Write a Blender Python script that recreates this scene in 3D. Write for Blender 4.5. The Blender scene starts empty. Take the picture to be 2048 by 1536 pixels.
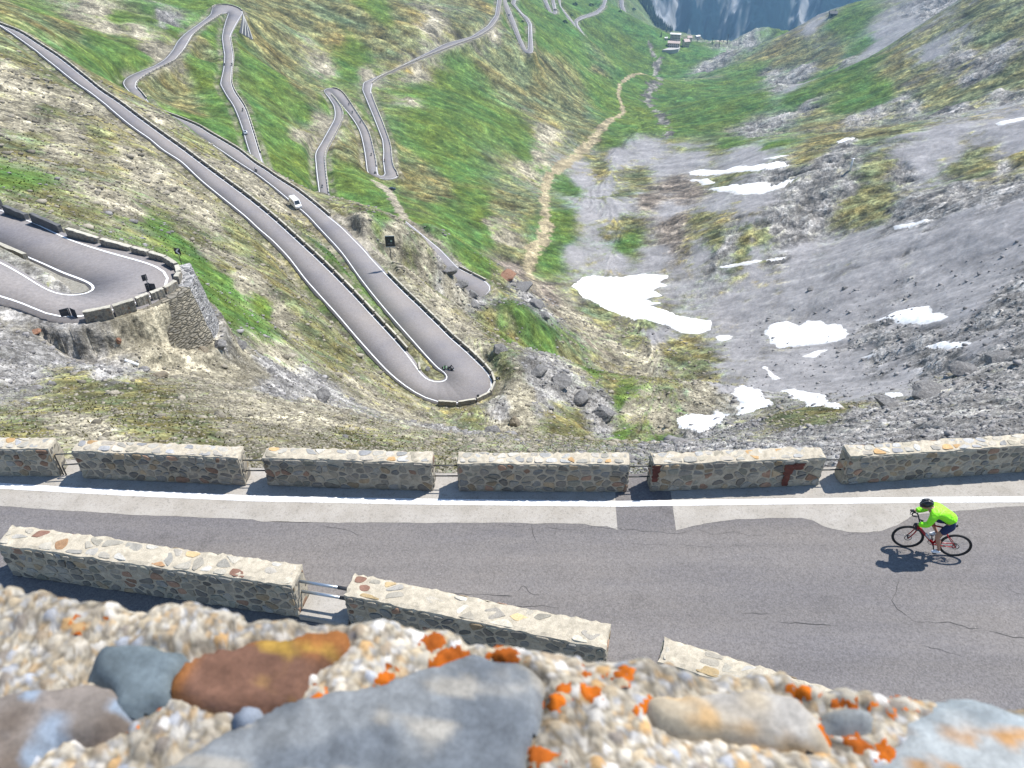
import bpy, bmesh, math, random
import numpy as np
from mathutils import Vector, Matrix

scene = bpy.context.scene
C = scene.collection
R = math.radians

# ------------------------------------------------------------------ camera, light, exposure
PITCH, FPX, W0, H0 = R(36.6), 1547.0, 2048.0, 1536.0
cd = bpy.data.cameras.new('camera')
cam = bpy.data.objects.new('camera', cd)
C.objects.link(cam)
cam.location = (0, 0, 0)
cam.rotation_euler = (R(90) - PITCH, 0, 0)
cd.sensor_width = 36.0
cd.lens = FPX / W0 * 36.0
cd.clip_start = 0.05
cd.clip_end = 30000
cd.dof.use_dof = True
cd.dof.focus_distance = 22.0
cd.dof.aperture_fstop = 9.5
scene.camera = cam

SUN_EL, SUN_AZ = R(57), R(57)            # azimuth measured from +y towards +x
world = bpy.data.worlds.new("World")
scene.world = world
world.use_nodes = True
wn = world.node_tree.nodes
wl = world.node_tree.links
bg = wn.get('Background') or wn.new('ShaderNodeBackground')
sky = wn.new('ShaderNodeTexSky')
sky.sky_type = 'NISHITA'
sky.sun_disc = False
sky.sun_elevation = SUN_EL
sky.sun_rotation = SUN_AZ
sky.altitude = 2700
wl.new(sky.outputs[0], bg.inputs[0])
bg.inputs[1].default_value = 0.125
sun = bpy.data.lights.new('sun', 'SUN')
sun.energy = 4.6
sun.angle = R(0.53)
sun.color = (1.0, 0.955, 0.89)
so = bpy.data.objects.new('sun', sun)
C.objects.link(so)
sv = Vector((math.sin(SUN_AZ) * math.cos(SUN_EL), math.cos(SUN_AZ) * math.cos(SUN_EL), math.sin(SUN_EL)))
so.rotation_euler = sv.to_track_quat('Z', 'Y').to_euler()
so.location = (0, 0, 60)
scene.view_settings.view_transform = 'Standard'
scene.view_settings.look = 'None'
scene.view_settings.gamma = 1
scene.view_settings.exposure = 0.86

# ------------------------------------------------------------------ helpers
rng = np.random.default_rng(7)
random.seed(7)
cP, sP = math.cos(PITCH), math.sin(PITCH)
HR = 12.6                                 # the near road lies this far below the lens


def px_dir(u, v):
    u = np.asarray(u, float); v = np.asarray(v, float)
    xc = (u - 1024) / FPX; yc = (768 - v) / FPX
    return np.stack([xc + 0 * yc, cP + yc * sP + 0 * xc, -sP + yc * cP + 0 * xc], -1)


def onz(u, v, z):
    """point of the level plane z that is seen along a photo direction"""
    d = px_dir(u, v)
    return d * (np.asarray(z, float) / d[..., 2])[..., None]


def atd(u, v, D):
    return px_dir(u, v) * np.asarray(D, float)[..., None]


def smooth(a, b, x):
    t = np.clip((x - a) / (b - a), 0, 1)
    return t * t * (3 - 2 * t)


def vnoise(x, y, seed=0):
    xi = np.floor(x); yi = np.floor(y)
    xf = x - xi; yf = y - yi
    xi = xi.astype(np.int64); yi = yi.astype(np.int64)
    u = xf * xf * xf * (xf * (xf * 6 - 15) + 10); w = yf * yf * yf * (yf * (yf * 6 - 15) + 10)

    def h(i, j):
        n = (i * 374761393 + j * 668265263 + seed * 982451653) & 0xFFFFFFFF
        n = ((n ^ (n >> 13)) * 1274126177) & 0xFFFFFFFF
        n = n ^ (n >> 16)
        return (n & 0xFFFF).astype(np.float64) / 32767.5 - 1
    a = h(xi, yi); b = h(xi + 1, yi); c = h(xi, yi + 1); d = h(xi + 1, yi + 1)
    return (a + (b - a) * u) * (1 - w) + (c + (d - c) * u) * w


def tag(o, label=None, cat=None, group=None, kind=None):
    if label: o['label'] = label
    if cat: o['category'] = cat
    if group: o['group'] = group
    if kind: o['kind'] = kind
    return o


def fast_mesh(name, V, F, mats=(), smooth_=False, col=None, colname='Col', mi=None):
    """V (n,3), F list of (k,) or array (m,4)/(m,3)"""
    me = bpy.data.meshes.new(name)
    V = np.asarray(V, np.float32)
    if isinstance(F, np.ndarray):
        m, k = F.shape
        me.vertices.add(len(V)); me.vertices.foreach_set('co', V.ravel())
        me.loops.add(m * k); me.loops.foreach_set('vertex_index', F.astype(np.int32).ravel())
        me.polygons.add(m)
        me.polygons.foreach_set('loop_start', np.arange(0, m * k, k, dtype=np.int32))
        me.polygons.foreach_set('loop_total', np.full(m, k, np.int32))
        me.update(calc_edges=True)
    else:
        me.from_pydata(V.tolist(), [], [list(map(int, f)) for f in F])
    for m_ in mats: me.materials.append(m_)
    if smooth_: me.polygons.foreach_set('use_smooth', np.ones(len(me.polygons), bool))
    if mi is not None: me.polygons.foreach_set('material_index', np.asarray(mi, np.int32))
    if col is not None:
        at = me.color_attributes.new(colname, 'FLOAT_COLOR', 'POINT')
        c4 = np.ones((len(V), 4), np.float32); c4[:, :col.shape[1]] = col
        at.data.foreach_set('color', c4.ravel())
    me.validate(clean_customdata=False)
    return me


def add(name, me, parent=None, loc=None, rot=None):
    o = bpy.data.objects.new(name, me)
    C.objects.link(o)
    if parent is not None: o.parent = parent
    if loc is not None: o.location = loc
    if rot is not None: o.rotation_euler = rot
    return o


def empty(name, loc=(0, 0, 0), rot=(0, 0, 0)):
    o = bpy.data.objects.new(name, None)
    C.objects.link(o)
    o.location = loc; o.rotation_euler = rot
    o.empty_display_size = 0.2
    return o


class MB:
    """collects primitives of one part into one mesh"""
    def __init__(s): s.v = []; s.f = []; s.m = []
    def raw(s, V, F, mat=0):
        n = len(s.v)
        s.v += [tuple(map(float, p)) for p in V]
        s.f += [tuple(int(i) + n for i in f) for f in F]
        s.m += [mat] * len(F)
        return s
    def box(s, c, d, rot=None, mat=0, bev=0.0):
        cx, cy, cz = c; a, b, e = d[0] / 2, d[1] / 2, d[2] / 2
        if bev <= 0:
            P = [(x, y, z) for z in (-e, e) for y in (-b, b) for x in (-a, a)]
            F = [(0, 2, 3, 1), (4, 5, 7, 6), (0, 1, 5, 4), (2, 6, 7, 3), (0, 4, 6, 2), (1, 3, 7, 5)]
        else:
            bm = bmesh.new(); bmesh.ops.create_cube(bm, size=1)
            for v in bm.verts: v.co = (v.co.x * d[0], v.co.y * d[1], v.co.z * d[2])
            bmesh.ops.bevel(bm, geom=list(bm.edges), offset=bev, segments=2, affect='EDGES')
            bm.verts.ensure_lookup_table()
            P = [tuple(v.co) for v in bm.verts]; F = [[v.index for v in f.verts] for f in bm.faces]; bm.free()
        if rot is not None: P = [tuple(rot @ Vector(p)) for p in P]
        return s.raw([(p[0] + cx, p[1] + cy, p[2] + cz) for p in P], F, mat)
    def tube(s, pts, rad, n=8, mat=0, closed=False, cap=True):
        pts = [Vector(p) for p in pts]; k = len(pts)
        if not hasattr(rad, '__len__'): rad = [rad] * k
        V = []; up = None
        for i, p in enumerate(pts):
            if closed: t = pts[(i + 1) % k] - pts[i - 1]
            else: t = pts[min(i + 1, k - 1)] - pts[max(i - 1, 0)]
            t.normalize()
            if up is None:
                up = Vector((0, 0, 1)) if abs(t.z) < 0.9 else Vector((1, 0, 0))
            a = t.cross(up)
            if a.length < 1e-4: a = t.orthogonal()
            a.normalize(); b = t.cross(a); up = -b if b.dot(up) < 0 else b
            up = a.cross(t); b = up
            for j in range(n):
                q = 2 * math.pi * j / n
                V.append(p + (a * math.cos(q) + b * math.sin(q)) * rad[i])
        F = []
        for i in range(k if closed else k - 1):
            i2 = (i + 1) % k
            for j in range(n):
                j2 = (j + 1) % n
                F.append((i * n + j, i2 * n + j, i2 * n + j2, i * n + j2))
        if cap and not closed:
            F.append(tuple(range(n - 1, -1, -1))); F.append(tuple(range((k - 1) * n, k * n)))
        return s.raw(V, F, mat)
    def cyl(s, p0, p1, r0, r1=None, n=12, mat=0):
        return s.tube([p0, p1], [r0, r0 if r1 is None else r1], n, mat)
    def ell(s, c, r, rot=None, nu=12, nv=8, mat=0):
        V = []; F = []
        for i in range(nv + 1):
            ph = math.pi * i / nv
            for j in range(nu):
                th = 2 * math.pi * j / nu
                p = Vector((r[0] * math.sin(ph) * math.cos(th), r[1] * math.sin(ph) * math.sin(th), r[2] * math.cos(ph)))
                if rot is not None: p = rot @ p
                V.append((p.x + c[0], p.y + c[1], p.z + c[2]))
        for i in range(nv):
            for j in range(nu):
                j2 = (j + 1) % nu
                F.append((i * nu + j, (i + 1) * nu + j, (i + 1) * nu + j2, i * nu + j2))
        return s.raw(V, F, mat)
    def build(s, name, mats, parent=None, smooth_=False, loc=None, rot=None):
        if not isinstance(mats, (list, tuple)): mats = [mats]
        me = bpy.data.meshes.new(name)
        me.from_pydata(s.v, [], s.f)
        for m in mats: me.materials.append(m)
        me.polygons.foreach_set('material_index', np.array(s.m, np.int32))
        if smooth_: me.polygons.foreach_set('use_smooth', np.ones(len(s.f), bool))
        me.validate()
        bm = bmesh.new(); bm.from_mesh(me); bmesh.ops.recalc_face_normals(bm, faces=bm.faces); bm.to_mesh(me); bm.free()
        return add(name, me, parent, loc, rot)


def copy_tree(o, parent=None):
    c = o.copy(); C.objects.link(c)
    if parent is not None: c.parent = parent
    for ch in list(o.children): copy_tree(ch, c)
    return c


# ------------------------------------------------------------------ materials
def mat(name):
    m = bpy.data.materials.new(name); m.use_nodes = True
    nt = m.node_tree
    return m, nt.nodes, nt.links, nt.nodes['Principled BSDF']


def plain(name, col, rough=0.6, metal=0.0, spec=0.5, noise=0.0, scale=20.0):
    m, N, Lk, b = mat(name)
    b.inputs['Roughness'].default_value = rough
    b.inputs['Metallic'].default_value = metal
    b.inputs['Specular IOR Level'].default_value = spec
    if noise > 0:
        tc = N.new('ShaderNodeTexCoord'); n = N.new('ShaderNodeTexNoise'); n.inputs['Scale'].default_value = scale
        n.inputs['Detail'].default_value = 6
        Lk.new(tc.outputs['Object'], n.inputs['Vector'])
        r = N.new('ShaderNodeValToRGB')
        r.color_ramp.elements[0].position = 0.3; r.color_ramp.elements[1].position = 0.7
        r.color_ramp.elements[0].color = (*[c * (1 - noise) for c in col], 1)
        r.color_ramp.elements[1].color = (*[min(1, c * (1 + noise)) for c in col], 1)
        Lk.new(n.outputs['Fac'], r.inputs['Fac']); Lk.new(r.outputs['Color'], b.inputs['Base Color'])
    else:
        b.inputs['Base Color'].default_value = (*col, 1)
    return m


def noise_node(N, Lk, vec, scale, detail=6, rough=0.6, dist=0.0):
    n = N.new('ShaderNodeTexNoise')
    n.inputs['Scale'].default_value = scale; n.inputs['Detail'].default_value = detail
    n.inputs['Roughness'].default_value = rough; n.inputs['Distortion'].default_value = dist
    Lk.new(vec, n.inputs['Vector'])
    return n.outputs['Fac']


def ramp(N, Lk, fac, stops):
    r = N.new('ShaderNodeValToRGB'); e = r.color_ramp.elements
    while len(e) < len(stops): e.new(0.5)
    for i, (p, c) in enumerate(stops):
        e[i].position = p; e[i].color = (*(c if hasattr(c, '__len__') else (c, c, c)), 1)
    Lk.new(fac, r.inputs['Fac'])
    return r.outputs['Color']


def mix(N, Lk, mode, fac, a, b):
    m = N.new('ShaderNodeMix'); m.data_type = 'RGBA'; m.blend_type = mode
    if isinstance(fac, (int, float)): m.inputs[0].default_value = fac
    else: Lk.new(fac, m.inputs[0])
    for i, x in ((6, a), (7, b)):
        if hasattr(x, 'is_linked'): Lk.new(x, m.inputs[i])
        else: m.inputs[i].default_value = (*x, 1)
    return m.outputs[2]


def bump(N, Lk, b, h, strength, dist):
    n = N.new('ShaderNodeBump'); n.inputs['Strength'].default_value = strength; n.inputs['Distance'].default_value = dist
    Lk.new(h, n.inputs['Height']); Lk.new(n.outputs[0], b.inputs['Normal'])


def mat_terrain(name='hillside'):
    """the cover colour is on the mesh; grain of every size from half a metre-hundredth up breaks it"""
    m, N, Lk, b = mat(name)
    b.inputs['Roughness'].default_value = 0.95; b.inputs['Specular IOR Level'].default_value = 0.1
    at = N.new('ShaderNodeAttribute'); at.attribute_name = 'Col'
    ge = N.new('ShaderNodeNewGeometry')
    c = at.outputs['Color']; hs = None
    for i, sc in enumerate((9.0, 3.4, 1.35, 0.5, 0.2, 0.08)):
        n = noise_node(N, Lk, ge.outputs['Position'], sc, 1.5, 0.6)
        e = N.new('ShaderNodeMath'); e.operation = 'SUBTRACT'; Lk.new(n, e.inputs[0]); e.inputs[1].default_value = 0.5
        k = N.new('ShaderNodeMath'); k.operation = 'MULTIPLY'; Lk.new(e.outputs[0], k.inputs[0])
        g = N.new('ShaderNodeMath'); g.operation = 'MULTIPLY'; Lk.new(at.outputs['Alpha'], g.inputs[0]); g.inputs[1].default_value = 6.0
        Lk.new(g.outputs[0], k.inputs[1])
        x = N.new('ShaderNodeMath'); x.operation = 'EXPONENT'; Lk.new(k.outputs[0], x.inputs[0])
        x2 = N.new('ShaderNodeMath'); x2.operation = 'MINIMUM'; Lk.new(x.outputs[0], x2.inputs[0]); x2.inputs[1].default_value = 1.32
        c = mix(N, Lk, 'MULTIPLY', 1.0, c, x2.outputs[0])
        w = N.new('ShaderNodeMath'); w.operation = 'MULTIPLY'; Lk.new(n, w.inputs[0]); w.inputs[1].default_value = 1.0 / sc
        if hs is None: hs = w.outputs[0]
        else:
            s = N.new('ShaderNodeMath'); s.operation = 'ADD'; Lk.new(hs, s.inputs[0]); Lk.new(w.outputs[0], s.inputs[1]); hs = s.outputs[0]
    Lk.new(c, b.inputs['Base Color'])
    bn = N.new('ShaderNodeBump'); bn.inputs['Distance'].default_value = 0.6; Lk.new(hs, bn.inputs['Height']); Lk.new(bn.outputs[0], b.inputs['Normal'])
    st = N.new('ShaderNodeMath'); st.operation = 'MULTIPLY'; Lk.new(at.outputs['Alpha'], st.inputs[0]); st.inputs[1].default_value = 1.7; Lk.new(st.outputs[0], bn.inputs['Strength'])
    return m


def mat_asphalt(name, base=(0.140, 0.132, 0.138), near=False):
    m, N, Lk, b = mat(name)
    b.inputs['Roughness'].default_value = 0.88; b.inputs['Specular IOR Level'].default_value = 0.25
    ge = N.new('ShaderNodeNewGeometry'); P = ge.outputs['Position']
    mp = N.new('ShaderNodeMapping'); mp.inputs['Scale'].default_value = (0.22, 1.0, 1.0); Lk.new(P, mp.inputs['Vector'])
    big = noise_node(N, Lk, mp.outputs[0] if near else P, 0.55 if near else 0.06, 6, 0.62)
    fine = noise_node(N, Lk, P, 26.0 if near else 3.0, 4, 0.8)
    c = ramp(N, Lk, big, [(0.32, (base[0] * .82, base[1] * .84, base[2] * .90)), (0.5, base), (0.68, (base[0] * 1.12, base[1] * 1.10, base[2] * 1.06))])
    c = mix(N, Lk, 'MULTIPLY', 1.0, c, ramp(N, Lk, fine, [(0.3, 0.62 if near else .8), (0.5, 1.0), (0.7, 1.38 if near else 1.2)]))
    if near:
        v = N.new('ShaderNodeTexVoronoi'); v.inputs['Scale'].default_value = 21; Lk.new(P, v.inputs['Vector'])
        sp = ramp(N, Lk, v.outputs['Distance'], [(0.08, 1.9), (0.2, 1.0)])
        n3 = noise_node(N, Lk, P, 2.2, 4, 0.65)
        c = mix(N, Lk, 'MULTIPLY', ramp(N, Lk, n3, [(0.46, 0.0), (0.6, 0.9)]), c, sp)
        st = noise_node(N, Lk, P, 1.1, 7, 0.7)          # oil and dirt
        c = mix(N, Lk, 'MULTIPLY', 1.0, c, ramp(N, Lk, st, [(0.28, 0.80), (0.42, 1.0)]))
        mp2 = N.new('ShaderNodeMapping'); mp2.inputs['Scale'].default_value = (0.05, 1.6, 1.0); mp2.inputs['Rotation'].default_value = (0, 0, 0.06); Lk.new(P, mp2.inputs['Vector'])
        tr = noise_node(N, Lk, mp2.outputs[0], 1.0, 3, 0.5)  # polished wheel tracks along the road
        c = mix(N, Lk, 'MULTIPLY', 1.0, c, ramp(N, Lk, tr, [(0.35, 0.93), (0.65, 1.06)]))
        bump(N, Lk, b, fine, 0.6, 0.008)
    Lk.new(c, b.inputs['Base Color'])
    return m


def mat_attr(name, rough=0.9, spec=0.2, fine=60.0, contrast=0.35, bmp=0.004, fine2=9.0):
    """stone or mortar whose own colour is stored on the mesh, broken up by grain"""
    m, N, Lk, b = mat(name)
    b.inputs['Roughness'].default_value = rough; b.inputs['Specular IOR Level'].default_value = spec
    at = N.new('ShaderNodeAttribute'); at.attribute_name = 'Col'
    tc = N.new('ShaderNodeTexCoord'); P = tc.outputs['Object']
    f = noise_node(N, Lk, P, fine, 6, 0.75); g = noise_node(N, Lk, P, fine2, 5, 0.65)
    c = mix(N, Lk, 'MULTIPLY', 1.0, at.outputs['Color'], ramp(N, Lk, f, [(0.3, 1 - contrast), (0.5, 1.0), (0.7, 1 + contrast)]))
    c = mix(N, Lk, 'MULTIPLY', 1.0, c, ramp(N, Lk, g, [(0.3, 1 - contrast * .7), (0.5, 1.0), (0.7, 1 + contrast * .7)]))
    Lk.new(c, b.inputs['Base Color'])
    bump(N, Lk, b, f, 0.7, bmp)
    return m


def mat_farstone(name='parapet_stone'):
    m, N, Lk, b = mat(name)
    b.inputs['Roughness'].default_value = 0.95; b.inputs['Specular IOR Level'].default_value = 0.15
    tc = N.new('ShaderNodeTexCoord'); oi = N.new('ShaderNodeObjectInfo'); ge = N.new('ShaderNodeNewGeometry')
    P = ge.outputs['Position']
    nz = N.new('ShaderNodeTexNoise'); nz.inputs['Scale'].default_value = 4.0; nz.inputs['Detail'].default_value = 3; Lk.new(P, nz.inputs['Vector'])
    ad = N.new('ShaderNodeVectorMath'); ad.operation = 'MULTIPLY_ADD'; Lk.new(nz.outputs['Color'], ad.inputs[0]); ad.inputs[1].default_value = (0.3, 0.3, 0.3); Lk.new(P, ad.inputs[2])
    v = N.new('ShaderNodeTexVoronoi'); v.inputs['Scale'].default_value = 3.9; Lk.new(ad.outputs[0], v.inputs['Vector'])
    hs = N.new('ShaderNodeSeparateColor'); Lk.new(v.outputs['Color'], hs.inputs[0])
    c = ramp(N, Lk, hs.outputs[0], [(0.0, (0.13, 0.122, 0.11)), (0.4, (0.20, 0.187, 0.16)), (0.8, (0.27, 0.245, 0.195)), (1.0, (0.23, 0.165, 0.115))])
    ve = N.new('ShaderNodeTexVoronoi'); ve.feature = 'DISTANCE_TO_EDGE'; ve.inputs['Scale'].default_value = 3.9
    Lk.new(ad.outputs[0], ve.inputs['Vector'])
    c = mix(N, Lk, 'MIX', ramp(N, Lk, ve.outputs['Distance'], [(0.02, 0.25), (0.12, 1.0)]), (0.28, 0.265, 0.23), c)
    c = mix(N, Lk, 'MULTIPLY', 1.0, c, ramp(N, Lk, noise_node(N, Lk, P, 9, 5, .7), [(0.3, 0.55), (0.5, 1.0), (0.7, 1.3)]))
    sx = N.new('ShaderNodeSeparateXYZ'); Lk.new(ge.outputs['True Normal'], sx.inputs[0])
    topc = mix(N, Lk, 'MULTIPLY', 1.0, (0.47, 0.445, 0.37), ramp(N, Lk, noise_node(N, Lk, P, 5, 5, .7), [(0.3, 0.7), (0.7, 1.15)]))
    c = mix(N, Lk, 'MIX', ramp(N, Lk, sx.outputs['Z'], [(0.6, 0.0), (0.8, 1.0)]), c, topc)   # capping, paler on upward faces
    rv = N.new('ShaderNodeMapRange'); rv.inputs[3].default_value = 0.85; rv.inputs[4].default_value = 1.12
    Lk.new(oi.outputs['Random'], rv.inputs[0])
    c = mix(N, Lk, 'MULTIPLY', 1.0, c, rv.outputs[0])
    Lk.new(c, b.inputs['Base Color'])
    return m


M = {}
M['terrain'] = mat_terrain()
M['asphalt'] = mat_asphalt('far_asphalt', (0.215, 0.200, 0.197))
M['asphalt_near'] = mat_asphalt('near_asphalt', (0.163, 0.151, 0.145), True)
M['line'] = plain('road_paint', (0.78, 0.79, 0.8), 0.7, noise=0.06, scale=3)
M['kerb'] = plain('pale_kerb', (0.42, 0.40, 0.37), 0.9, noise=0.2, scale=1.5)
M['farstone'] = mat_farstone()
M['snow'] = plain('old_snow', (0.80, 0.81, 0.83), 0.75, noise=0.05, scale=0.4)
M['white'] = plain('white_paint', (0.78, 0.78, 0.78), 0.35)
M['black'] = plain('black_plastic', (0.012, 0.012, 0.014), 0.45)
M['rubber'] = plain('rubber', (0.012, 0.012, 0.012), 0.75)
M['glass'] = plain('dark_glass', (0.03, 0.04, 0.05), 0.08)
M['steel'] = plain('galvanised_steel', (0.38, 0.43, 0.48), 0.38, 0.8)
M['darksteel'] = plain('dark_steel', (0.06, 0.06, 0.062), 0.5, 0.4)
M['chrome'] = plain('bright_metal', (0.6, 0.6, 0.62), 0.25, 0.9)
# ------------------------------------------------------------------ the roads: both edges as seen, and the height of each station
# every station: (u_left, v_left, u_right, v_right, z); the edges are found on the level plane z
ROADS = {}
ROADS['H1'] = [(-170, 360, -130, 430, -38.0), (-60, 393, -50, 462, -37.2), (0, 415, 0, 491, -36.8), (70, 440, 45, 513, -36.4), (143, 472, 88, 533, -36),
               (212, 493, 122, 550, -35.6), (271, 509, 150, 560, -35.3), (320, 523, 168, 567, -35.1), (350, 536, 178, 573, -35), (362, 550, 181, 577, -35), (362, 563, 180, 580, -35),
               (350, 582, 175, 583, -34.8), (325, 596, 168, 586, -34.7), (273, 617, 158, 588, -34.5), (229, 631, 145, 589, -34.4), (156, 646, 125, 588, -34.2),
               (112, 649, 105, 583, -34), (60, 623, 78, 567, -33.7), (0, 604, 40, 541, -33.4), (-60, 588, -10, 515, -33), (-160, 560, -90, 480, -32)]
ROADS['A'] = [
 ('leg', [(-60, 15), (0, 53), (17, 64), (38, 79), (70, 102), (85, 115), (112, 136), (121, 144), (153, 169), (176, 184), (208, 209), (219, 219), (247, 243), (272, 262), (295, 277), (321, 300), (359, 323), (376, 340), (400, 363), (432, 389), (462, 413), (495, 440), (513, 459), (540, 480), (560, 502), (571, 512), (588, 535), (607, 561), (630, 586), (649, 608), (664, 623), (705, 672), (752, 725), (781, 755)],
  [(-60, 14), (0, 50), (38, 63), (64, 80), (85, 94), (112, 111), (138, 130), (161, 149), (185, 167), (203, 184), (236, 203), (262, 224), (289, 244), (317, 264), (346, 285), (374, 304), (404, 327), (430, 347), (463, 371), (494, 393), (524, 417), (555, 442), (583, 469), (611, 494), (639, 519), (668, 548), (696, 576), (726, 606), (760, 646), (786, 671), (815, 700), (836, 730)], -69.5, -93.6),
 ('st', [(811, 778, 845, 748, -94), (849, 801, 858, 759, -94.6), (884, 811, 872, 762, -95), (912, 813, 884, 762, -95.3), (945, 808, 890, 759, -95.5), (975, 798, 892, 754, -95.7), (992, 783, 890, 749, -96), (993, 765, 885, 744, -96.2)]),
 ('leg', [(984, 749), (958, 723), (931, 697), (905, 676), (882, 652), (858, 629), (837, 608), (818, 591), (799, 572), (784, 557), (761, 533), (745, 516), (732, 500), (713, 481), (698, 466), (683, 451), (666, 438), (642, 417), (616, 396), (595, 380), (574, 367), (553, 354), (534, 340), (515, 329), (497, 315), (480, 301), (441, 278), (418, 265), (400, 253), (379, 244), (356, 235), (331, 226), (314, 220)],
  [(877, 740), (855, 717), (832, 690), (805, 660), (779, 632), (766, 616), (742, 588), (723, 563), (709, 546), (696, 525), (681, 504), (666, 487), (649, 470), (636, 457), (622, 440), (606, 423), (582, 406), (561, 387), (536, 367), (513, 349), (491, 335), (468, 321), (442, 303), (408, 281), (387, 269), (372, 257), (355, 247), (335, 237), (310, 225)], -96.4, -113.2),
 ('st', [(300, 208, 285, 210, -114.2)]),
 ('leg', [(294, 199), (284, 186), (272, 174), (274, 163), (290, 151), (312, 139), (349, 121), (369, 98), (385, 70), (407, 51), (435, 33), (444, 27)], [(263, 190), (251, 176), (240, 163), (247, 155), (274, 144), (305, 134), (330, 118), (346, 98), (353, 83), (369, 67), (393, 51), (414, 35), (422, 26)], -115, -124),
 ('st', [(447, 26.5, 425, 14, -124.3), (450, 25.5, 436, 9.5, -124.6), (453, 25.5, 460, 10, -124.9), (456, 27, 479, 17, -125.3), (455, 30, 487, 25, -125.8)]),
 ('leg', [(451, 40), (446, 58), (443, 74), (445, 92), (448, 110), (446, 138), (439, 168), (450, 188), (466, 212), (474, 231), (483, 256), (493, 292), (505, 325), (524, 375)], [(481, 35), (472, 51), (464, 67), (461, 74), (464, 91), (468, 114), (465, 141), (463, 165), (469, 183), (481, 200), (492, 216), (500, 240), (511, 275), (523, 315), (541, 365)], -126.6, -140)]
ROADS['G'] = [(800, 470, 812, 442, -145), (860, 520, 880, 497, -146), (905, 565, 918, 537, -146.6), (930, 585, 950, 551, -147), (944, 590, 972, 561, -147.2), (950, 592, 984, 570, -147.4), (952, 594, 986, 580, -147.6), (952, 597, 978, 589, -147.8), (950, 600, 962, 594, -148)]
ROADS['E'] = [
 ('leg', [(640, 430), (638, 398), (636, 379), (632, 347), (629, 313), (630, 304), (640, 288), (657, 258), (668, 238), (669, 226), (667, 212), (657, 196), (648, 184)], [(667, 428), (661, 400), (659, 385), (655, 357), (650, 312), (656, 296), (672, 268), (687, 238), (689, 226), (682, 212), (672, 199), (663, 189)], -156.4, -169.6),
 ('st', [(646, 178, 663, 187, -170.1), (664, 174, 667, 188, -170.6), (679, 179, 672, 196, -171)]),
 ('leg', [(689, 187), (701, 204), (720, 233), (736, 257), (742, 272), (748, 297), (753, 320), (756, 343)], [(681, 207), (690, 218), (704, 235), (718, 258), (723, 277), (729, 308), (731, 326), (733, 344)], -171.5, -178),
 ('st', [(757, 349, 737, 351, -178.2), (758, 351, 753, 358, -178.5), (763, 352, 777, 361, -178.8), (768, 351, 795, 357, -179.1), (769, 347, 800, 351, -179.4)]),
 ('leg', [(767, 338), (765, 320), (766, 305), (764, 280), (747, 236), (733, 202), (724, 180)], [(790, 341), (785, 322), (784, 300), (783, 290), (767, 246), (750, 205), (742, 182)], -179.8, -187),
 ('leg', [(726, 165), (740, 159), (785, 140), (839, 113), (890, 87), (942, 73), (974, 52), (990, 30), (994, 2), (990, -30)], [(743, 168), (761, 154), (805, 133), (873, 106), (918, 89), (960, 73), (984, 57), (998, 36), (1004, -2), (1001, -33)], -187.8, -205.6)]
ROADS['J'] = [(997, -16, 1006, -22, -213.5), (1005, 10, 1014, 4, -215.2), (1020, 44, 1028, 38, -218), (1037, 84, 1043, 78, -220.6), (1047, 103, 1051, 95, -221.6), (1052, 107, 1052, 99, -222), (1062, 108, 1054, 102, -222.4), (1067, 103, 1056, 97, -222.8), (1065, 75, 1056, 73, -224.4), (1064, 48, 1056, 49, -226.2), (1056, 35, 1050, 38, -227.4), (1045, 27, 1041, 27, -228.4), (1030, 8, 1022, 6, -230.5), (1036, -12, 1029, -16, -232)]
ROADS['K'] = [(1082, -18, 1089, -20, -262), (1087, 2, 1094, 0, -265), (1099, 26, 1103, 23, -269), (1103, 29, 1106, 26, -270), (1115, 27, 1107, 24, -271), (1109, 0, 1103, 2, -275), (1107, -20, 1101, -18, -278)]
ROADS['L'] = [(1113, -6, 1120, -8, -303), (1117, 14, 1122, 13, -307), (1146, 51, 1150, 48, -314.5), (1151, 74, 1157, 69, -319.5), (1158, 79, 1160, 72, -321), (1173, 76, 1162, 72, -322.2), (1156, 50, 1149, 50, -326.5), (1155, 43, 1149, 40, -328.3), (1163, 38, 1157, 34, -330), (1195, 28, 1190, 23, -337), (1209, 16, 1204, 11, -341.5), (1215, -4, 1209, -4, -347)]
ROADS['M'] = [(1238, -8, 1246, -10, -424), (1241, 16, 1248, 14, -442), (1250, 34, 1255, 30, -459), (1265, 49, 1269, 44, -474), (1275, 64, 1280, 60, -490), (1290, 77, 1294, 72, -508), (1318, 82, 1322, 77.5, -524), (1338, 86, 1342, 81, -533)]


def resample(P, step):
    P = np.asarray(P, float)
    d = np.r_[0, np.cumsum(np.linalg.norm(np.diff(P[:, :3], axis=0), axis=1))]
    n = max(2, int(d[-1] / step) + 1)
    s = np.linspace(0, d[-1], n)
    return np.stack([np.interp(s, d, P[:, k]) for k in range(P.shape[1])], 1)


def smooth_path(P, it=2):
    P = P.copy()
    for _ in range(it):
        Q = P.copy(); Q[1:-1] = 0.25 * P[:-2] + 0.5 * P[1:-1] + 0.25 * P[2:]; P = Q
    return P


ROAD3 = {}


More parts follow.
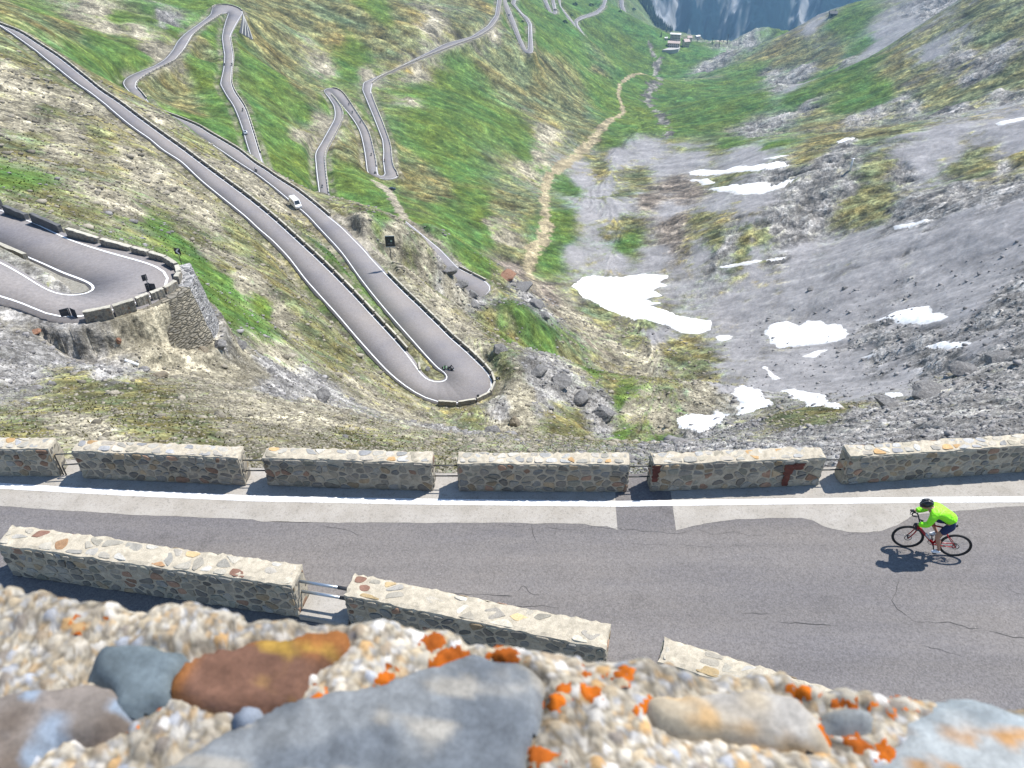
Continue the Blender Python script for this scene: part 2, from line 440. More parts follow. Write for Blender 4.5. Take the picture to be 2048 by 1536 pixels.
def leg(fp, sp, z0, z1, n):
    """both edges of a straight stretch, paired square across"""
    out = []
    for pl in (fp, sp):
        p = np.array(pl, float); q = resample(np.c_[p, np.zeros(len(p))], 2.0)[:, :2]
        out.append(onz(q[:, 0], q[:, 1], np.linspace(z0, z1, len(q))))
    a, b = out
    a = resample(a, n); b = resample(b, n * 0.2)
    d = np.hypot(a[:, None, 0] - b[None, :, 0], a[:, None, 1] - b[None, :, 1])
    j = np.maximum.accumulate(d.argmin(1))
    q = b[j].copy()
    for _ in range(6):
        q[1:-1] = 0.25 * q[:-2] + 0.5 * q[1:-1] + 0.25 * q[2:]
    q[:, 2] = a[:, 2]
    return a, q


for k, st in ROADS.items():
    step = 1.2 if k == 'H1' else (2.0 if k in 'AG' else (3.0 if k == 'E' else 6.0))
    segs = st if isinstance(st[0][0], str) else [('st', st)]
    La, Ra = [], []
    for sgm in segs:
        if sgm[0] == 'st':
            a = np.array(sgm[1], float)
            La.append(onz(a[:, 0], a[:, 1], a[:, 4])); Ra.append(onz(a[:, 2], a[:, 3], a[:, 4]))
        else:
            a, q = leg(*sgm[1:], step * 1.5); La.append(a); Ra.append(q)
    Lf, Rt = np.concatenate(La), np.concatenate(Ra)
    j = resample(np.c_[(Lf + Rt) / 2, Lf, Rt], step)
    j = smooth_path(j, 2)
    ROAD3[k] = (j[:, 3:6], j[:, 6:9])


# ------------------------------------------------------------------ the lie of the land: heights known at scattered places
CTL = """
0,870,29 0,800,42 0,700,57 250,850,33 250,740,54 500,860,36 500,780,62 500,700,92 500,620,116 750,880,44 640,790,82 800,850,88 700,760,124 600,720,108
1000,880,75 1200,885,80 800,830,118 900,850,138 960,850,140 330,712,69 200,690,66 100,680,63 420,640,88 450,600,112 400,560,108 550,650,132 1000,700,166 1000,780,152 1100,780,164 1200,850,160 1300,900,152 1100,870,108
300,430,150 150,380,140 50,300,165 50,150,235 150,250,200 400,450,165 400,500,140 250,400,150 500,540,152 600,600,150 660,680,142
750,560,197 770,590,188 830,500,250 850,480,262 783,512,216 720,430,236 800,440,292 850,440,330 780,372,455 870,470,352 830,430,392 900,540,262 940,590,270 905,610,236 960,650,232 880,600,216
720,420,360 700,300,470 700,350,425 900,400,470 950,500,400 1000,530,370 1000,300,640 900,220,650 850,250,592 1000,180,800 1100,250,780 1150,180,950 1050,150,868 1200,100,1250 1250,130,1350 1260,60,1950 1200,30,1700 1100,80,1100 1080,130,905
560,150,575 570,280,430 600,250,488 600,140,612 560,100,622 520,40,628 640,100,682 600,30,730 700,80,730 800,60,782 900,30,870 700,0,810 900,0,950 500,0,690 300,0,560 0,0,430 200,60,470 380,20,600 100,60,370 590,340,402 560,310,392
350,180,445 400,130,500 430,230,420 350,215,395 450,290,370 600,370,300
1310,110,1950 1300,150,1480 1240,180,1150 1240,225,985 1320,220,1010 1160,300,765 1100,380,610 1060,540,425 1330,290,780 1200,400,560 1350,400,540 1150,480,480 1280,560,435 1250,700,345 1300,800,300 1400,760,310
1050,680,270 1150,740,285 1280,800,296 1090,600,365 1020,565,335 1050,610,290 1200,640,380
1300,480,485 1500,560,400 1700,560,345 1900,560,300 2040,560,258 1600,650,335 1800,640,292 2000,650,235 1500,750,300 1700,760,265 1850,760,228 1950,700,222 1450,820,280 1650,780,262
1350,895,112 1550,830,112 1550,880,78 1700,850,84 1750,812,104 1900,790,106 2040,720,120 2040,800,80 1900,870,50 2040,850,42 1600,892,58 1700,892,45 1450,870,105 1620,815,116 1850,800,108
1500,450,435 1560,400,458 1600,350,482 1700,340,462 1800,450,375 2040,400,318 2040,250,440 1800,250,620 1600,200,840 1400,200,980 1450,300,680 1550,290,612 1400,350,625 2040,100,640 1800,100,960 1600,100,1320 1400,150,1400 1500,100,1540 1450,90,1780 1530,52,1700 1700,18,1350 1900,10,900 2040,0,740 1480,78,2050 1440,82,2120 1355,92,2250 1330,62,2480 1640,36,1500 1900,200,640 1950,120,700
1300,35,2700 1320,55,2600 1340,60,2540 1290,10,2900 1308,5,3050 1322,30,2850 1375,62,2500 1700,460,410 1900,330,430 1650,480,415
"""
pts = []
for tok in CTL.split():
    u, v, D = map(float, tok.split(',')); pts.append(atd(u, v, D))
for k, (a, b) in ROAD3.items():
    c = (a + b) / 2
    pts += [p for p in c[::max(1, len(c) // (45 if k == 'A' else 16))]]
# the shelf we look down on, the hidden ground behind the ribs and the land beyond the picture: x, y, z
for x in (-26, -18, -12, -6, 0, 6, 12, 18, 26):
    yy = 13.4 + 0.003 * x * x
    pts += [(x, yy, -13.1), (x * 1.1, yy + 4.0, -16.6), (x, 8.5, -13.2)]
HID = [(-130, 40, -26), (-60, 20, -16), (60, 22, -16), (110, 40, -34), (170, 90, -60), (260, 160, -70), (420, 300, -90), (700, 520, -100), (1100, 900, -100),
       (1500, 1500, -150), (-260, 120, -40), (-420, 300, -45), (-700, 700, -60), (-1000, 1300, -80), (-900, 2000, -100), (-400, 2000, -160), (-350, 1300, -150),
       (-60, 1500, -215), (60, 1900, -320), (-100, 2600, -260), (520, 2900, -800), (620, 3200, -900), (380, 3700, -900), (700, 3000, -760), (900, 3400, -900), (1100, 2600, -560), (150, 3600, -640), (-300, 3600, -420), (600, 3800, -930),
       (560, 1700, -420), (760, 2100, -560), (900, 1700, -380),
       (52, 165, -122), (90, 150, -116), (-30, 215, -128), (0, 235, -140)]
pts += HID
pts = np.array(pts, float)


def polar(p):
    x, y, z = p[..., 0], p[..., 1], p[..., 2]
    rho = np.hypot(x, y)
    return np.arctan2(x, y), np.log(rho), -z / rho


ct, cl, cv = polar(pts)
n = len(pts)


def tps(r2): return 0.5 * r2 * np.log(r2 + 1e-12)


K = tps((ct[:, None] - ct) ** 2 + (cl[:, None] - cl) ** 2) + np.eye(n) * 2e-4
A_ = np.zeros((n + 3, n + 3)); A_[:n, :n] = K
A_[:n, n] = 1; A_[:n, n + 1] = ct; A_[:n, n + 2] = cl; A_[n:, :n] = A_[:n, n:].T
wts = np.linalg.solve(A_, np.r_[cv, 0, 0, 0])
NT, NL = 1041, 1281
TH = np.linspace(R(-52), R(52), NT); LL = np.linspace(math.log(8.0), math.log(4000.0), NL)
dTH, dLL = TH[1] - TH[0], LL[1] - LL[0]
tc_, lc_ = np.linspace(TH[0], TH[-1], 209), np.linspace(LL[0], LL[-1], 321)
ev = np.zeros((209, 321))
for i, t in enumerate(tc_):
    r2 = (t - ct[:, None]) ** 2 + (lc_[None] - cl[:, None]) ** 2
    ev[i] = wts[:n] @ tps(r2) + wts[n] + wts[n + 1] * t + wts[n + 2] * lc_


def up2(a, xs, xn, ys, yn):
    """bilinear resampling of a grid"""
    fi = np.clip((xn - xs[0]) / (xs[1] - xs[0]), 0, len(xs) - 1.001); i = fi.astype(int); f = (fi - i)[:, None]
    b = a[i] * (1 - f) + a[i + 1] * f
    fj = np.clip((yn - ys[0]) / (ys[1] - ys[0]), 0, len(ys) - 1.001); j = fj.astype(int); g = (fj - j)[None]
    return b[:, j] * (1 - g) + b[:, j + 1] * g


T_ = up2(ev, tc_, TH, lc_, LL)
RHO = np.exp(LL)[None] * np.ones((NT, 1))
X = np.sin(TH)[:, None] * RHO; Y = np.cos(TH)[:, None] * RHO
Z = -T_ * RHO
Z -= np.clip(RHO - 3000, 0, None) * 0.35 * smooth(R(8), R(11), TH)[:, None]      # the main valley beyond the hotel
Zbase = Z.copy()

# rills and rock: streaks that run down the fall line
gz_t = np.gradient(Zbase, dTH, axis=0) / RHO; gz_l = np.gradient(Zbase, dLL, axis=1) / RHO
def boxblur(a, k):
    for ax in (0, 1):
        c = np.cumsum(np.concatenate([np.repeat(a.take([0], ax), k + 1, ax), a, np.repeat(a.take([-1], ax), k, ax)], ax), ax)
        a = (np.take(c, np.arange(2 * k + 1, c.shape[ax]), ax) - np.take(c, np.arange(0, c.shape[ax] - 2 * k - 1), ax)) / (2 * k + 1)
    return a
gz_t = boxblur(gz_t, 8); gz_l = boxblur(gz_l, 8)
gm = np.hypot(gz_t, gz_l) + 1e-6
dt_, dl_ = -gz_t / gm, -gz_l / gm


def lic(seed, step, n, blur=0):
    r = np.random.default_rng(seed)
    w = r.standard_normal((NT, NL)).astype(np.float32)
    if blur: w = boxblur(w, blur)
    acc = w.copy()
    for sg in (1, -1):
        fi = np.arange(NT)[:, None] * np.ones((1, NL)); fj = np.arange(NL)[None] * np.ones((NT, 1))
        for _ in range(n):
            ii = np.clip(fi.astype(np.int32), 0, NT - 1); jj = np.clip(fj.astype(np.int32), 0, NL - 1)
            fi = fi + sg * dt_[ii, jj] * step / dTH; fj = fj + sg * dl_[ii, jj] * step / dLL
            acc += w[np.clip(fi.astype(np.int32), 0, NT - 1), np.clip(fj.astype(np.int32), 0, NL - 1)]
    acc -= acc.mean(); return acc / acc.std()


ST1 = lic(1, 0.0013, 9)
ST3 = lic(3, 0.0030, 18, 1)
ST2 = lic(2, 0.004, 40, 3)


def fbm(seed, lo=0.004, hi=0.09, rough=0.5, stretch=1.0):
    """noise in metres whose wavelengths follow the distance they are seen from, lo..hi times it"""
    out = np.zeros((NT, NL)); lam = 0.25; k = 0
    while lam < 300:
        wgt = smooth(lo * 0.6, lo * 1.5, lam / RHO) * (1 - smooth(hi * 0.7, hi * 1.6, lam / RHO))
        js = np.where(wgt.max(0) > 0.01)[0]
        if len(js):
            j0, j1 = js[0], js[-1] + 1
            out[:, j0:j1] += wgt[:, j0:j1] * vnoise(X[:, j0:j1] / lam + 13.7 * k, Y[:, j0:j1] / lam - 7.1 * k, seed + k) * (lam if rough is None else 1.0)
        lam *= 2; k += 1
    return out


NH = fbm(11, 0.004, 0.06, None)          # heights, metres
NC = fbm(31, 0.0025, 0.03)                # colour, unitless
ND = fbm(51, 0.02, 0.25)
# ------------------------------------------------------------------ looking things up on the ground
def hit_polar(u, v, Zg=None, rmin=15.5):
    Zg = Z if Zg is None else Zg
    u = np.atleast_1d(np.asarray(u, float)); v = np.atleast_1d(np.asarray(v, float))
    d = px_dir(u, v); th = np.arctan2(d[:, 0], d[:, 1]); tp = -d[:, 2] / np.hypot(d[:, 0], d[:, 1])
    j0 = int(np.searchsorted(LL, math.log(rmin)))
    out = np.zeros((len(u), 2))
    for k in range(len(u)):
        f = np.clip((th[k] - TH[0]) / dTH, 0, NT - 1.001); i = int(f); f -= i
        col = -(Zg[i] * (1 - f) + Zg[i + 1] * f) / RHO[0]
        w = np.where(col[j0:] <= tp[k])[0]
        if len(w) == 0: out[k] = th[k], LL[-1]; continue
        j = j0 + w[0]
        if j == j0: out[k] = th[k], LL[j]; continue
        g = (col[j - 1] - tp[k]) / max(1e-9, col[j - 1] - col[j])
        out[k] = th[k], LL[j - 1] + g * dLL
    return out


def zat(x, y, Zg=None):
    Zg = Z if Zg is None else Zg
    x = np.asarray(x, float); y = np.asarray(y, float)
    a = np.clip((np.arctan2(x, y) - TH[0]) / dTH, 0, NT - 1.001); b = np.clip((np.log(np.hypot(x, y)) - LL[0]) / dLL, 0, NL - 1.001)
    i = a.astype(int); j = b.astype(int); f = a - i; g = b - j
    return (Zg[i, j] * (1 - f) + Zg[i + 1, j] * f) * (1 - g) + (Zg[i, j + 1] * (1 - f) + Zg[i + 1, j + 1] * f) * g


def hit(u, v, Zg=None):
    """where a direction of the photo meets the ground, world coordinates"""
    p = hit_polar(u, v, Zg); r = np.exp(p[:, 1])
    x = r * np.sin(p[:, 0]); y = r * np.cos(p[:, 0])
    return np.stack([x, y, zat(x, y, Zg)], 1)


# ------------------------------------------------------------------ what grows or lies where
SEEDS = {
 'G': """150,100 250,30 300,20 380,10 350,50 280,110 200,120 220,90 90,30 400,130 430,200 380,230 440,260 460,300 420,70 520,150 560,250 600,310 560,300 700,120 740,20 680,130 700,350 680,370 600,230 560,340 610,360
 590,340 660,220 720,380 700,400 840,180 900,150 880,200 850,300 900,240 950,200 1000,250 1050,300 900,330 860,250 950,400 900,440 960,470 960,440 1200,150 1250,130 1160,110 1220,80 1200,40 1120,60 1080,60 1040,60 1270,90 1280,120 1210,200 1260,170
 1270,200 1290,250 1250,260 1220,290 1150,370 1130,430 1120,470 1100,510 1340,50 1380,100 1340,112 1450,70 1490,62 1550,60 1650,20 1700,30 1720,80 1450,170 1500,150 1650,150 1700,150 1500,200 1400,200 1380,250 1450,240 1600,200 1750,190 1450,290 1550,290 1700,200
 1260,490 800,440 760,440 940,520 960,530 680,540 740,610 30,360 350,480 330,460 420,580 460,610 500,640 530,620 450,570 400,540 410,610 1250,860 1300,880 1050,640 1100,680 1180,740 1250,790 1030,690 1380,170 1430,200 1340,200""",
 'O': """0,100 50,20 100,60 180,150 140,60 340,170 390,90 300,160 350,200 540,100 600,180 520,60 560,30 650,80 600,10 700,40 750,90 800,40 900,40 940,20 690,300 715,300 680,420 1000,150 880,380 850,330 1000,420 1040,400 1010,500 1080,200 1100,150 1150,220 1170,270 1180,120 1000,90 1200,330
 1600,80 1560,100 1650,110 1950,10 2000,30 1980,60 2040,40 1650,240 1800,150 1850,130 1900,180 1650,280 1850,190 1950,190 2020,160 1750,280 1800,260 1280,350 1450,360 1250,390 1250,450 1400,440 1420,480 1480,500 1740,420 1700,430 1720,400 1520,480 1750,340 1900,340 1950,300 1950,340 2040,310 1620,320
 1250,680 1200,620 1280,640 1350,710 1400,730 1330,760 1600,825 1560,832 1660,825 1620,835 1040,660 1000,680 980,640 990,720 1130,720 1210,760 1270,870 1100,850 1150,860 950,850 1180,880 870,580 830,490 850,500 1000,560 600,450 790,680 830,710 380,280 50,100 100,150 100,220 200,270 50,300 150,340 100,400 400,480
 470,460 520,520 500,490 450,540 550,570 600,620 640,680 680,720 640,700 150,760 180,810 230,800 280,790 300,850 380,850 420,870 250,840 50,860 700,870 60,280 1440,300""",
 'T': """230,60 200,20 280,70 320,100 480,320 605,278 860,40 850,60 960,50 630,115 720,150 650,255 620,270 820,130 830,200 980,460 1010,470 1100,280 1060,340 1090,320 1420,85 150,200 50,200 250,300 300,350 100,300 200,380 250,420 350,390 420,430 420,500 520,560 570,640 480,560 560,650
 500,720 700,760 550,700 480,760 430,740 380,740 330,720 450,800 520,820 600,850 650,840 150,850 200,870 450,860 1050,820 1000,860 1030,780 840,560 880,620 920,660 940,700 900,560 850,530 800,520 700,450 740,480 720,430 560,420 500,370 430,320 330,245 1180,660 1130,620 1230,700 1300,720 1400,790 1320,830 1270,810 1150,740
 590,820 640,810 420,680 330,100 80,180 20,160 20,230 130,260 800,830""",
 'S': """1150,500 1540,80 1620,50 1750,60 1800,50 1740,95 1880,90 1600,170 1500,310 2000,250 1900,280 2040,270 1290,310 1240,320 1340,330 1400,320 1500,325 1200,380 1180,420 1240,420 1350,420 1420,420 1500,410 1170,350 1300,520 1220,520 1400,510 1850,330 1850,300
 1500,540 1600,520 1700,500 1800,490 1900,470 2000,450 2040,420 1600,580 1750,570 1900,540 2030,500 1950,600 1500,620 1450,600 1680,620 1850,620 1300,680 1450,770 1480,700 1550,760 1600,780 1700,740 1800,750 1650,700 1950,700 1750,780""",
 'R': """1400,130 1450,110 1500,90 1850,30 1900,10 2020,80 1950,90 1550,140 1600,140 1570,160 1680,130 1550,180 1550,240 1500,260 1600,220 1950,150 2000,120 1700,250 1750,230 1800,200 1830,220 2040,200 1900,230 1980,200 1700,300 1440,500 1600,380 1550,440 1640,430 1580,480 1700,380 1800,350 2000,330 1800,430 1900,390 1950,400 2030,380 1850,440 1660,330
 1560,340 2000,630 2040,600 1750,700 1850,700 1900,720 2000,720 1400,870 1500,850 1600,865 1700,870 1800,830 1900,800 2000,780 1800,870 1950,860 2040,840 1720,830 1080,740 1120,760 1150,790 1200,820 1220,850 1020,560 1060,600 1090,630 1080,800 1000,820 900,860 880,530 900,550 940,580 960,600
 450,690 560,740 600,760 650,780 560,790 50,680 100,720 30,740 150,690 200,740 580,770 310,20 330,30 1650,893 1750,893 1950,885 1550,895 1450,893 2030,865 1850,893 1370,893""",
 'P': """1350,370 1300,400 1350,450 1330,480 870,510 1030,540 1100,590 1380,390"""}
SMALL = set('''280,70 320,100 330,100 605,278 860,40 850,60 960,50 630,115 720,150 655,255 620,270 820,130 830,200 980,460 1010,470 1100,280 1060,340 1090,320 1420,85 330,245 430,320 480,320 1150,740 1180,660 230,60 80,180 590,820 640,810 1400,130 1450,110 1500,90 1550,140 1600,140 1570,160 1680,130 1550,180 1550,240 1500,260 1600,220 1950,150 2000,120 1700,250 1750,230 1800,200 1830,220 2040,200 1900,230 1980,200 1700,300 310,20 330,30 1060,600 1020,560 1090,630 1310,110 1300,150 1310,130 1320,180 1290,200 1320,230 1340,260 1540,80 1620,50 1600,170'''.split())      # slight patches inside another cover
CLS = 'GOTSRP'
sd = []
for k, c in enumerate(CLS):
    for t in SEEDS[c].split():
        u, v = map(float, t.split(',')); sd.append((u, v, k, 0.22 if t in SMALL else 1.0))
sd = np.array(sd)
sp = hit_polar(sd[:, 0], sd[:, 1], Zbase)
sub = 2
Tg = TH[::sub, None] + 0 * LL[None, ::sub]; Lg = LL[None, ::sub] + 0 * TH[::sub, None]
wx, wy = ND[::sub, ::sub] * 0.006, fbm(71, 0.02, 0.25)[::sub, ::sub] * 0.02
Tg = Tg + wx + ST2[::sub, ::sub] * 0.002; Lg = Lg + wy
SCL = 0.36
Wc = np.zeros((6,) + Tg.shape, np.float32)
for (t, l), k, sw in zip(sp, sd[:, 2].astype(int), sd[:, 3]):
    d2 = (Tg - t) ** 2 + (SCL * (Lg - l)) ** 2 + 4e-6
    Wc[k] += sw * d2 ** -2.0
Wc /= Wc.sum(0)
lg = np.log(Wc + 1e-4)
ts_, ls_ = TH[::sub], LL[::sub]
LG = np.stack([up2(l, ts_, TH, ls_, LL) for l in lg])
N3 = fbm(91, 0.003, 0.03); N4 = fbm(131, 0.006, 0.08)
fine = 0.75 * ST1 + 0.55 * NC + 0.35 * N3
pg = np.exp(LG[0]) / np.exp(LG).sum(0)      # pure meadow stays pure
calm = 1 - 0.72 * smooth(0.25, 0.7, pg)
fine = fine * calm; ST3c = ST3 * (0.5 + 0.5 * calm)
LG[0] += 0.6 * fine + 0.35 * ST3c + 0.25 * ST2
LG[1] += 0.95 * fine - 0.2 * ST3c + (0.5 * N4 + 0.35 * N3) * calm
LG[2] += -1.0 * fine - 0.4 * ST3c - 0.25 * ST2
LG[3] += -0.5 * fine + 0.3 * ST3 - 0.3 * N4
LG[4] += -0.45 * fine - 0.45 * ST3 + 0.6 * N4
LG[5] += 0.3 * N4
LG *= 1.1
LG -= LG.max(0); WW = np.exp(LG); WW /= WW.sum(0)
COLS = np.array([(0.074, 0.120, 0.028), (0.122, 0.122, 0.056), (0.252, 0.228, 0.168), (0.272, 0.262, 0.262), (0.205, 0.197, 0.186), (0.165, 0.138, 0.112)])
ALB = np.tensordot(WW, COLS, ((0,), (0,)))
veg = WW[0] + WW[1]; rock = WW[4] + 0.35 * WW[2] + 0.12 * WW[3] + 0.25 * WW[5]
# grain: each cover varies in its own way
kk = 0.24 * WW[0] + 0.31 * WW[1] + 0.30 * WW[2] + 0.075 * WW[3] + 0.30 * WW[4] + 0.28 * WW[5]
gn = 0.45 * ST1 + 0.40 * NC + 0.3 * N3 + 0.22 * ST3
gn = gn - 0.35 * np.clip(-gn - 0.5, 0, 3)          # the dark flecks between stones and tufts are the sharpest
ALB = ALB * np.clip(np.exp(kk * (1.1 + (0.15 + 0.7 * (1 - WW[0])) * smooth(80, 350, RHO)) * gn), 0.22, 2.0)[..., None]
ALB[..., 0] *= 1 + veg * 0.10 * N4; ALB[..., 2] *= 1 - veg * 0.08 * N4

# ------------------------------------------------------------------ heights: roughness, then the roads are cut in
near_fade = smooth(15.0, 24.0, RHO)
Z = Zbase + near_fade * (NH * (0.03 + 0.085 * rock + 0.03 * WW[2]) + RHO * 0.0007 * ST1 * (0.35 + 1.6 * rock) + RHO * 0.0009 * ST3 * (0.35 + 1.2 * rock) + RHO * 0.0014 * ST2 * (0.35 + rock))
core = np.full((NT, NL), 1e9); zcore = np.zeros((NT, NL)); num = np.zeros((NT, NL)); den = np.zeros((NT, NL))


def carve(P, hw, reach=15.0, wpow=3):
    for (x, y, z), h in zip(P, hw):
        rho = math.hypot(x, y); th = math.atan2(x, y); l = math.log(rho); rr = reach + h
        i0, i1 = int((th - rr / rho - TH[0]) / dTH), int((th + rr / rho - TH[0]) / dTH) + 2
        j0, j1 = int((l - rr / rho * 1.1 - LL[0]) / dLL), int((l + rr / rho * 1.1 - LL[0]) / dLL) + 2
        i0, j0 = max(i0, 0), max(j0, 0); i1, j1 = min(i1, NT), min(j1, NL)
        if i1 <= i0 or j1 <= j0: continue
        s = np.s_[i0:i1, j0:j1]
        e = np.hypot(X[s] - x, Y[s] - y) - h
        w = np.clip(e, 0.06, None) ** -wpow * np.clip(1 - e / reach, 0, 1) ** 2
        num[s] += w * z; den[s] += w
        m = e < core[s]
        core[s] = np.where(m, e, core[s]); zcore[s] = np.where(m, z, zcore[s])


for k, (a, b) in ROAD3.items():
    q = resample(np.c_[(a + b) / 2, a, b], 0.7 if k == 'H1' else (1.2 if k in 'AG' else 2.0))
    wmx = float(np.linalg.norm((a - b)[:, :2], axis=1).max()); nx_ = int(wmx / 1.3) + 2
    for t in np.linspace(0, 1, nx_):
        pp_ = q[:, 3:6] * (1 - t) + q[:, 6:9] * t
        carve(pp_, np.full(len(pp_), 0.8), 4.5 if k == 'H1' else (16.0 if t in (0, 1) else 3.0))
wb = 0.10
bl = (num + wb * Z) / (den + wb)
Z = np.where(den > 0, bl, Z)
cell = RHO * 0.0028
inn = smooth(1.2, 0.3, core / (0.7 + cell))
inn = np.clip(1 - np.clip((core - 0.4 - 0.6 * cell) / (0.8 + cell), 0, 1), 0, 1)
Z = Z * (1 - inn) + (zcore - 0.16 - 0.0005 * RHO) * inn
# the ground falls away under the retaining wall of the left hairpin
foot = np.full((NT, NL), 99.0); zft = np.full((NT, NL), -36.0)
fu = np.array([364, 368, 368, 364, 357, 350, 325, 300, 270, 250.]); fv = np.array([540, 553, 563, 572, 580, 585, 597, 607, 618, 627.])
fq = resample(np.c_[onz(fu, fv, -34.9), np.interp(fu, [245, 275, 345], [-36.9, -37.8, -40.4])], 0.5)
for p in fq:
    e = np.hypot(X - p[0], Y - p[1]); zft = np.where(e < foot, p[3], zft); foot = np.minimum(foot, e)
ft = (1 - smooth(4.6, 7.5, foot)) * smooth(0.25, 0.65, core)
Z = Z * (1 - ft) + np.minimum(Z, zft) * ft
# the shelf of the near road stays below its paving
Z = np.where(RHO < 15.2, np.minimum(Z, -HR - 0.35), Z)

# roadside strips of gravel and bare earth
verge = np.clip(1 - np.abs(core - 1.2) / (1.6 + cell * 0.5), 0, 1) * (0.55 + 0.45 * N3)
verge = np.clip(verge, 0, 0.8)
ALB = ALB * (1 - verge[..., None]) + np.array((0.20, 0.182, 0.14)) * verge[..., None]


# ------------------------------------------------------------------ worn ground that is told apart by eye: paths, the lay-by
def band_mask(pts_px, wid_px, jag=0.35):
    """cells within a band along a line on the ground; widths in photo pixels at that place"""
    p = np.array(pts_px, float)
    h0 = hit(p[:, 0], p[:, 1])
    D = h0[:, 1] * cP - h0[:, 2] * sP
    hw = np.array(wid_px, float) * D / FPX / 2
    q = resample(np.c_[h0, hw], max(0.6, float(D.min()) * 0.003))
    best = np.full((NT, NL), 1e9)
    for x, y, z, h in q:
        rho = math.hypot(x, y); th = math.atan2(x, y); l = math.log(rho); rr = 2.2 * h
        i0, i1 = max(int((th - rr / rho - TH[0]) / dTH), 0), min(int((th + rr / rho - TH[0]) / dTH) + 2, NT)
        j0, j1 = max(int((l - rr / rho - LL[0]) / dLL), 0), min(int((l + rr / rho - LL[0]) / dLL) + 2, NL)
        if i1 <= i0 or j1 <= j0: continue
        s = np.s_[i0:i1, j0:j1]
        best[s] = np.minimum(best[s], np.hypot(X[s] - x, Y[s] - y) / h)
    return best + jag * (NC + 0.6 * N3)


PATHM = band_mask([(1296, 150), (1262, 152), (1240, 168), (1236, 190), (1244, 212), (1247, 224), (1222, 240), (1190, 275), (1160, 302), (1125, 332), (1100, 350), (1092, 372), (1088, 410), (1095, 440), (1088, 468), (1062, 505), (1055, 540), (1068, 566)],
                  [5, 7, 8, 6, 7, 12, 13, 17, 22, 22, 20, 19, 20, 22, 30, 26, 20, 20])
TRAIL = band_mask([(1064, 560), (1084, 590), (1110, 620), (1150, 660), (1185, 690), (1225, 712)], [18, 16, 15, 16, 14, 10], 0.6)
TRACK = band_mask([(752, 364), (765, 372), (782, 390), (795, 412), (806, 430), (822, 448), (845, 466), (866, 478), (880, 486)], [22, 30, 20, 18, 17, 16, 15, 13, 10])
PADM = band_mask([(672, 432), (694, 446), (718, 470), (742, 496), (764, 514)], [18, 36, 44, 42, 26], 0.25)
STRM = band_mask([(1296, 82), (1303, 100), (1316, 118), (1310, 140), (1318, 160), (1300, 185), (1292, 205), (1318, 225), (1330, 250), (1336, 275)], [5, 7, 12, 15, 18, 14, 13, 15, 17, 15], 0.9)
m = (STRM < 0.8)[..., None]
ALB = np.where(m, np.array((0.21, 0.2, 0.175)) * np.clip(1 + 0.6 * NC + .5 * N3, .4, 1.7)[..., None], ALB)
KK = kk * 1.0
tan = np.array((0.29, 0.245, 0.155))
wob = np.clip(1 + 0.15 * NC + 0.1 * N3, 0.6, 1.5)[..., None]
for mk, cc in ((PATHM, tan), (TRAIL, np.array((.215, .185, .14))), (TRACK, np.array((0.275, 0.245, 0.185))), (PADM, np.array((0.275, 0.25, 0.2)))):
    a = smooth(1.15, 0.8, mk)[..., None] if False else np.clip((1.15 - mk) / 0.35, 0, 1)[..., None]
    ALB = ALB * (1 - a) + cc * wob * a

V = np.stack([X, Y, Z], -1).reshape(-1, 3)
ALB = np.concatenate([ALB, KK[..., None]], -1)
idx = np.arange(NT * NL).reshape(NT, NL)
quad = np.stack([idx[:-1, :-1], idx[1:, :-1], idx[1:, 1:], idx[:-1, 1:]], -1)


def sub_mesh(name, mask, colv, material, smooth_=True):
    q = quad[mask].reshape(-1, 4)
    u, inv = np.unique(q, return_inverse=True)
    return fast_mesh(name, V[u], inv.reshape(-1, 4), [material], smooth_, colv.reshape(-1, 4)[u])


def cellmask(b): return b[:-1, :-1]


pm = cellmask((PATHM < 1.0) | (TRAIL < 0.75)); tm = cellmask(TRACK < 1.0) & ~pm; lm = cellmask(PADM < 1.0) & ~pm & ~tm
rest = ~(pm | tm | lm)
tag(add('hillside_terrain', sub_mesh('hillside_terrain', rest, ALB, M['terrain'])), kind='structure')
tag(add('path', sub_mesh('path', pm, ALB, M['terrain'])), kind='structure')
tag(add('gravel_track', sub_mesh('gravel_track', tm, ALB, M['terrain'])), kind='structure')
tag(add('gravel_layby', sub_mesh('gravel_layby', lm, ALB, M['terrain'])), kind='structure')

# ------------------------------------------------------------------ far mountain side across the main valley
nt2, nl2 = 640, 520
t2 = np.linspace(R(-30), R(48), nt2); l2 = np.linspace(math.log(4050), math.log(9500), nl2)
r2_ = np.exp(l2)[None] + 0 * t2[:, None]
x2 = r2_ * np.sin(t2)[:, None]; y2 = r2_ * np.cos(t2)[:, None]


def fbm2(x, y, lam, octs, seed, p=0.5, ridge=False):
    o = 0; a = 1
    for k in range(octs):
        q = vnoise(x / lam + k * 3.3, y / lam + 1.7 * k, seed + k)
        o = o + a * (1 - 2 * np.abs(q) if ridge else q); a *= p; lam *= 0.5
    return o


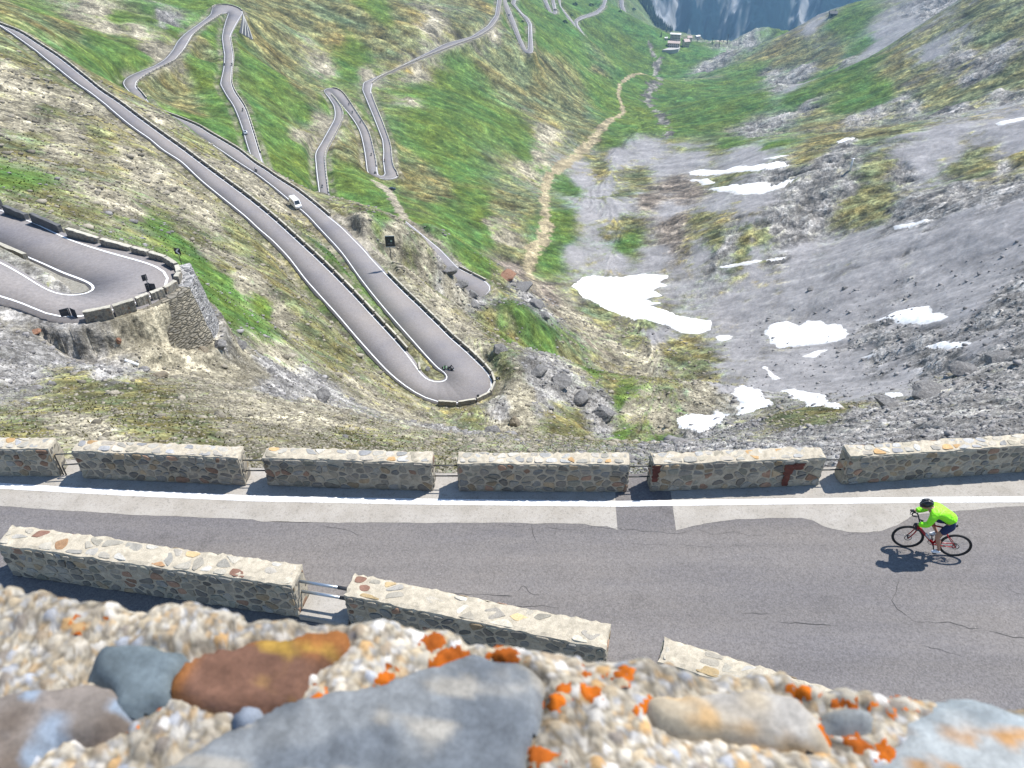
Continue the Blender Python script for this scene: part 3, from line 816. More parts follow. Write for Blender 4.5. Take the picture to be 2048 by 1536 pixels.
z2 = -1010 + (r2_ - 4050) * 0.30 + smooth(4300, 9000, r2_) * 350
gul = fbm2(t2[:, None] * 5600 + 0 * r2_, 0.12 * r2_, 260, 6, 5, 0.55, True)
z2 = z2 + 95 * gul + 40 * fbm2(x2, y2, 300, 6, 9)
fl = fbm2(x2, y2, 500, 6, 21)
tree_line = np.clip((-560 - z2) / 260 + 0.8 * fl + 0.35 * gul, -1, 1)
forest = smooth(-0.25, 0.3, tree_line)[..., None]
pale = smooth(0.4, 1.0, fbm2(t2[:, None] * 5600 + 0 * r2_, 0.2 * r2_, 210, 6, 77, 0.62) + 0.35 * (1 - gul))[..., None]
c2 = np.array((0.008, 0.022, 0.028)) * forest + np.array((0.05, 0.07, 0.085)) * (1 - forest)
c2 = c2 * (1 - 0.85 * pale) + np.array((0.30, 0.305, 0.31)) * 0.85 * pale
c2 *= np.clip(1 + 0.4 * fbm2(x2, y2, 60, 3, 41), 0.4, 1.8)[..., None]
i2 = np.arange(nt2 * nl2).reshape(nt2, nl2)
q2 = np.stack([i2[:-1, :-1], i2[1:, :-1], i2[1:, 1:], i2[:-1, 1:]], -1).reshape(-1, 4)
m2, N, Lk, b = mat('far_slope'); b.inputs['Roughness'].default_value = 1; b.inputs['Specular IOR Level'].default_value = 0
at = N.new('ShaderNodeAttribute'); at.attribute_name = 'Col'; Lk.new(at.outputs['Color'], b.inputs['Base Color'])
tag(add('mountain', fast_mesh('mountain', np.stack([x2, y2, z2], -1).reshape(-1, 3), q2, [m2], True, c2.reshape(-1, 3))), kind='structure')

M['snow'] = mat_attr('old_snow', 0.8, 0.2, 0.8, 0.10, 0.08, 0.15)
# ------------------------------------------------------------------ old snow lying in the hollows
SNOW = [
 ("large ragged snowfield at the foot of the grey scree, widest of all the snow", "1142,572 1165,556 1185,549 1230,554 1290,549 1340,551 1318,564 1336,571 1308,580 1330,591 1292,599 1322,606 1300,612 1335,622 1355,634 1395,637 1424,640 1420,660 1395,668 1362,666 1335,652 1290,640 1230,625 1198,613 1172,598"),
 ("rounded thick white snow patch with a scalloped upper edge on the grey scree", "1530,662 1545,648 1575,643 1600,650 1612,641 1640,641 1655,648 1685,647 1695,660 1702,666 1680,680 1640,687 1600,692 1560,695 1540,686"),
 ("folded snow patch split by a grey crease, high on the scree", "1750,641 1785,626 1830,615 1860,611 1868,620 1862,626 1890,624 1902,632 1880,645 1840,651 1800,647"),
 ("thin pointed snow streak among dark boulders right of the round patch", "1846,694 1880,685 1920,682 1950,686 1925,694 1890,698"),
 ("small hooked snow scrap just below the rounded snow patch", "1605,713 1625,705 1640,699 1662,699 1642,706 1632,715"),
 ("tiny snow scrap between the large snowfield and the rounded patch", "1430,673 1450,669 1468,672 1455,682 1440,682"),
 ("narrow slanting snow scrap above the two lowest snow patches", "1526,734 1545,742 1562,757 1550,760 1535,750"),
 ("upright snow patch tapering up from the rock rib in the hollow", "1465,787 1490,774 1510,778 1525,790 1542,809 1510,822 1475,832 1480,806"),
 ("dirty lowest snow patch beside the dark rock rib, nearest the near road", "1352,836 1380,828 1410,830 1435,822 1458,828 1440,847 1400,866 1358,856"),
 ("long snow wedge lying just above the mossy green crest", "1562,780 1590,777 1620,785 1650,795 1692,813 1680,820 1650,813 1610,803 1580,796"),
 ("small square snow scrap above the dark gully", "1770,785 1800,784 1810,793 1775,797"),
 ("long thin upper snow ribbon across the brown basin", "1375,345 1400,338 1450,339 1500,334 1570,325 1592,329 1530,338 1450,347 1380,350"),
 ("leaf shaped snow ribbon across the basin below the upper ribbon", "1395,378 1430,373 1480,371 1510,366 1535,363 1550,371 1575,359 1592,356 1560,376 1520,389 1470,387 1410,381"),
 ("curved snow strip along the top edge of the grey scree", "1765,459 1800,446 1850,437 1892,431 1842,447 1790,460"),
 ("hair thin snow line between rock hump and grey scree", "1440,534 1500,521 1560,514 1602,506 1562,520 1490,531"),
 ("short snow sliver at the edge of the green slope above the ribbons", "1508,319 1560,311 1588,308 1552,318"),
 ("small white snow fleck beside the rocky green slope", "1672,284 1690,275 1708,275 1692,284"),
 ("thin snow line at the right edge of the picture, high on the slope", "1985,247 2060,233 2060,239 2000,251"),
 ("broken snow flecks between the two snow ribbons", "1372,357 1400,359 1432,366 1410,369"),
 ("thin snow scrap on the dark boulder field below the folded patch", "1710,717 1740,709 1766,706 1738,717")]


def polydist(px, py, poly):
    """signed distance (inside positive) of points to a polygon"""
    inside = np.zeros(px.shape, bool); dm = np.full(px.shape, 1e9)
    n = len(poly)
    for i in range(n):
        ax, ay = poly[i]; bx, by = poly[(i + 1) % n]
        c = ((ay > py) != (by > py)) & (px < (bx - ax) * (py - ay) / (by - ay + 1e-12) + ax)
        inside ^= c
        ex, ey = bx - ax, by - ay
        t = np.clip(((px - ax) * ex + (py - ay) * ey) / (ex * ex + ey * ey + 1e-9), 0, 1)
        dm = np.minimum(dm, np.hypot(px - ax - t * ex, py - ay - t * ey))
    return np.where(inside, dm, -dm)


for lab, ps in SNOW:
    pp = np.array([list(map(float, t.split(','))) for t in ps.split()])
    g = hit(pp[:, 0], pp[:, 1])[:, :2]
    th, l = np.arctan2(g[:, 0], g[:, 1]), np.log(np.hypot(g[:, 0], g[:, 1]))
    i0, i1 = int((th.min() - TH[0]) / dTH) - 4, min(int((th.max() - TH[0]) / dTH) + 5, NT); j0, j1 = int((l.min() - LL[0]) / dLL) - 4, int((l.max() - LL[0]) / dLL) + 5
    s = np.s_[i0:i1, j0:j1]
    k = 2
    tt = np.linspace(TH[i0], TH[i1 - 1], (i1 - i0) * k); ll = np.linspace(LL[j0], LL[j1 - 1], (j1 - j0) * k)
    rr = np.exp(ll)[None] + 0 * tt[:, None]; xs = rr * np.sin(tt)[:, None]; ys = rr * np.cos(tt)[:, None]
    size = math.sqrt(abs(np.ptp(g[:, 0]) * np.ptp(g[:, 1])))
    sdv = polydist(xs, ys, g) + 0.010 * rr.mean() * 0.25 * (fbm2(xs, ys, rr.mean() * 0.03, 5, 61, 0.65))
    zt = zat(xs, ys)
    zs = boxblur(zt, 2)
    h = np.clip(sdv * 0.22, -1.2, 0.55)
    zz = np.where(h > 0.1, np.maximum(zs, zt) + h, zt + h)
    F = np.arange(xs.size).reshape(xs.shape)
    q = np.stack([F[:-1, :-1], F[1:, :-1], F[1:, 1:], F[:-1, 1:]], -1)
    keep = (h[:-1, :-1] > -0.25) | (h[1:, 1:] > -0.25) | (h[1:, :-1] > -.25) | (h[:-1, 1:] > -.25)
    q = q[keep].reshape(-1, 4)
    if len(q) == 0: continue
    u, inv = np.unique(q, return_inverse=True)
    dirt = np.clip(smooth(1.6, 0.0, sdv) if False else np.clip(1 - sdv / (0.006 * rr.mean()), 0, 1) * 0.6 + 0.45 * np.clip(fbm2(xs, ys, rr.mean() * 0.02, 5, 67, .7) - 0.25, 0, 1), 0, 1)[..., None]
    sc_ = np.array((0.82, 0.83, 0.85)) * (1 - dirt) + np.array((0.50, 0.48, 0.45)) * dirt
    me = fast_mesh('snow_patch', np.stack([xs, ys, zz], -1).reshape(-1, 3)[u], inv.reshape(-1, 4), [M['snow']], True, sc_.reshape(-1, 3)[u])
    tag(add('snow_patch', me), lab, 'snow patch', 'old snow patches in the hollow')


# ------------------------------------------------------------------ paving and painted lines of the far roads
def ribbon(name, Lf, Rt, lift, skirt, mt, kind='structure'):
    n = len(Lf); up = np.array((0, 0, lift)); dn = np.array((0, 0, -skirt))
    if skirt > 0:
        Vv = np.concatenate([Lf + dn, Lf + up, Rt + up, Rt + dn]); rows = 4
    else:
        Vv = np.concatenate([Lf + up, Rt + up]); rows = 2
    F = []
    a = np.arange(n - 1)
    for r in range(rows - 1):
        F.append(np.stack([r * n + a, (r + 1) * n + a, (r + 1) * n + a + 1, r * n + a + 1], 1))
    me = fast_mesh(name, Vv, np.concatenate(F), [mt])
    bm = bmesh.new(); bm.from_mesh(me); bmesh.ops.recalc_face_normals(bm, faces=bm.faces)
    up_ = sum(f.normal.z * f.calc_area() for f in bm.faces)
    if up_ < 0: bmesh.ops.reverse_faces(bm, faces=bm.faces)
    bm.to_mesh(me); bm.free()
    return tag(add(name, me), kind=kind)


LINEW = {'H1': 0.22, 'A': 0.22, 'G': 0.25, 'E': 0.3, 'J': 0.4, 'K': 0.4, 'L': 0.5, 'M': 0.6}
for k, (a, b) in ROAD3.items():
    nrm_ = (b - a) / np.linalg.norm((b - a)[:, :2], axis=1)[:, None]; sN = np.arange(len(a)) * (1.2 if k == 'H1' else 2.0)
    ja = (0.16 * vnoise(sN * .31, sN * 0, 5) + 0.10 * vnoise(sN * 1.1, sN * 0, 6))[:, None]; jb = (0.16 * vnoise(sN * .29, sN * 0, 7) + 0.10 * vnoise(sN * 1.2, sN * 0, 8))[:, None]
    ribbon('road', a + nrm_ * (ja - .12), b + nrm_ * (jb + .12), 0.0, 1.0, M['asphalt'])      # broken edges
    w = np.linalg.norm((b - a)[:, :2], axis=1)[:, None]; d = (b - a) / w
    lw = LINEW[k]
    for side, (o, sg) in enumerate(((a, 1), (b, -1))):
        if k == 'H1': in_ = 0.75 if side == 0 else 0.25
        else: in_ = 0.45
        p = o + d * sg * in_; q = o + d * sg * (in_ + lw)
        ribbon('edge_line', p, q, 0.03, 0, M['line'])
# ------------------------------------------------------------------ the near road: paving, shoulder, line, cracks
M['mortar'] = mat_attr('mortar', 0.95, 0.1, 70.0, 0.30, 0.006, 9.0)
M['stone'] = mat_attr('wall_stone', 0.85, 0.25, 45.0, 0.28, 0.006, 7.0)


def mat_concrete():
    m, N, Lk, b = mat('worn_concrete')
    b.inputs['Roughness'].default_value = 0.95; b.inputs['Specular IOR Level'].default_value = 0.12
    ge = N.new('ShaderNodeNewGeometry'); P = ge.outputs['Position']
    f = noise_node(N, Lk, P, 34, 6, 0.8); g = noise_node(N, Lk, P, 1.6, 6, 0.6); h = noise_node(N, Lk, P, 12, 4, 0.7)
    c = ramp(N, Lk, g, [(0.3, (0.29, 0.268, 0.235)), (0.55, (0.345, 0.322, 0.29)), (0.75, (0.38, 0.357, 0.325))])
    c = mix(N, Lk, 'MULTIPLY', 1.0, c, ramp(N, Lk, f, [(0.32, 0.60), (0.45, 1.0), (0.7, 1.12)]))
    c = mix(N, Lk, 'MULTIPLY', 1.0, c, ramp(N, Lk, h, [(0.30, 0.72), (0.46, 1.0)]))
    Lk.new(c, b.inputs['Base Color']); bump(N, Lk, b, f, 0.8, 0.008)
    return m


def mat_line():
    m, N, Lk, b = mat('worn_road_paint')
    b.inputs['Roughness'].default_value = 0.75
    ge = N.new('ShaderNodeNewGeometry'); P = ge.outputs['Position']
    f = noise_node(N, Lk, P, 22, 7, 0.8)
    c = ramp(N, Lk, f, [(0.36, (0.33, 0.32, 0.30)), (0.46, (0.62, 0.62, 0.62)), (0.56, (0.76, 0.77, 0.78))])
    Lk.new(c, b.inputs['Base Color'])
    return m


M['concrete'] = mat_concrete(); M['nearline'] = mat_line()


def sheet(name, outline, z, mt):
    bm = bmesh.new()
    vs = [bm.verts.new((p[0], p[1], z)) for p in outline]
    f = bm.faces.new(vs); f.normal_update()
    if f.normal.z < 0: f.normal_flip()
    bmesh.ops.triangulate(bm, faces=[f])
    me = bpy.data.meshes.new(name); bm.to_mesh(me); bm.free(); me.materials.append(mt)
    return tag(add(name, me), kind='structure')


PARAPET = [(-60, 952, 122, 954), (166, 957, 492, 972), (536, 972, 868, 983), (917, 983, 1255, 985), (1299, 984, 1637, 971), (1681, 970, 2260, 930)]
pe = []
for a, b_, c_, d_ in PARAPET:
    for u, v in ((a, b_), (c_, d_)): pe.append(onz(u, v, -HR))
pe = np.array(pe)
edge_x = np.r_[-60, pe[:, 0], 60]; edge_y = np.r_[pe[0, 1] + 6.5, pe[:, 1], pe[-1, 1] + 10]


def ypar(x): return np.interp(x, edge_x, edge_y)


xs = np.linspace(-42, 42, 169)
top = [(x, float(ypar(x)) + 0.62) for x in xs]
sheet('near_road', top + [(44, 0.2), (-44, 0.2)], -HR, M['asphalt_near'])
# the road bed under it
n_ = len(xs); bedm = MB()
Vb = [(x, y, -HR - 0.004) for x, y in top] + [(x, y + 0.25, -HR - 3.0) for x, y in top]
bedm.raw(Vb, [(i, i + 1, n_ + i + 1, n_ + i) for i in range(n_ - 1)])
tag(bedm.build('road_bank', M['concrete']), kind='structure')


def jag(pl, z, amp, step=0.12, seed=0):
    p = np.array([onz(u, v, z)[:2] for u, v in pl]); q = resample(np.c_[p, np.zeros(len(p))], step)[:, :2]
    w = vnoise(q[:, 0] * 2.1, q[:, 1] * 2.1 + seed, 3) + 0.6 * vnoise(q[:, 0] * 7, q[:, 1] * 7 + seed, 4)
    q[1:-1, 1] += amp * w[1:-1]
    return q


low = jag([(-500, 975), (0, 1012), (240, 1028), (510, 1040), (516, 1044), (620, 1045), (880, 1046), (1165, 1047), (1185, 1052), (1215, 1053), (1235, 1060)], -HR, 0.016, 0.12, 1)
up = [(x, float(ypar(x)) + 0.60) for x in np.linspace(low[0, 0] - 3, float(onz(1236, 985, -HR)[0]), 60)]
sheet('road_shoulder', [tuple(p) for p in low] + [tuple(onz(1231, 1010, -HR)[:2])] + up[::-1], -HR + 0.004, M['concrete'])
low2 = jag([(1352, 1061), (1385, 1052), (1425, 1044), (1480, 1038), (1600, 1036), (1625, 1041), (1650, 1055), (1700, 1065), (1760, 1063), (1795, 1050), (1822, 1032), (1900, 1023), (2048, 1012), (2500, 985)], -HR, 0.02, 0.12, 9)
up2_ = [(x, float(ypar(x)) + 0.60) for x in np.linspace(float(onz(1345, 985, -HR)[0]), low2[-1, 0] + 4, 70)]
sheet('road_shoulder', [tuple(p) for p in low2] + up2_[::-1], -HR + 0.004, M['concrete'])
lp = np.array([onz(u, v, -HR) for u, v in [(-500, 925), (0, 972), (250, 986), (500, 997), (800, 1003), (1240, 1008), (1500, 1004), (1850, 1000), (2048, 999), (2600, 975)]])
lp = resample(lp, 0.2); tg = np.gradient(lp[:, :2], axis=0); tg /= np.linalg.norm(tg, axis=1)[:, None]
nr = np.c_[-tg[:, 1], tg[:, 0]] * 0.09
wob_ = 0.010 * vnoise(lp[:, 0] * 3, lp[:, 1], 2)[:, None]
Lp = np.c_[lp[:, :2] - nr * (1 + wob_), np.full(len(lp), -HR)]; Rp = np.c_[lp[:, :2] + nr * (1 + wob_), np.full(len(lp), -HR)]
ribbon('edge_line', Lp, Rp, 0.008, 0, M['nearline'])
M['crack'] = plain('crack_dirt', (0.075, 0.072, 0.072), 1.0, spec=0.0)
M['tar'] = plain('tar_seam', (0.075, 0.072, 0.074), 0.85, noise=0.2, scale=5)


def crack(pl, w, mt='crack', z=0.004, amp=0.03):
    p = np.array([onz(u, v, -HR) for u, v in pl]); q = resample(p, 0.035)
    s_ = random.random() * 50
    tg = np.gradient(q[:, :2], axis=0); tg /= np.linalg.norm(tg, axis=1)[:, None] + 1e-9
    nn = np.c_[-tg[:, 1], tg[:, 0]]
    t = np.arange(len(q)) * 0.035
    off = amp * (vnoise(t * 2.3 + s_, t * 0, 5) + 0.6 * vnoise(t * 8 + s_, t * 0, 6))
    ww = 0.55 * w * np.clip(0.7 + 0.7 * vnoise(t * 3 + s_, t * 0 + 9, 7), 0.12, 2) * np.minimum(1, np.minimum(t, t[-1] - t) * 4 + 0.15)
    c = q[:, :2] + nn * off[:, None]
    ribbon('road_crack', np.c_[c - nn * ww[:, None] / 2, q[:, 2]], np.c_[c + nn * ww[:, None] / 2, q[:, 2]], z, 0, M[mt])


crack([(948, 1048), (942, 1068), (936, 1086)], 0.02); crack([(1060, 1049), (1066, 1070), (1072, 1088)], 0.02); crack([(1112, 1046), (1108, 1070), (1102, 1086)], 0.014)
crack([(870, 1185), (940, 1188), (1025, 1194)], 0.05, amp=0.02); crack([(1030, 1190), (1045, 1175), (1060, 1186), (1095, 1190)], 0.016, amp=.05); crack([(1095, 1190), (1140, 1197)], 0.018); crack([(1020, 1216), (1090, 1212), (1145, 1214)], 0.02)
crack([(1545, 1244), (1580, 1247), (1640, 1250), (1690, 1252)], 0.03, amp=0.02); crack([(1480, 1230), (1545, 1228)], 0.02)
crack([(1797, 1160), (1788, 1185), (1782, 1200), (1800, 1222), (1828, 1240), (1860, 1244), (1900, 1247), (1930, 1257), (1980, 1264), (2048, 1278), (2120, 1290)], 0.022, amp=0.04)
crack([(1843, 1294), (1880, 1300), (1935, 1314)], 0.014); crack([(2010, 1172), (2030, 1184), (2060, 1192)], 0.014); crack([(640, 1052), (700, 1062), (720, 1072)], 0.02, amp=.02)
crack([(1000, 1052), (1600, 1070), (1900, 1068)], 0.010, amp=.05); crack([(510, 1041), (560, 1044), (625, 1046)], 0.02, amp=.01); crack([(1260, 1085), (1420, 1092), (1560, 1094)], 0.008, amp=.04)


# ------------------------------------------------------------------ rubble masonry
def clip_poly(poly, nx, ny, d):
    """keep nx*x+ny*y<=d"""
    out = []
    for i in range(len(poly)):
        a, b = poly[i], poly[(i + 1) % len(poly)]
        da, db = nx * a[0] + ny * a[1] - d, nx * b[0] + ny * b[1] - d
        if da <= 0: out.append(a)
        if da * db < 0:
            t = da / (da - db); out.append((a[0] + (b[0] - a[0]) * t, a[1] + (b[1] - a[1]) * t))
    return out


def cells(w, h, sx, sy, r):
    P = []
    ny = max(1, round(h / sy))
    for j in range(ny):
        nx = max(1, round(w / (sx * r.uniform(0.85, 1.2))))
        o = r.uniform(0, 1)
        for i in range(-1, nx + 1):
            P.append(((i + o + r.uniform(0.0, 1.0) * 0.95) * w / nx, (j + 0.5 + r.uniform(-0.38, 0.38)) * h / ny))
    res = []
    for i, p in enumerate(P):
        poly = [(0, 0), (w, 0), (w, h), (0, h)]
        for k, q in enumerate(P):
            if k == i or abs(q[0] - p[0]) > 3 * sx or not poly: continue
            # a squashed metric makes the courses lie flat
            mx, my = (p[0] + q[0]) / 2, (p[1] + q[1]) / 2
            nx_, ny_ = q[0] - p[0], (q[1] - p[1]) * 1.5
            poly = clip_poly(poly, nx_, ny_, nx_ * mx + ny_ * my)
        if len(poly) >= 3: res.append(poly)
    return res


def stones_on(V, F, Cc, MI, o, ea, eb, en, w, h, sx, sy, gap, depth, pal, r, keep=1.0):
    o, ea, eb, en = map(np.array, (o, ea, eb, en))
    for poly in cells(w, h, sx, sy, r):
        if r.random() > keep: continue
        p = np.array(poly); c = p.mean(0)
        if np.ptp(p[:, 0]) < 2.4 * gap or np.ptp(p[:, 1]) < 2.4 * gap: continue
        g = gap * r.uniform(0.6, 1.5)
        d = p - c; L_ = np.linalg.norm(d, axis=1)[:, None]
        p = c + d * np.clip(1 - g * 1.3 / np.maximum(L_, 1e-6), 0.25, 1)
        for _ in range(2):
            q = []
            for i in range(len(p)):
                a, b = p[i], p[(i + 1) % len(p)]; q += [a * 0.8 + b * 0.2, a * 0.2 + b * 0.8]
            p = np.array(q)
        p += r.uniform(-1, 1, p.shape) * gap * 0.12
        n = len(p); base = len(V)
        tilt = r.uniform(-0.25, 0.25, 2) * depth / 0.12; dep = depth * r.uniform(0.45, 1.25)
        col = np.array(pal[r.integers(len(pal))]) * r.uniform(0.72, 1.3)
        for sc, dd in ((1.06, -0.01), (1.0, 0.55 * dep), (0.86, 0.92 * dep), (0.45, dep)):
            for x, y in c + (p - c) * sc:
                q = o + ea * x + eb * y + en * (dd + (0 if dd < 0 else (x - c[0]) * tilt[0] + (y - c[1]) * tilt[1] + r.uniform(-.12, .12) * dep))
                V.append(tuple(q)); Cc.append(tuple(col * (0.9 if dd < 0 else r.uniform(0.92, 1.08))))
        V.append(tuple(o + ea * c[0] + eb * c[1] + en * dep)); Cc.append(tuple(col))
        for k in range(3):
            for i in range(n):
                i2 = (i + 1) % n
                F.append((base + k * n + i, base + k * n + i2, base + (k + 1) * n + i2, base + (k + 1) * n + i)); MI.append(1)
        for i in range(n): F.append((base + 3 * n + i, base + 3 * n + (i + 1) % n, base + 4 * n)); MI.append(1)


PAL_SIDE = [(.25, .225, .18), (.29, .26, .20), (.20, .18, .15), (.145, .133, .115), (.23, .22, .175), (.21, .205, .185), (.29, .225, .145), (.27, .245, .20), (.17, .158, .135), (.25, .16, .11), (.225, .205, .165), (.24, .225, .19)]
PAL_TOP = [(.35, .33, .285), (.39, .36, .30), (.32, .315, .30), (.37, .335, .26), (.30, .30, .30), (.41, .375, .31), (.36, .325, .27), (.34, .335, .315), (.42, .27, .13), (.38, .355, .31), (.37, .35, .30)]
PAL_NEAR = [(.36, .335, .28), (.39, .355, .29), (.34, .325, .29), (.44, .33, .18), (.33, .20, .11), (.22, .125, .09), (.38, .345, .28), (.37, .34, .29), (.33, .305, .25), (.40, .37, .31), (.37, .35, .31), (.38, .35, .29), (.35, .33, .285), (.41, .375, .30)]
MORT = (0.36, 0.32, 0.25)


def core_block(V, F, Cc, MI, L, w, h, r, amp=0.012, seg=0.09, col=MORT):
    """a cast body with worn, uneven faces"""
    nx, ny, nz = max(2, int(L / seg)), max(2, int(w / seg)), max(2, int(h / seg))
    key = {}
    s = r.integers(1000)
    def vid(i, j, k):
        if (i, j, k) in key: return key[i, j, k]
        x, y, z = L * i / nx, w * j / ny, h * k / nz
        e = sum((i in (0, nx), j in (0, ny), k in (0, nz)))
        cx, cy, cz = L / 2, w / 2, h / 2
        q = np.array([x, y, z])
        if e >= 2:   # rounded arrises
            pull = 0.016 * (1 + 0.9 * r.uniform(-1, 1))
            if i in (0, nx): q[0] += pull * (1 if i == 0 else -1)
            if j in (0, ny): q[1] += pull * (1 if j == 0 else -1)
            if k == nz: q[2] -= pull
        a = np.array([q[0] * 3.1 + q[2] * 1.7]), np.array([q[1] * 3.1 + q[2] * 2.3 + s])
        d = amp * float(vnoise(a[0], a[1], 8)[0]) + amp * r.uniform(-0.6, 0.6)
        if k > 0:
            if j in (0, ny): q[1] += d
            if i in (0, nx): q[0] += d
            if k == nz: q[2] += d
        key[i, j, k] = len(V); V.append(tuple(q))
        Cc.append(tuple(np.array(col) * (1 + 0.10 * r.uniform(-1, 1)) * (1.18 if k == nz else 1.0)))   # the capping is set paler than the sides
        return key[i, j, k]
    def face(fn, a, b):
        for i in range(a):
            for j in range(b):
                F.append((fn(i, j), fn(i + 1, j), fn(i + 1, j + 1), fn(i, j + 1))); MI.append(0)
    face(lambda i, k: vid(i, 0, k), nx, nz); face(lambda i, k: vid(nx - i, ny, k), nx, nz)
    face(lambda j, k: vid(0, ny - j, k), ny, nz); face(lambda j, k: vid(nx, j, k), ny, nz)
    face(lambda i, j: vid(i, j, nz), nx, ny)


def masonry(name, fl, fr, h, w, seed, sx=0.27, sy=0.2, topkeep=0.8, pal_top=PAL_TOP, gap=0.022, topsx=0.26, topdepth=0.006, sidegap=None):
    r = np.random.default_rng(seed)
    fl = np.array(fl[:2]); fr = np.array(fr[:2]); L = float(np.linalg.norm(fr - fl)); ang = math.atan2(*(fr - fl)[::-1])
    V, F, Cc, MI = [], [], [], []
    core_block(V, F, Cc, MI, L, w, h, r)
    sg = gap if sidegap is None else sidegap
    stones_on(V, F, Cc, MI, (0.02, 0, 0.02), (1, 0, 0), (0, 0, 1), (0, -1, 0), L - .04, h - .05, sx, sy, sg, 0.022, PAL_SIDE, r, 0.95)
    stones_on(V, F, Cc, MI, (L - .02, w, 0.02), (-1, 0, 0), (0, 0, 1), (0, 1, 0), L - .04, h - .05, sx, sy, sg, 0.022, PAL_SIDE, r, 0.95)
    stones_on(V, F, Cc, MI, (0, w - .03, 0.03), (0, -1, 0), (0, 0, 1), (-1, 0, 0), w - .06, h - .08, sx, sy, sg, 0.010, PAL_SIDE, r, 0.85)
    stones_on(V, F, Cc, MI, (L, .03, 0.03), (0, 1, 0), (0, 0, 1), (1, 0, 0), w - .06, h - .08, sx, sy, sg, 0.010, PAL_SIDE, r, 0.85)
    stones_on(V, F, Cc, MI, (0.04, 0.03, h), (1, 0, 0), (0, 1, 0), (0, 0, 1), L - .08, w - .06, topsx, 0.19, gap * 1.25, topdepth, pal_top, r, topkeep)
    me = fast_mesh(name, np.array(V), F, [M['mortar'], M['stone']], False, np.array(Cc), mi=MI)
    bm = bmesh.new(); bm.from_mesh(me); bmesh.ops.recalc_face_normals(bm, faces=bm.faces); bm.to_mesh(me); bm.free()
    o = add(name, me, loc=(fl[0], fl[1], -HR), rot=(0, 0, ang))
    return o


labs = ["rubble stone parapet block cut by the left picture edge, along the road edge", "rubble stone parapet block, second from the left, with orange stones on its top",
        "rubble stone parapet block, third from the left, with one dark red stone in its face", "rubble stone parapet block with a pale top, straight behind the middle of the road",
        "rubble stone parapet block with a dark rust stain running down its face", "long rubble stone parapet block behind the cyclist, rising to the right edge"]
for i, (a, b_, c_, d_) in enumerate(PARAPET):
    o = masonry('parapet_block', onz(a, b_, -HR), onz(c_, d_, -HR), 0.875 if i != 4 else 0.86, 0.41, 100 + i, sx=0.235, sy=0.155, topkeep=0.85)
    tag(o, labs[i], 'parapet block', 'parapet blocks along the outer edge of the near road')
    if i == 4:    # rust runs
        L_ = (Vector(onz(c_, d_, -HR)) - Vector(onz(a, b_, -HR))).length
        M_RUST = plain('rust', (0.10, 0.028, 0.018), 0.9, noise=0.4, scale=14)
        def run(x0, z0, ww, zz, sd_):
            s_ = MB()
            r = np.random.default_rng(sd_); n = 14; Vv = []
            for k in range(n + 1):
                z = z0 - zz * k / n; hw = ww / 2 * (1 - 0.45 * k / n) * (1 + 0.25 * r.uniform(-1, 1))
                Vv += [(x0 - hw + 0.02 * r.uniform(-1, 1), -0.032, z), (x0 + hw + .02 * r.uniform(-1, 1), -0.032, z)]
            s_.raw(Vv, [(2 * k, 2 * k + 1, 2 * k + 3, 2 * k + 2) for k in range(n)]); s_.build('rust_stain', M_RUST, o)
        run(L_ * 0.79, 0.72, 0.22, 0.66, 5); run(L_ * 0.845, 0.75, 0.30, 0.2, 6); run(0.07, 0.84, 0.22, 0.5, 7)

HN = 0.95
NEARW = [((-12, 1088), (583, 1173)), ((686, 1190), (1214, 1299)), ((1316, 1322), (1700, 1446))]
nl_ = ["long near parapet block with ochre and red stones set in its pale top, at left", "near parapet block left of the middle, its pale top ending at the steel pipes", "near parapet block mostly hidden behind the foreground wall"]
NB = []
for i, (a, b_) in enumerate(NEARW):
    A3, B3 = onz(*a, -HR + HN), onz(*b_, -HR + HN)
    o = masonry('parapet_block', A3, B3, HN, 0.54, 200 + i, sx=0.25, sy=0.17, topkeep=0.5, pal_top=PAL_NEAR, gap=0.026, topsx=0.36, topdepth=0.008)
    tag(o, nl_[i], 'parapet block', 'parapet blocks on the near side of the road'); NB.append((A3, B3))

# pipes closing the gaps
pm_ = plain('weathered_pipe', (0.085, 0.085, 0.08), 0.6, 0.3)
gl = ["dark bent steel rail closing the gap beside the leftmost parapet block", "pair of dark steel rails in the second gap from the left of the far parapet", "pair of dark steel rails in the middle gap of the far parapet",
      "pair of dark steel rails beside the rust stained block and the asphalt patch", "pair of dark steel rails in the rightmost gap of the far parapet"]
for i in range(5):
    A3 = Vector(onz(PARAPET[i][2], PARAPET[i][3], -HR)); B3 = Vector(onz(PARAPET[i + 1][0], PARAPET[i + 1][1], -HR))
    t = tag(empty('gap_rail', A3), gl[i], 'rail', 'steel rails in the gaps of the parapet')
    d = B3 - A3; d.z = 0
    out = Vector((-d.y, d.x, 0)).normalized() * 0.16
    for k, zz in enumerate((0.66, 0.34)):
        p0 = out + Vector((0, 0, zz)); p1 = d + out + Vector((0, 0, zz)); dn_ = d.normalized()
        pts_ = [p0 - dn_ * 0.08, p1 + dn_ * 0.08]
        if i == 0: pts_ = [out * 0.4 + dn_ * (0.03 + .07 * k) + Vector((0, 0, 0.02)), out * 0.4 + dn_ * (0.03 + .07 * k) + Vector((0, 0, zz - .04)), out * .4 + dn_ * (.08 + .07 * k) + Vector((0, 0, zz)), p1 + dn_ * 0.08]
        MB().tube(pts_, 0.017, 8).build('rail', pm_, t, True)
A3 = Vector(NB[0][1]); B3 = Vector(NB[1][0]); A3.z = B3.z = -HR
d = B3 - A3; dn_ = d.normalized(); out = Vector((-d.y, d.x, 0)).normalized() * 0.27
t = tag(empty('gap_rail', A3), "pair of blue grey galvanised pipes between the two near parapet blocks", 'rail')
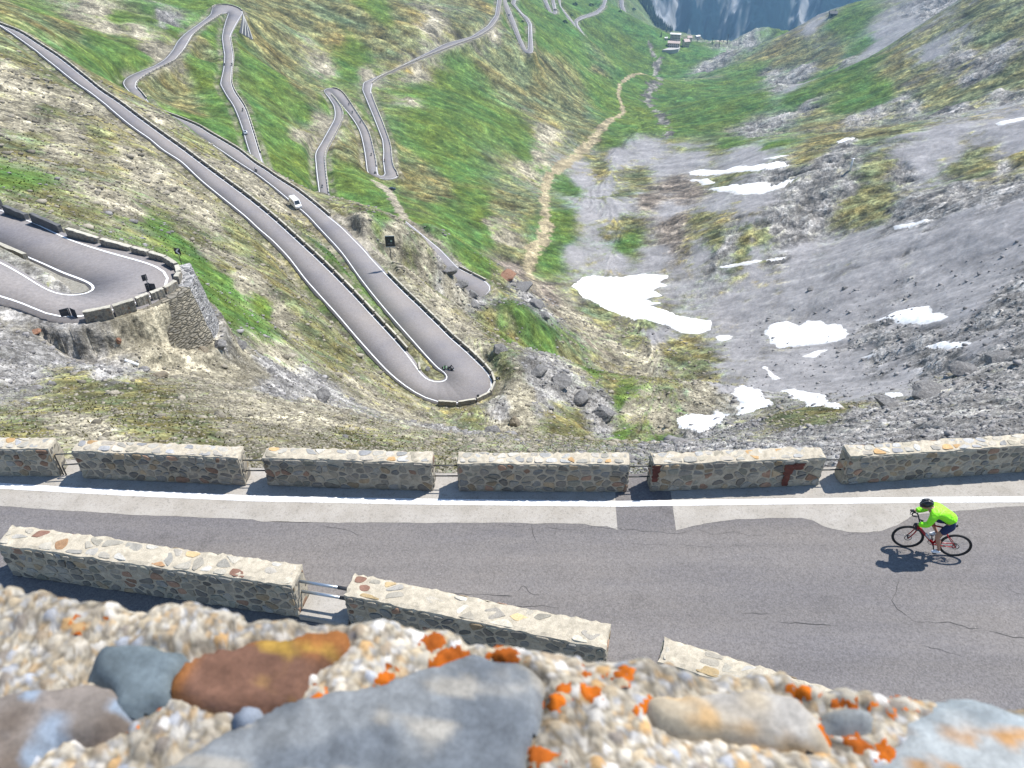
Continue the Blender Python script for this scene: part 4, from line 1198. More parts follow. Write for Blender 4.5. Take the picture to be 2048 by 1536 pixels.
for zz in (0.78, 0.48):
    p0 = out + Vector((0, 0, zz)) - dn_ * .1; p1 = out + d + Vector((0, 0, zz)) + dn_ * .1
    rl = MB().cyl(p0, p1 - dn_ * 0.05, 0.030).build('rail', M['steel'], t, True)
    MB().cyl(p1 - dn_ * 0.33, p1, 0.036).build('sleeve', M['darksteel'], rl, True)
# concrete sill in that gap
sl = MB().box((0, 0, 0), (d.length - 0.02, 0.62, 0.12), bev=0.012).build('gap_sill', M['concrete'])
sl.location = A3 + d / 2 + out + Vector((0, 0, 0.062)); sl.rotation_euler = (0, 0, math.atan2(d.y, d.x))
tag(sl, "pale concrete sill on the ground under the blue grey pipes", 'sill')

# ------------------------------------------------------------------ the wall under the lens
WT = -0.55
ed = np.array([onz(u, v - 20, WT) for u, v in [(-500, 1105), (0, 1182), (150, 1192), (300, 1213), (470, 1240), (590, 1256), (680, 1266), (760, 1262), (870, 1270), (960, 1290), (1080, 1306), (1250, 1324), (1420, 1345), (1560, 1360), (1650, 1378), (1760, 1392), (1880, 1406), (2048, 1424), (2600, 1500)]])
a0, a1 = ed[1], ed[-2]
ea = (a1 - a0); ea[2] = 0; ea /= np.linalg.norm(ea); eb = np.array([ea[1], -ea[0], 0])       # eb points back under the lens
if eb[1] > 0: eb = -eb
x_lo, x_hi, wd = -1.3, 2.2, 0.52
FGS = [
  ([(-90, 1420), (0, 1400), (60, 1386), (170, 1376), (215, 1386), (240, 1410), (235, 1435), (170, 1465), (100, 1482), (40, 1522), (0, 1545), (-120, 1560)], (.135, .108, .088), 0.004, 20, "brown grey stone at the left end", (.18, .155, .135), (.2, .24, .29)),
  ([(200, 1335), (213, 1300), (290, 1296), (345, 1310), (350, 1340), (335, 1365), (330, 1395), (270, 1412), (240, 1405), (225, 1370)], (.105, .13, .142), 0.004, 30, "blue grey stone", (.17, .195, .205)),
  ([(348, 1378), (365, 1325), (400, 1310), (480, 1296), (600, 1276), (680, 1268), (686, 1281), (662, 1312), (622, 1357), (590, 1402), (560, 1416), (480, 1414), (400, 1401)], (.24, .095, .028), 0.006, 40, "rust orange stone", (.13, .068, .045), (.27, .165, .035)),
  ([(870, 1336), (950, 1315), (1040, 1335), (1075, 1360), (1072, 1410), (1060, 1450), (1035, 1490), (1050, 1600), (420, 1600), (300, 1548), (380, 1512), (480, 1462), (560, 1418), (640, 1397), (740, 1370)], (.115, .128, .142), 0.004, 50, "largest blue grey stone", (.175, .185, .19), (.26, .245, .215)),
  ([(1310, 1412), (1380, 1386), (1500, 1380), (1590, 1395), (1625, 1430), (1655, 1485), (1600, 1477), (1500, 1466), (1400, 1452), (1330, 1432)], (.34, .285, .205), 0.004, 60, "cream coloured stone", (.32, .30, .27), (.36, .24, .12)),
  ([(1785, 1497), (1840, 1450), (1885, 1416), (1960, 1411), (2060, 1440), (2140, 1580), (1740, 1590)], (.235, .262, .27), 0.004, 70, "pale blue white stone", (.30, .315, .31), (.36, .2, .08)),
  ([(1660, 1420), (1700, 1412), (1745, 1425), (1740, 1448), (1690, 1452), (1655, 1440)], (.18, .19, .19), 0.006, 75, "small grey stone", (.24, .235, .21)),
  ([(470, 1430), (490, 1420), (515, 1424), (522, 1440), (500, 1450), (475, 1446)], (.17, .19, .22), 0.007, 80, None),]
step = 0.0029
gx = np.arange(x_lo, x_hi, step); gy = np.arange(0, wd, step)
o0 = a0.copy()
ep = np.array([[np.dot(p - o0, ea), np.dot(p - o0, eb)] for p in ed])
ox = np.interp(gx, ep[:, 0], ep[:, 1]); ox += 0.006 * vnoise(gx * 30, gx * 0, 3) + 0.004 * vnoise(gx * 90, gx * 0, 4)
GX, GY = np.meshgrid(gx, gy, indexing='ij'); GY = GY + ox[:, None]


def worley(x, y, cell, seed):
    xi = np.floor(x / cell).astype(np.int64); yi = np.floor(y / cell).astype(np.int64)
    best = np.full(x.shape, 9.0); idb = np.zeros(x.shape, np.int64); sec = np.full(x.shape, 9.0)
    for di in (-1, 0, 1):
        for dj in (-1, 0, 1):
            i = xi + di; j = yi + dj
            n = (i * 73856093 ^ j * 19349663 ^ seed * 83492791) & 0x7FFFFFFF
            n = ((n ^ (n >> 15)) * 2246822519) & 0x7FFFFFFF; n ^= n >> 13
            px = (i + (n & 1023) / 1023) * cell; py = (j + ((n >> 10) & 1023) / 1023) * cell
            d = np.hypot(x - px, y - py) / cell
            m = d < best
            sec = np.where(m, best, np.minimum(sec, d)); idb = np.where(m, n, idb); best = np.where(m, d, best)
    return best, sec, idb


d1, s1_, id1 = worley(GX, GY, 0.0105, 3); d2, s2_, id2 = worley(GX, GY, 0.0056, 8)
big = (id1 % 100) < 34
hgt = np.where(big, 0.0030 * np.sqrt(np.clip(1 - (d1 / 0.6) ** 2, 0, 1)), 0) + 0.0014 * np.sqrt(np.clip(1 - (d2 / 0.6) ** 2, 0, 1))
hgt += 0.003 * vnoise(GX * 9, GY * 9, 12) + 0.0015 * vnoise(GX * 28, GY * 28, 13) - 0.006 * smooth(0.35, 0.75, vnoise(GX * 17, GY * 17, 14))
grv = np.full(GX.shape, 1.0)
for a_ in FGS:
    p = np.array([onz(u, v, WT + a_[2] * .5) for u, v in a_[0]]); q = np.stack([(p - o0) @ ea, (p - o0) @ eb], 1)
    pdv = polydist(GX, GY, q); grv = np.minimum(grv, np.abs(pdv + 0.003)); hgt -= 0.012 * np.clip((pdv - 0.002) / 0.006, 0, 1)
hgt -= 0.009 * np.exp(-(grv / 0.006) ** 2) * (0.6 + 0.6 * vnoise(GX * 13, GY * 13, 19))
pal = np.array([(.50, .45, .37), (.36, .31, .235), (.60, .57, .53), (.40, .36, .29), (.30, .24, .17), (.42, .34, .23), (.33, .335, .35), (.22, .19, .16), (.44, .28, .13), (.50, .47, .42), (.38, .40, .44), (.46, .41, .33)])
colr = np.where((big & (d1 < 0.55))[..., None], pal[id1 % 12], pal[id2 % 12] * 0.55 + np.array((.36, .315, .235)) * 0.45)
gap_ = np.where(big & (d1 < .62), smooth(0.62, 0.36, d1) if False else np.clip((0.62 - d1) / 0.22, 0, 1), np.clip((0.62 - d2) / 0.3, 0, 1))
colr = colr * (0.5 + 0.5 * gap_)[..., None]          # crevice shade between the pebbles, painted into the colour
colr = 0.92 * colr * np.clip(1 + 0.25 * vnoise(GX * 14, GY * 14, 15) + .1 * vnoise(GX * 60, GY * 60, 16), 0.5, 1.5)[..., None]
Wv = o0 + GX[..., None] * ea + GY[..., None] * eb; Wv[..., 2] = WT + hgt - 0.02 * smooth(0.03, 0.0, GY - ox[:, None]) if False else WT + hgt
drop = np.clip((0.015 - (GY - ox[:, None])) / 0.015, 0, 1) ** 2 * 0.012
Wv[..., 2] -= drop
na, nb = GX.shape
ii = np.arange(na * nb).reshape(na, nb)
Fq = np.stack([ii[:-1, :-1], ii[:-1, 1:], ii[1:, 1:], ii[1:, :-1]], -1).reshape(-1, 4)
M['fg_mortar'] = mat_attr('pebbly_mortar', 0.9, 0.2, 220.0, 0.22, 0.001, 40.0)
fw = empty('foreground_wall', tuple(o0 + np.array((0, 0, -12.0))))
tag(fw, "weathered rubble wall top in the foreground, out of focus, with orange lichen", 'wall')
inv0 = np.array(fw.location)
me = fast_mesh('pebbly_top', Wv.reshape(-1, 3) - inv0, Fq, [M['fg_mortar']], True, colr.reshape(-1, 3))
bm = bmesh.new(); bm.from_mesh(me); bmesh.ops.recalc_face_normals(bm, faces=bm.faces)
if sum(f.normal.z for f in bm.faces[:500] if True) < 0 if hasattr(bm.faces, '__getitem__') and (bm.faces.ensure_lookup_table() or True) else False: bmesh.ops.reverse_faces(bm, faces=bm.faces)
bm.to_mesh(me); bm.free()
add('pebbly_top', me, fw)
# its outer face goes down to the road, its inner face to the path behind
r = np.random.default_rng(5)
bodyV = []; nX = 60
for x in np.linspace(x_lo, x_hi, nX):
    oo = float(np.interp(x, gx, ox)); 
    for (yy, zz) in ((oo + .004, WT - 0.02), (oo - 0.10, -5.0), (oo - 0.35, -HR + .01), (oo + wd - .01, -1.7), (oo + wd - .01, WT - 0.012)):
        p = o0 + x * ea + yy * eb; bodyV.append((p[0] - inv0[0], p[1] - inv0[1], zz - inv0[2]))
bf = []
for i in range(nX - 1):
    for a_, b2 in ((0, 1), (1, 2), (3, 4)): bf.append((i * 5 + a_, i * 5 + b2, (i + 1) * 5 + b2, (i + 1) * 5 + a_))
MB().raw(bodyV, bf).build('masonry_face', M['farstone'], fw)


def fg_stone(pl, col, hump, seed, lab, col2=None, streak=None, name='stone', lift=0.0, stp=0.005, wob=0.0045):
    p = np.array([onz(u, v, WT + hump * .5) for u, v in pl]); q = np.stack([(p - o0) @ ea, (p - o0) @ eb], 1)
    x0, x1 = q[:, 0].min() - .01, q[:, 0].max() + .01; y0, y1 = q[:, 1].min() - .01, q[:, 1].max() + .01
    xs_, ys_ = np.arange(x0, x1, stp), np.arange(y0, y1, stp); sx_, sy_ = np.meshgrid(xs_, ys_, indexing='ij')
    s = polydist(sx_, sy_, q) + wob * vnoise(sx_ * 40, sy_ * 40, seed) + wob * .35 * vnoise(sx_ * 110, sy_ * 110, seed + 1)
    edge = 0.0035 if name == 'stone' else 0.006
    h = hump * (1 - (1 - np.clip(s / edge, 0, 1)) ** 2) + np.clip(s, -0.02, 0) * 1.2
    h += np.clip(s * 30, 0, 1) * hump * (0.22 * vnoise(sx_ * 14, sy_ * 14, seed + 2) + 0.12 * vnoise(sx_ * 45, sy_ * 45, seed + 3))
    P3 = o0 + sx_[..., None] * ea + sy_[..., None] * eb; P3[..., 2] = WT + 0.002 + h + lift
    if name == 'lichen':
        ia = np.clip(((sx_ - x_lo) / step).astype(int), 0, na - 1); ib = np.clip(((sy_ - ox[ia]) / step).astype(int), 0, nb - 1)
        P3[..., 2] = Wv[ia, ib, 2] + 0.0015 + np.clip(s, -0.004, 0.001) * 0.6 + lift
    c = np.array(col) * np.ones(sx_.shape + (3,))
    if col2 is not None:
        a = smooth(-0.25, 0.45, vnoise(sx_ * 11, sy_ * 16, seed + 5) + .5 * vnoise(sx_ * 40, sy_ * 40, seed + 6))[..., None]
        c = c * (1 - a) + np.array(col2) * a
    if streak is not None:
        a = smooth(0.35, 0.8, vnoise(sx_ * 22, sy_ * 60, seed + 7) + .4 * vnoise(sx_ * 70, sy_ * 90, seed + 8))[..., None]
        c = c * (1 - a) + np.array(streak) * a
    c = c * np.clip(1 + .16 * vnoise(sx_ * 60, sy_ * 60, seed + 9) + .16 * vnoise(sx_ * 150, sy_ * 150, seed + 10), .5, 1.5)[..., None]
    I = np.arange(sx_.size).reshape(sx_.shape); Q = np.stack([I[:-1, :-1], I[:-1, 1:], I[1:, 1:], I[1:, :-1]], -1)
    kp = (s[:-1, :-1] > -0.012) & (s[1:, 1:] > -0.012)
    Q = Q[kp].reshape(-1, 4); u_, iv = np.unique(Q, return_inverse=True)
    me = fast_mesh(name, P3.reshape(-1, 3)[u_] - inv0, iv.reshape(-1, 4), [M['fg_mortar']], True, c.reshape(-1, 3)[u_])
    bm = bmesh.new(); bm.from_mesh(me); bmesh.ops.recalc_face_normals(bm, faces=bm.faces)
    if sum(f.normal.z for f in bm.faces) < 0: bmesh.ops.reverse_faces(bm, faces=bm.faces)
    bm.to_mesh(me); bm.free()
    o = add(name, me, fw)
    if lab: o['label'] = lab
    return o


for a_ in FGS: fg_stone(*a_[:5], *a_[5:])
for k, (u, v, a, b_) in enumerate([(168, 1237, 17, 8), (907, 1315, 28, 9), (1018, 1301, 26, 8), (1175, 1336, 21, 9), (1250, 1343, 12, 6), (1268, 1358, 14, 5), (1098, 1398, 17, 8), (1135, 1374, 16, 7), (1088, 1503, 30, 16), (307, 1405, 20, 8), (255, 1426, 9, 10), (1653, 1452, 14, 10), (1702, 1476, 26, 13),
                                   (868, 1280, 8, 15), (1612, 1384, 14, 10), (1690, 1406, 14, 6), (1765, 1420, 18, 9), (1822, 1398, 14, 7), (1778, 1503, 12, 14), (1280, 1404, 14, 6), (1180, 1377, 11, 6), (640, 1392, 8, 4), (780, 1358, 8, 5)]):
    n = 9
    fg_stone([(u + .8 * a * math.cos(6.283 * i / n) * random.uniform(.7, 1.2), v + .8 * b_ * math.sin(6.283 * i / n) * random.uniform(.7, 1.2)) for i in range(n)], (.42, .105, .006), 0.005, 300 + 13 * k, None, (.30, .075, .008), None, 'lichen', 0.0, 0.0022, 0.0065)
# the path behind the wall, where the photographer stands
p0 = o0 + (x_lo) * ea; 
pathq = [o0 + x * ea + (wd + yy + .3) * eb for x, yy in ((-6, -.02), (8, -.02), (8, 4), (-6, 4))]
sheet('viewing_path', [(p[0], p[1]) for p in pathq], -1.65, M['concrete'])
# ------------------------------------------------------------------ parapet blocks of the far roads
def block_mesh(name, L, w, h, seed, below=0.7):
    r = np.random.default_rng(seed)
    bm = bmesh.new(); bmesh.ops.create_cube(bm, size=1)
    for v in bm.verts: v.co = (v.co.x * L, v.co.y * w, v.co.z * (h + below) + (h - below) / 2)
    bmesh.ops.subdivide_edges(bm, edges=[e for e in bm.edges if abs(e.verts[0].co.x - e.verts[1].co.x) > L / 2], cuts=7)
    bmesh.ops.bevel(bm, geom=[e for e in bm.edges if all(v.co.z > 0 for v in e.verts) and abs(e.verts[0].co.y - e.verts[1].co.y) < .01], offset=0.04, segments=1, affect='EDGES')
    for v in bm.verts: v.co += Vector(r.uniform(-0.022, 0.022, 3))
    bmesh.ops.recalc_face_normals(bm, faces=bm.faces)
    me = bpy.data.meshes.new(name); bm.to_mesh(me); bm.free(); me.materials.append(M['farstone'])
    return me


def ordinal(n): return f"{n}{'th' if 10 <= n % 100 <= 20 else {1: 'st', 2: 'nd', 3: 'rd'}.get(n % 10, 'th')}"


BLK = [block_mesh('parapet_block', 1.0, 0.45, 0.85, 40 + k) for k in range(4)]
PL = []                                                 # every block: position, angle, length, text, group


def line_blocks(P, off, pitch, gap, text, group, flip=False, h=0.9, start=0):
    q = resample(P, 0.25); s = np.r_[0, np.cumsum(np.linalg.norm(np.diff(q[:, :2], axis=0), axis=1))]
    n = int(s[-1] / pitch)
    order = range(n)
    k = 0
    for i in (reversed(order) if flip else order):
        a = np.array([np.interp(i * pitch, s, q[:, c]) for c in range(3)]); b = np.array([np.interp((i + 1) * pitch - gap, s, q[:, c]) for c in range(3)])
        k += 1
        PL.append((a, b, off, text.format(n=ordinal(k)), group, h))


def near_idx(P, u, v):
    """station whose place in the photo is nearest"""
    dz = P[:, 1] * cP - P[:, 2] * sP; uu = 1024 + FPX * P[:, 0] / dz; vv = 768 - FPX * (P[:, 1] * sP + P[:, 2] * cP) / dz
    return int(np.argmin((uu - u) ** 2 + (vv - v) ** 2))


a, b = ROAD3['A']
iA = near_idx(b, 838, 733)
line_blocks(b[near_idx(b, -40, 25):iA], -0.22, 4.7, 0.35, "stone block in the nearer straight's wall, {n} uphill from the middle hairpin", "blocks of the wall along the nearer long straight", True)
i0, i1 = near_idx(a, 870, 808), near_idx(a, 764, 536)
line_blocks(a[i0:i1], 0.25, 3.9, 0.3, "stone block round the middle hairpin, {n} from its lowest end towards the black board", "blocks of the wall round the middle hairpin")
i2, i3 = near_idx(a, 658, 430), near_idx(a, 314, 220)
line_blocks(a[i2:i3], 0.25, 4.0, 0.3, "stone block in the wall beside the white van's road, {n} from the gravel lay-by", "blocks of the wall along the van's road")
j0, j1 = near_idx(a, 292, 197), near_idx(a, 272, 174)
line_blocks(a[j0:j1], 0.2, 6.0, 0.0, "low dark wall piece inside the upper left bend, {n} from its near end", "walls of the upper left bend")
line_blocks(a[j1:near_idx(a, 446, 27)], 0.3, 5.2, 1.2, "whitish kerb block below the road to the upper hairpin, {n} from the left bend", "kerb blocks below the upper hairpin", h=0.6)
line_blocks(b[near_idx(b, 424, 16):near_idx(b, 486, 25)], -0.2, 5.0, 0.3, "stone block round the top of the upper hairpin, {n} from its left end", "blocks of the wall round the upper hairpin")
line_blocks(b[near_idx(b, 465, 74):near_idx(b, 524, 316)], -0.3, 4.4, 0.5, "stone block right of the road below the upper hairpin, {n} from the top", "blocks right of the road below the upper hairpin")
g1, g2 = ROAD3['G']
line_blocks(g2[near_idx(g2, 915, 540):near_idx(g2, 986, 580)], -0.15, 7.5, 0.5, "wall piece round the small hairpin above the concrete box, {n} from the left", "walls of the half hidden hairpin")
e1, e2 = ROAD3['E']
iE = near_idx(e2, 663, 189)
line_blocks(e2[near_idx(e2, 660, 386):iE], -0.3, 5.0, 0.6, "stone block right of the short road under the narrow hairpin, {n} from the bottom", "blocks of the short road under the narrow hairpin")
line_blocks(e1[near_idx(e1, 664, 174):near_idx(e1, 756, 343)], 0.3, 5.2, 0.5, "stone block right of the road descending from the narrow hairpin, {n} from the top", "blocks of the road with four motorcycles")
line_blocks(e2[near_idx(e2, 800, 351):near_idx(e2, 742, 182)], -0.3, 7.0, 0.5, "stone block right of the road above the gravel track, {n} from the bend", "blocks of the road above the gravel track")
line_blocks(e2[near_idx(e2, 746, 166):], -0.3, 9.0, 0.6, "pale wall piece on the lower edge of the long far road, {n} from its left bend", "wall pieces of the long far road", h=1.3)
# left hairpin: the blocks are seen one by one
HB = [(-40, 396, 8, 414), (16, 420, 60, 438), (72, 441, 128, 466), (143, 471, 206, 491), (211, 492.5, 270, 508), (274, 509, 305, 518), (308, 519, 339, 528.5), (341, 530, 361, 543), (364, 547, 367.5, 559), (367.5, 562, 362, 572), (359, 577, 337, 591), (333, 593, 308, 602.5), (303, 604, 278, 613.5), (273, 616, 232, 629), (226, 631, 172, 642)]
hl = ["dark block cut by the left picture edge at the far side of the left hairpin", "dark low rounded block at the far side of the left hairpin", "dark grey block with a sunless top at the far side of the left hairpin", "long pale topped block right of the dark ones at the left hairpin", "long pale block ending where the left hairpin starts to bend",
      "short block at the start of the left hairpin's bend, left of the chevron sign", "short block just left of the chevron sign", "slanting short block right below the chevron sign", "narrow block at the outermost point of the left hairpin", "block at the outer tip of the left hairpin above the whitish buttress",
      "sunlit block right of the double sign's upper panel", "block right behind the double sign", "small block left of the double sign", "sunlit outer block at the near side of the left hairpin", "end block near the angled sign of the left hairpin"]
for k, (u0, v0, u1, v1) in enumerate(HB):
    zz = np.interp(k, [0, 9, 14], [-36.7, -35, -34.2])
    PL.append((onz(u0, v0, zz), onz(u1, v1, zz), 0.25, hl[k], "blocks of the wall round the left hairpin", (1.0 if k < 10 else .8) if k != 1 else .7))
PL.append((onz(-60, 478, -35.9), onz(57, 528, -35.1), 0.0, "long wall piece on the traffic island of the left hairpin, beside three stone bollards", "walls of the traffic islands", 1.1))
PL.append((onz(840, 744, -94.3), onz(838, 729, -94.0), 0.0, "end stub of the long wall at the middle hairpin's island", "walls of the traffic islands", 0.8))
dist = np.array([np.linalg.norm((p[0] + p[1]) / 2) for p in PL]); order = np.argsort(dist)
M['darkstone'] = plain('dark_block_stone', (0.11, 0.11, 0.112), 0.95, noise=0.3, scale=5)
rest_V = []
nb_ = 0
for rank, i in enumerate(order):
    A_3, B_3, off, lab, grp, hh = PL[i]
    d = B_3 - A_3; L = float(np.hypot(d[0], d[1])); ang = math.atan2(d[1], d[0])
    nrm = np.array([math.sin(ang), -math.cos(ang), 0.0])
    mid = (A_3 + B_3) / 2 + nrm * off * (-1 if off == 0 else 1)
    me = BLK[i % 4]
    if rank < 285:
        o = add('parapet_block', me, loc=tuple(mid), rot=(0, -math.atan2(d[2], L), ang)); o.scale = (max(L, .3), 1, hh / 0.85)
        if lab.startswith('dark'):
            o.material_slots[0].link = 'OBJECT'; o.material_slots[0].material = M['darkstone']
        tag(o, lab, 'parapet block', grp); nb_ += 1
    else: rest_V.append((mid, ang, L, hh))
if rest_V:
    mb = MB()
    for mid, ang, L, hh in rest_V: mb.box((mid[0], mid[1], mid[2] + hh / 2 - .2), (L, 0.5, hh + .4), Matrix.Rotation(ang, 3, 'Z'))
    tag(mb.build('parapet_blocks', M['farstone']), "row of small pale parapet blocks along the farthest visible road edges", 'parapet', kind='stuff')
print('blocks', nb_, len(rest_V))


# ------------------------------------------------------------------ the retaining wall of the left hairpin, and its island
def mat_drystone(name, mortar, cols, scale=1.9):
    m, N, Lk, b = mat(name)
    b.inputs['Roughness'].default_value = 0.95; b.inputs['Specular IOR Level'].default_value = 0.15
    tc = N.new('ShaderNodeTexCoord'); mp = N.new('ShaderNodeMapping'); mp.inputs['Scale'].default_value = (scale, scale, scale * 3.0); Lk.new(tc.outputs['Object'], mp.inputs['Vector'])
    v = N.new('ShaderNodeTexVoronoi'); v.inputs['Scale'].default_value = 1; Lk.new(mp.outputs[0], v.inputs['Vector'])
    hs = N.new('ShaderNodeSeparateColor'); Lk.new(v.outputs['Color'], hs.inputs[0])
    c = ramp(N, Lk, hs.outputs[0], [(i / (len(cols) - 1), q) for i, q in enumerate(cols)])
    ve = N.new('ShaderNodeTexVoronoi'); ve.feature = 'DISTANCE_TO_EDGE'; Lk.new(mp.outputs[0], ve.inputs['Vector']); ve.inputs['Scale'].default_value = 1
    c = mix(N, Lk, 'MIX', ramp(N, Lk, ve.outputs['Distance'], [(0.05, 0.0), (0.14, 1.0)]), mortar, c)
    c = mix(N, Lk, 'MULTIPLY', 1.0, c, ramp(N, Lk, noise_node(N, Lk, tc.outputs['Object'], 7, 5, .7), [(0.3, 0.65), (0.7, 1.3)]))
    Lk.new(c, b.inputs['Base Color']); bump(N, Lk, b, ramp(N, Lk, ve.outputs['Distance'], [(0.0, 0.0), (0.2, 1.0)]), 0.9, 0.15)
    return m


M['masonry'] = mat_drystone('dry_masonry', (0.16, 0.148, 0.12), [(.25, .23, .19), (.31, .28, .22), (.22, .205, .175), (.28, .255, .20), (.34, .305, .24)], 1.5)
M['buttress'] = mat_drystone('whitish_masonry', (0.42, 0.41, 0.40), [(.09, .088, .09), (.14, .14, .145), (.2, .2, .2), (.36, .35, .34)], 1.6)


def wall_face(pl, z0, hgt, batter, parts, parent, thick=0.5):
    """one battered wall along a line; parts: (name, material, from, to) along its length"""
    p = np.array([onz(u, v, z0) for u, v in pl]); p = smooth_path(resample(p, 0.4), 3); n = len(p)
    t = np.gradient(p[:, :2], axis=0); t /= np.linalg.norm(t, axis=1)[:, None]; nn = np.c_[-t[:, 1], t[:, 0]]
    nn *= np.sign(((p[:, :2] - np.array([-42.0, 58.0])) * nn).sum(1).mean())
    r = np.random.default_rng(3); rows = 12
    G = np.zeros((rows + 1, n, 3))
    for k in range(rows):
        f = k / (rows - 1)
        G[k, :, :2] = p[:, :2] + nn * (0.95 + batter * hgt * f) + r.uniform(-.05, .05, (n, 2)); G[k, :, 2] = z0 + .15 - hgt * f
    G[rows, :, :2] = p[:, :2] - nn * thick; G[rows, :, 2] = z0 + 0.12
    for name, mt, fa, fb in parts:
        i0_, i1_ = int(fa * (n - 1)), int(fb * (n - 1)) + 1; g = G[:, i0_:i1_]; m_ = g.shape[1]; F = []
        for k in range(rows - 1):
            for i in range(m_ - 1): F.append((k * m_ + i, k * m_ + i + 1, (k + 1) * m_ + i + 1, (k + 1) * m_ + i))
        for i in range(m_ - 1): F.append((rows * m_ + i, rows * m_ + i + 1, i + 1, i))
        MB().raw(g.reshape(-1, 3), F).build(name, mt, parent)


rw = tag(empty('retaining_wall', (0, 0, 0)), "tall battered stone retaining wall carrying the outer curve of the left hairpin", 'retaining wall')
wall_face([(360, 533), (366, 545), (369, 556), (368, 564), (363, 573), (357, 580), (348, 586), (325, 597), (300, 607), (273, 618), (250, 627)], -34.9, 7.5, 0.17,
          [('buttress', M['buttress'], 0, .44), ('masonry', M['masonry'], .44, 1.0)], rw)
il = [(-40, 478), (0, 494), (45, 515), (88, 535), (122, 552), (150, 562), (170, 569), (177, 576), (172, 582), (158, 588), (140, 589), (120, 585), (103, 579), (78, 565), (45, 541), (15, 519), (-20, 496)]
ip = np.array([onz(u, v, -34.6) for u, v in il])
tm_ = MB(); n = len(ip); tm_.raw([tuple(p) for p in ip] + [tuple(p - np.array((0, 0, .9))) for p in ip], [tuple(range(n))] + [(i, (i + 1) % n, n + (i + 1) % n, n + i) for i in range(n)])
M['gravel'] = plain('island_gravel', (0.23, 0.215, 0.18), 0.95, noise=0.35, scale=5)
tag(tm_.build('traffic_island', M['gravel']), kind='structure')
M['bollard'] = plain('bollard_stone', (0.33, 0.31, 0.26), 0.95, noise=0.3, scale=9)
for k, (u, v, lab) in enumerate([(64, 541, "stone bollard nearest the wall on the left hairpin's island"), (86, 553, "middle one of three stone bollards on the left hairpin's island"), (105, 564, "stone bollard nearest the rounded end of the left hairpin's island")]):
    if k == 0:
        mb = MB().tube([(0, 0, -0.25), (0, 0, 0.0), (0, 0, 0.35), (0, 0, 0.66), (0, 0, .76), (0, 0, .8)], [0.30, 0.29, 0.25, 0.21, .17, .07], 12)
        b0 = mb.build('stone_bollard', M['bollard'], None, True); o = b0
    else: o = b0.copy(); C.objects.link(o)
    o.location = tuple(onz(u, v, -34.55)); o.rotation_euler = (0.03 * k, -.04 * k, k * 2.0)
    tag(o, lab, 'bollard', "stone bollards on the island")

# ------------------------------------------------------------------ signs
M['signback'] = plain('sign_back', (0.035, 0.042, 0.055), 0.5)
M['signblack'] = plain('sign_black', (0.012, 0.013, 0.015), 0.4)
M['signwhite'] = plain('sign_white', (0.75, 0.77, 0.78), 0.5)
M['post'] = plain('sign_post', (0.07, 0.07, 0.072), 0.5, 0.3)


def chevron_sign(p, size, h, yaw, lab):
    t = tag(empty('chevron_sign', tuple(p), (0, 0, yaw)), lab, 'road sign')
    MB().cyl((0, 0.05, -0.4), (0, 0.05, h + size / 2), 0.035, n=8).build('post', M['post'], t, True)
    pn = MB().box((0, 0, h), (size, 0.03, size), bev=0.008).build('panel', M['signblack'], t)
    s = size / 2; w = size * 0.28; V_ = []
    for y in (-0.017, -0.022):
        V_ += [(-s * .62, y, h), (s * .18, y, h + s * .86), (s * .18 + w, y, h + s * .86), (-s * .62 + w, y, h), (s * .18 + w, y, h - s * .86), (s * .18, y, h - s * .86)]
    MB().raw(V_, [(6, 7, 8, 9), (6, 9, 10, 11), (0, 1, 7, 6), (1, 2, 8, 7), (2, 3, 9, 8), (3, 4, 10, 9), (4, 5, 11, 10), (5, 0, 6, 11)]).build('chevron', M['signwhite'], pn)
    return t


chevron_sign(onz(361, 524, -35.2), 0.66, 1.15, R(-12), "black sign with a white arrow pointing left, behind the left hairpin's wall")
chevron_sign(onz(996, 770, -96.6), 0.85, 1.75, R(-8), "small black sign with a white arrow pointing left, behind the middle hairpin's wall")


def back_signs(p, panels, htop, yaw, lab):
    t = tag(empty('road_sign', tuple(p), (0, 0, yaw)), lab, 'road sign')
    MB().cyl((0, 0, -0.5), (0, 0, htop), 0.04, n=8).build('post', M['post'], t, True)
    for x, z, w, h, tilt in panels:
        pn = MB().box((0, 0, 0), (w, 0.03, h), bev=0.006).build('panel', M['signback'], t, loc=(x, 0.06, z), rot=(0, 0, tilt))
        MB().box((0, -0.03, h * .22), (w * .8, 0.03, 0.05)).box((0, -0.03, -h * .22), (w * .8, 0.03, 0.05)).build('bracket', M['post'], pn)
    return t


back_signs(onz(311, 617, -36.6), [(-0.14, 3.15, .44, .60, .5), (-0.1, 2.2, .40, .80, .45), (0.26, 2.15, .66, .80, -.2)], 3.4, 0.1, "double sign seen from behind on a tall post at the left hairpin's wall")
back_signs(onz(148, 652, -35.0), [(-0.36, 1.15, .74, 1.0, .55), (0.36, 1.15, .74, 1.0, -.55)], 1.7, 0, "two angled dark sign panels seen from behind below the left hairpin")
back_signs(onz(956, 812, -97.0), [(0.05, 2.5, .5, .7, .3), (0.1, 1.5, .9, .8, .1)], 2.9, 0, "double sign seen from behind at the lowest edge of the middle hairpin")
bp = onz(782, 517, -99.4)
t = tag(empty('notice_board', tuple(bp), (0, 0, R(4))), "tall black notice board with a small pale emblem beside the gravel lay-by", 'notice board')
MB().cyl((0, 0.08, -0.6), (0, 0.08, 5.6), 0.11, n=10).build('post', M['post'], t, True)
pn = MB().box((0.2, 0, 5.2), (2.55, 0.14, 3.0), bev=0.02).build('board', M['signblack'], t)
MB().box((0.2, -0.02, 3.55), (2.55, 0.2, 0.28), bev=0.01).build('lower_rail', M['steel'], t)
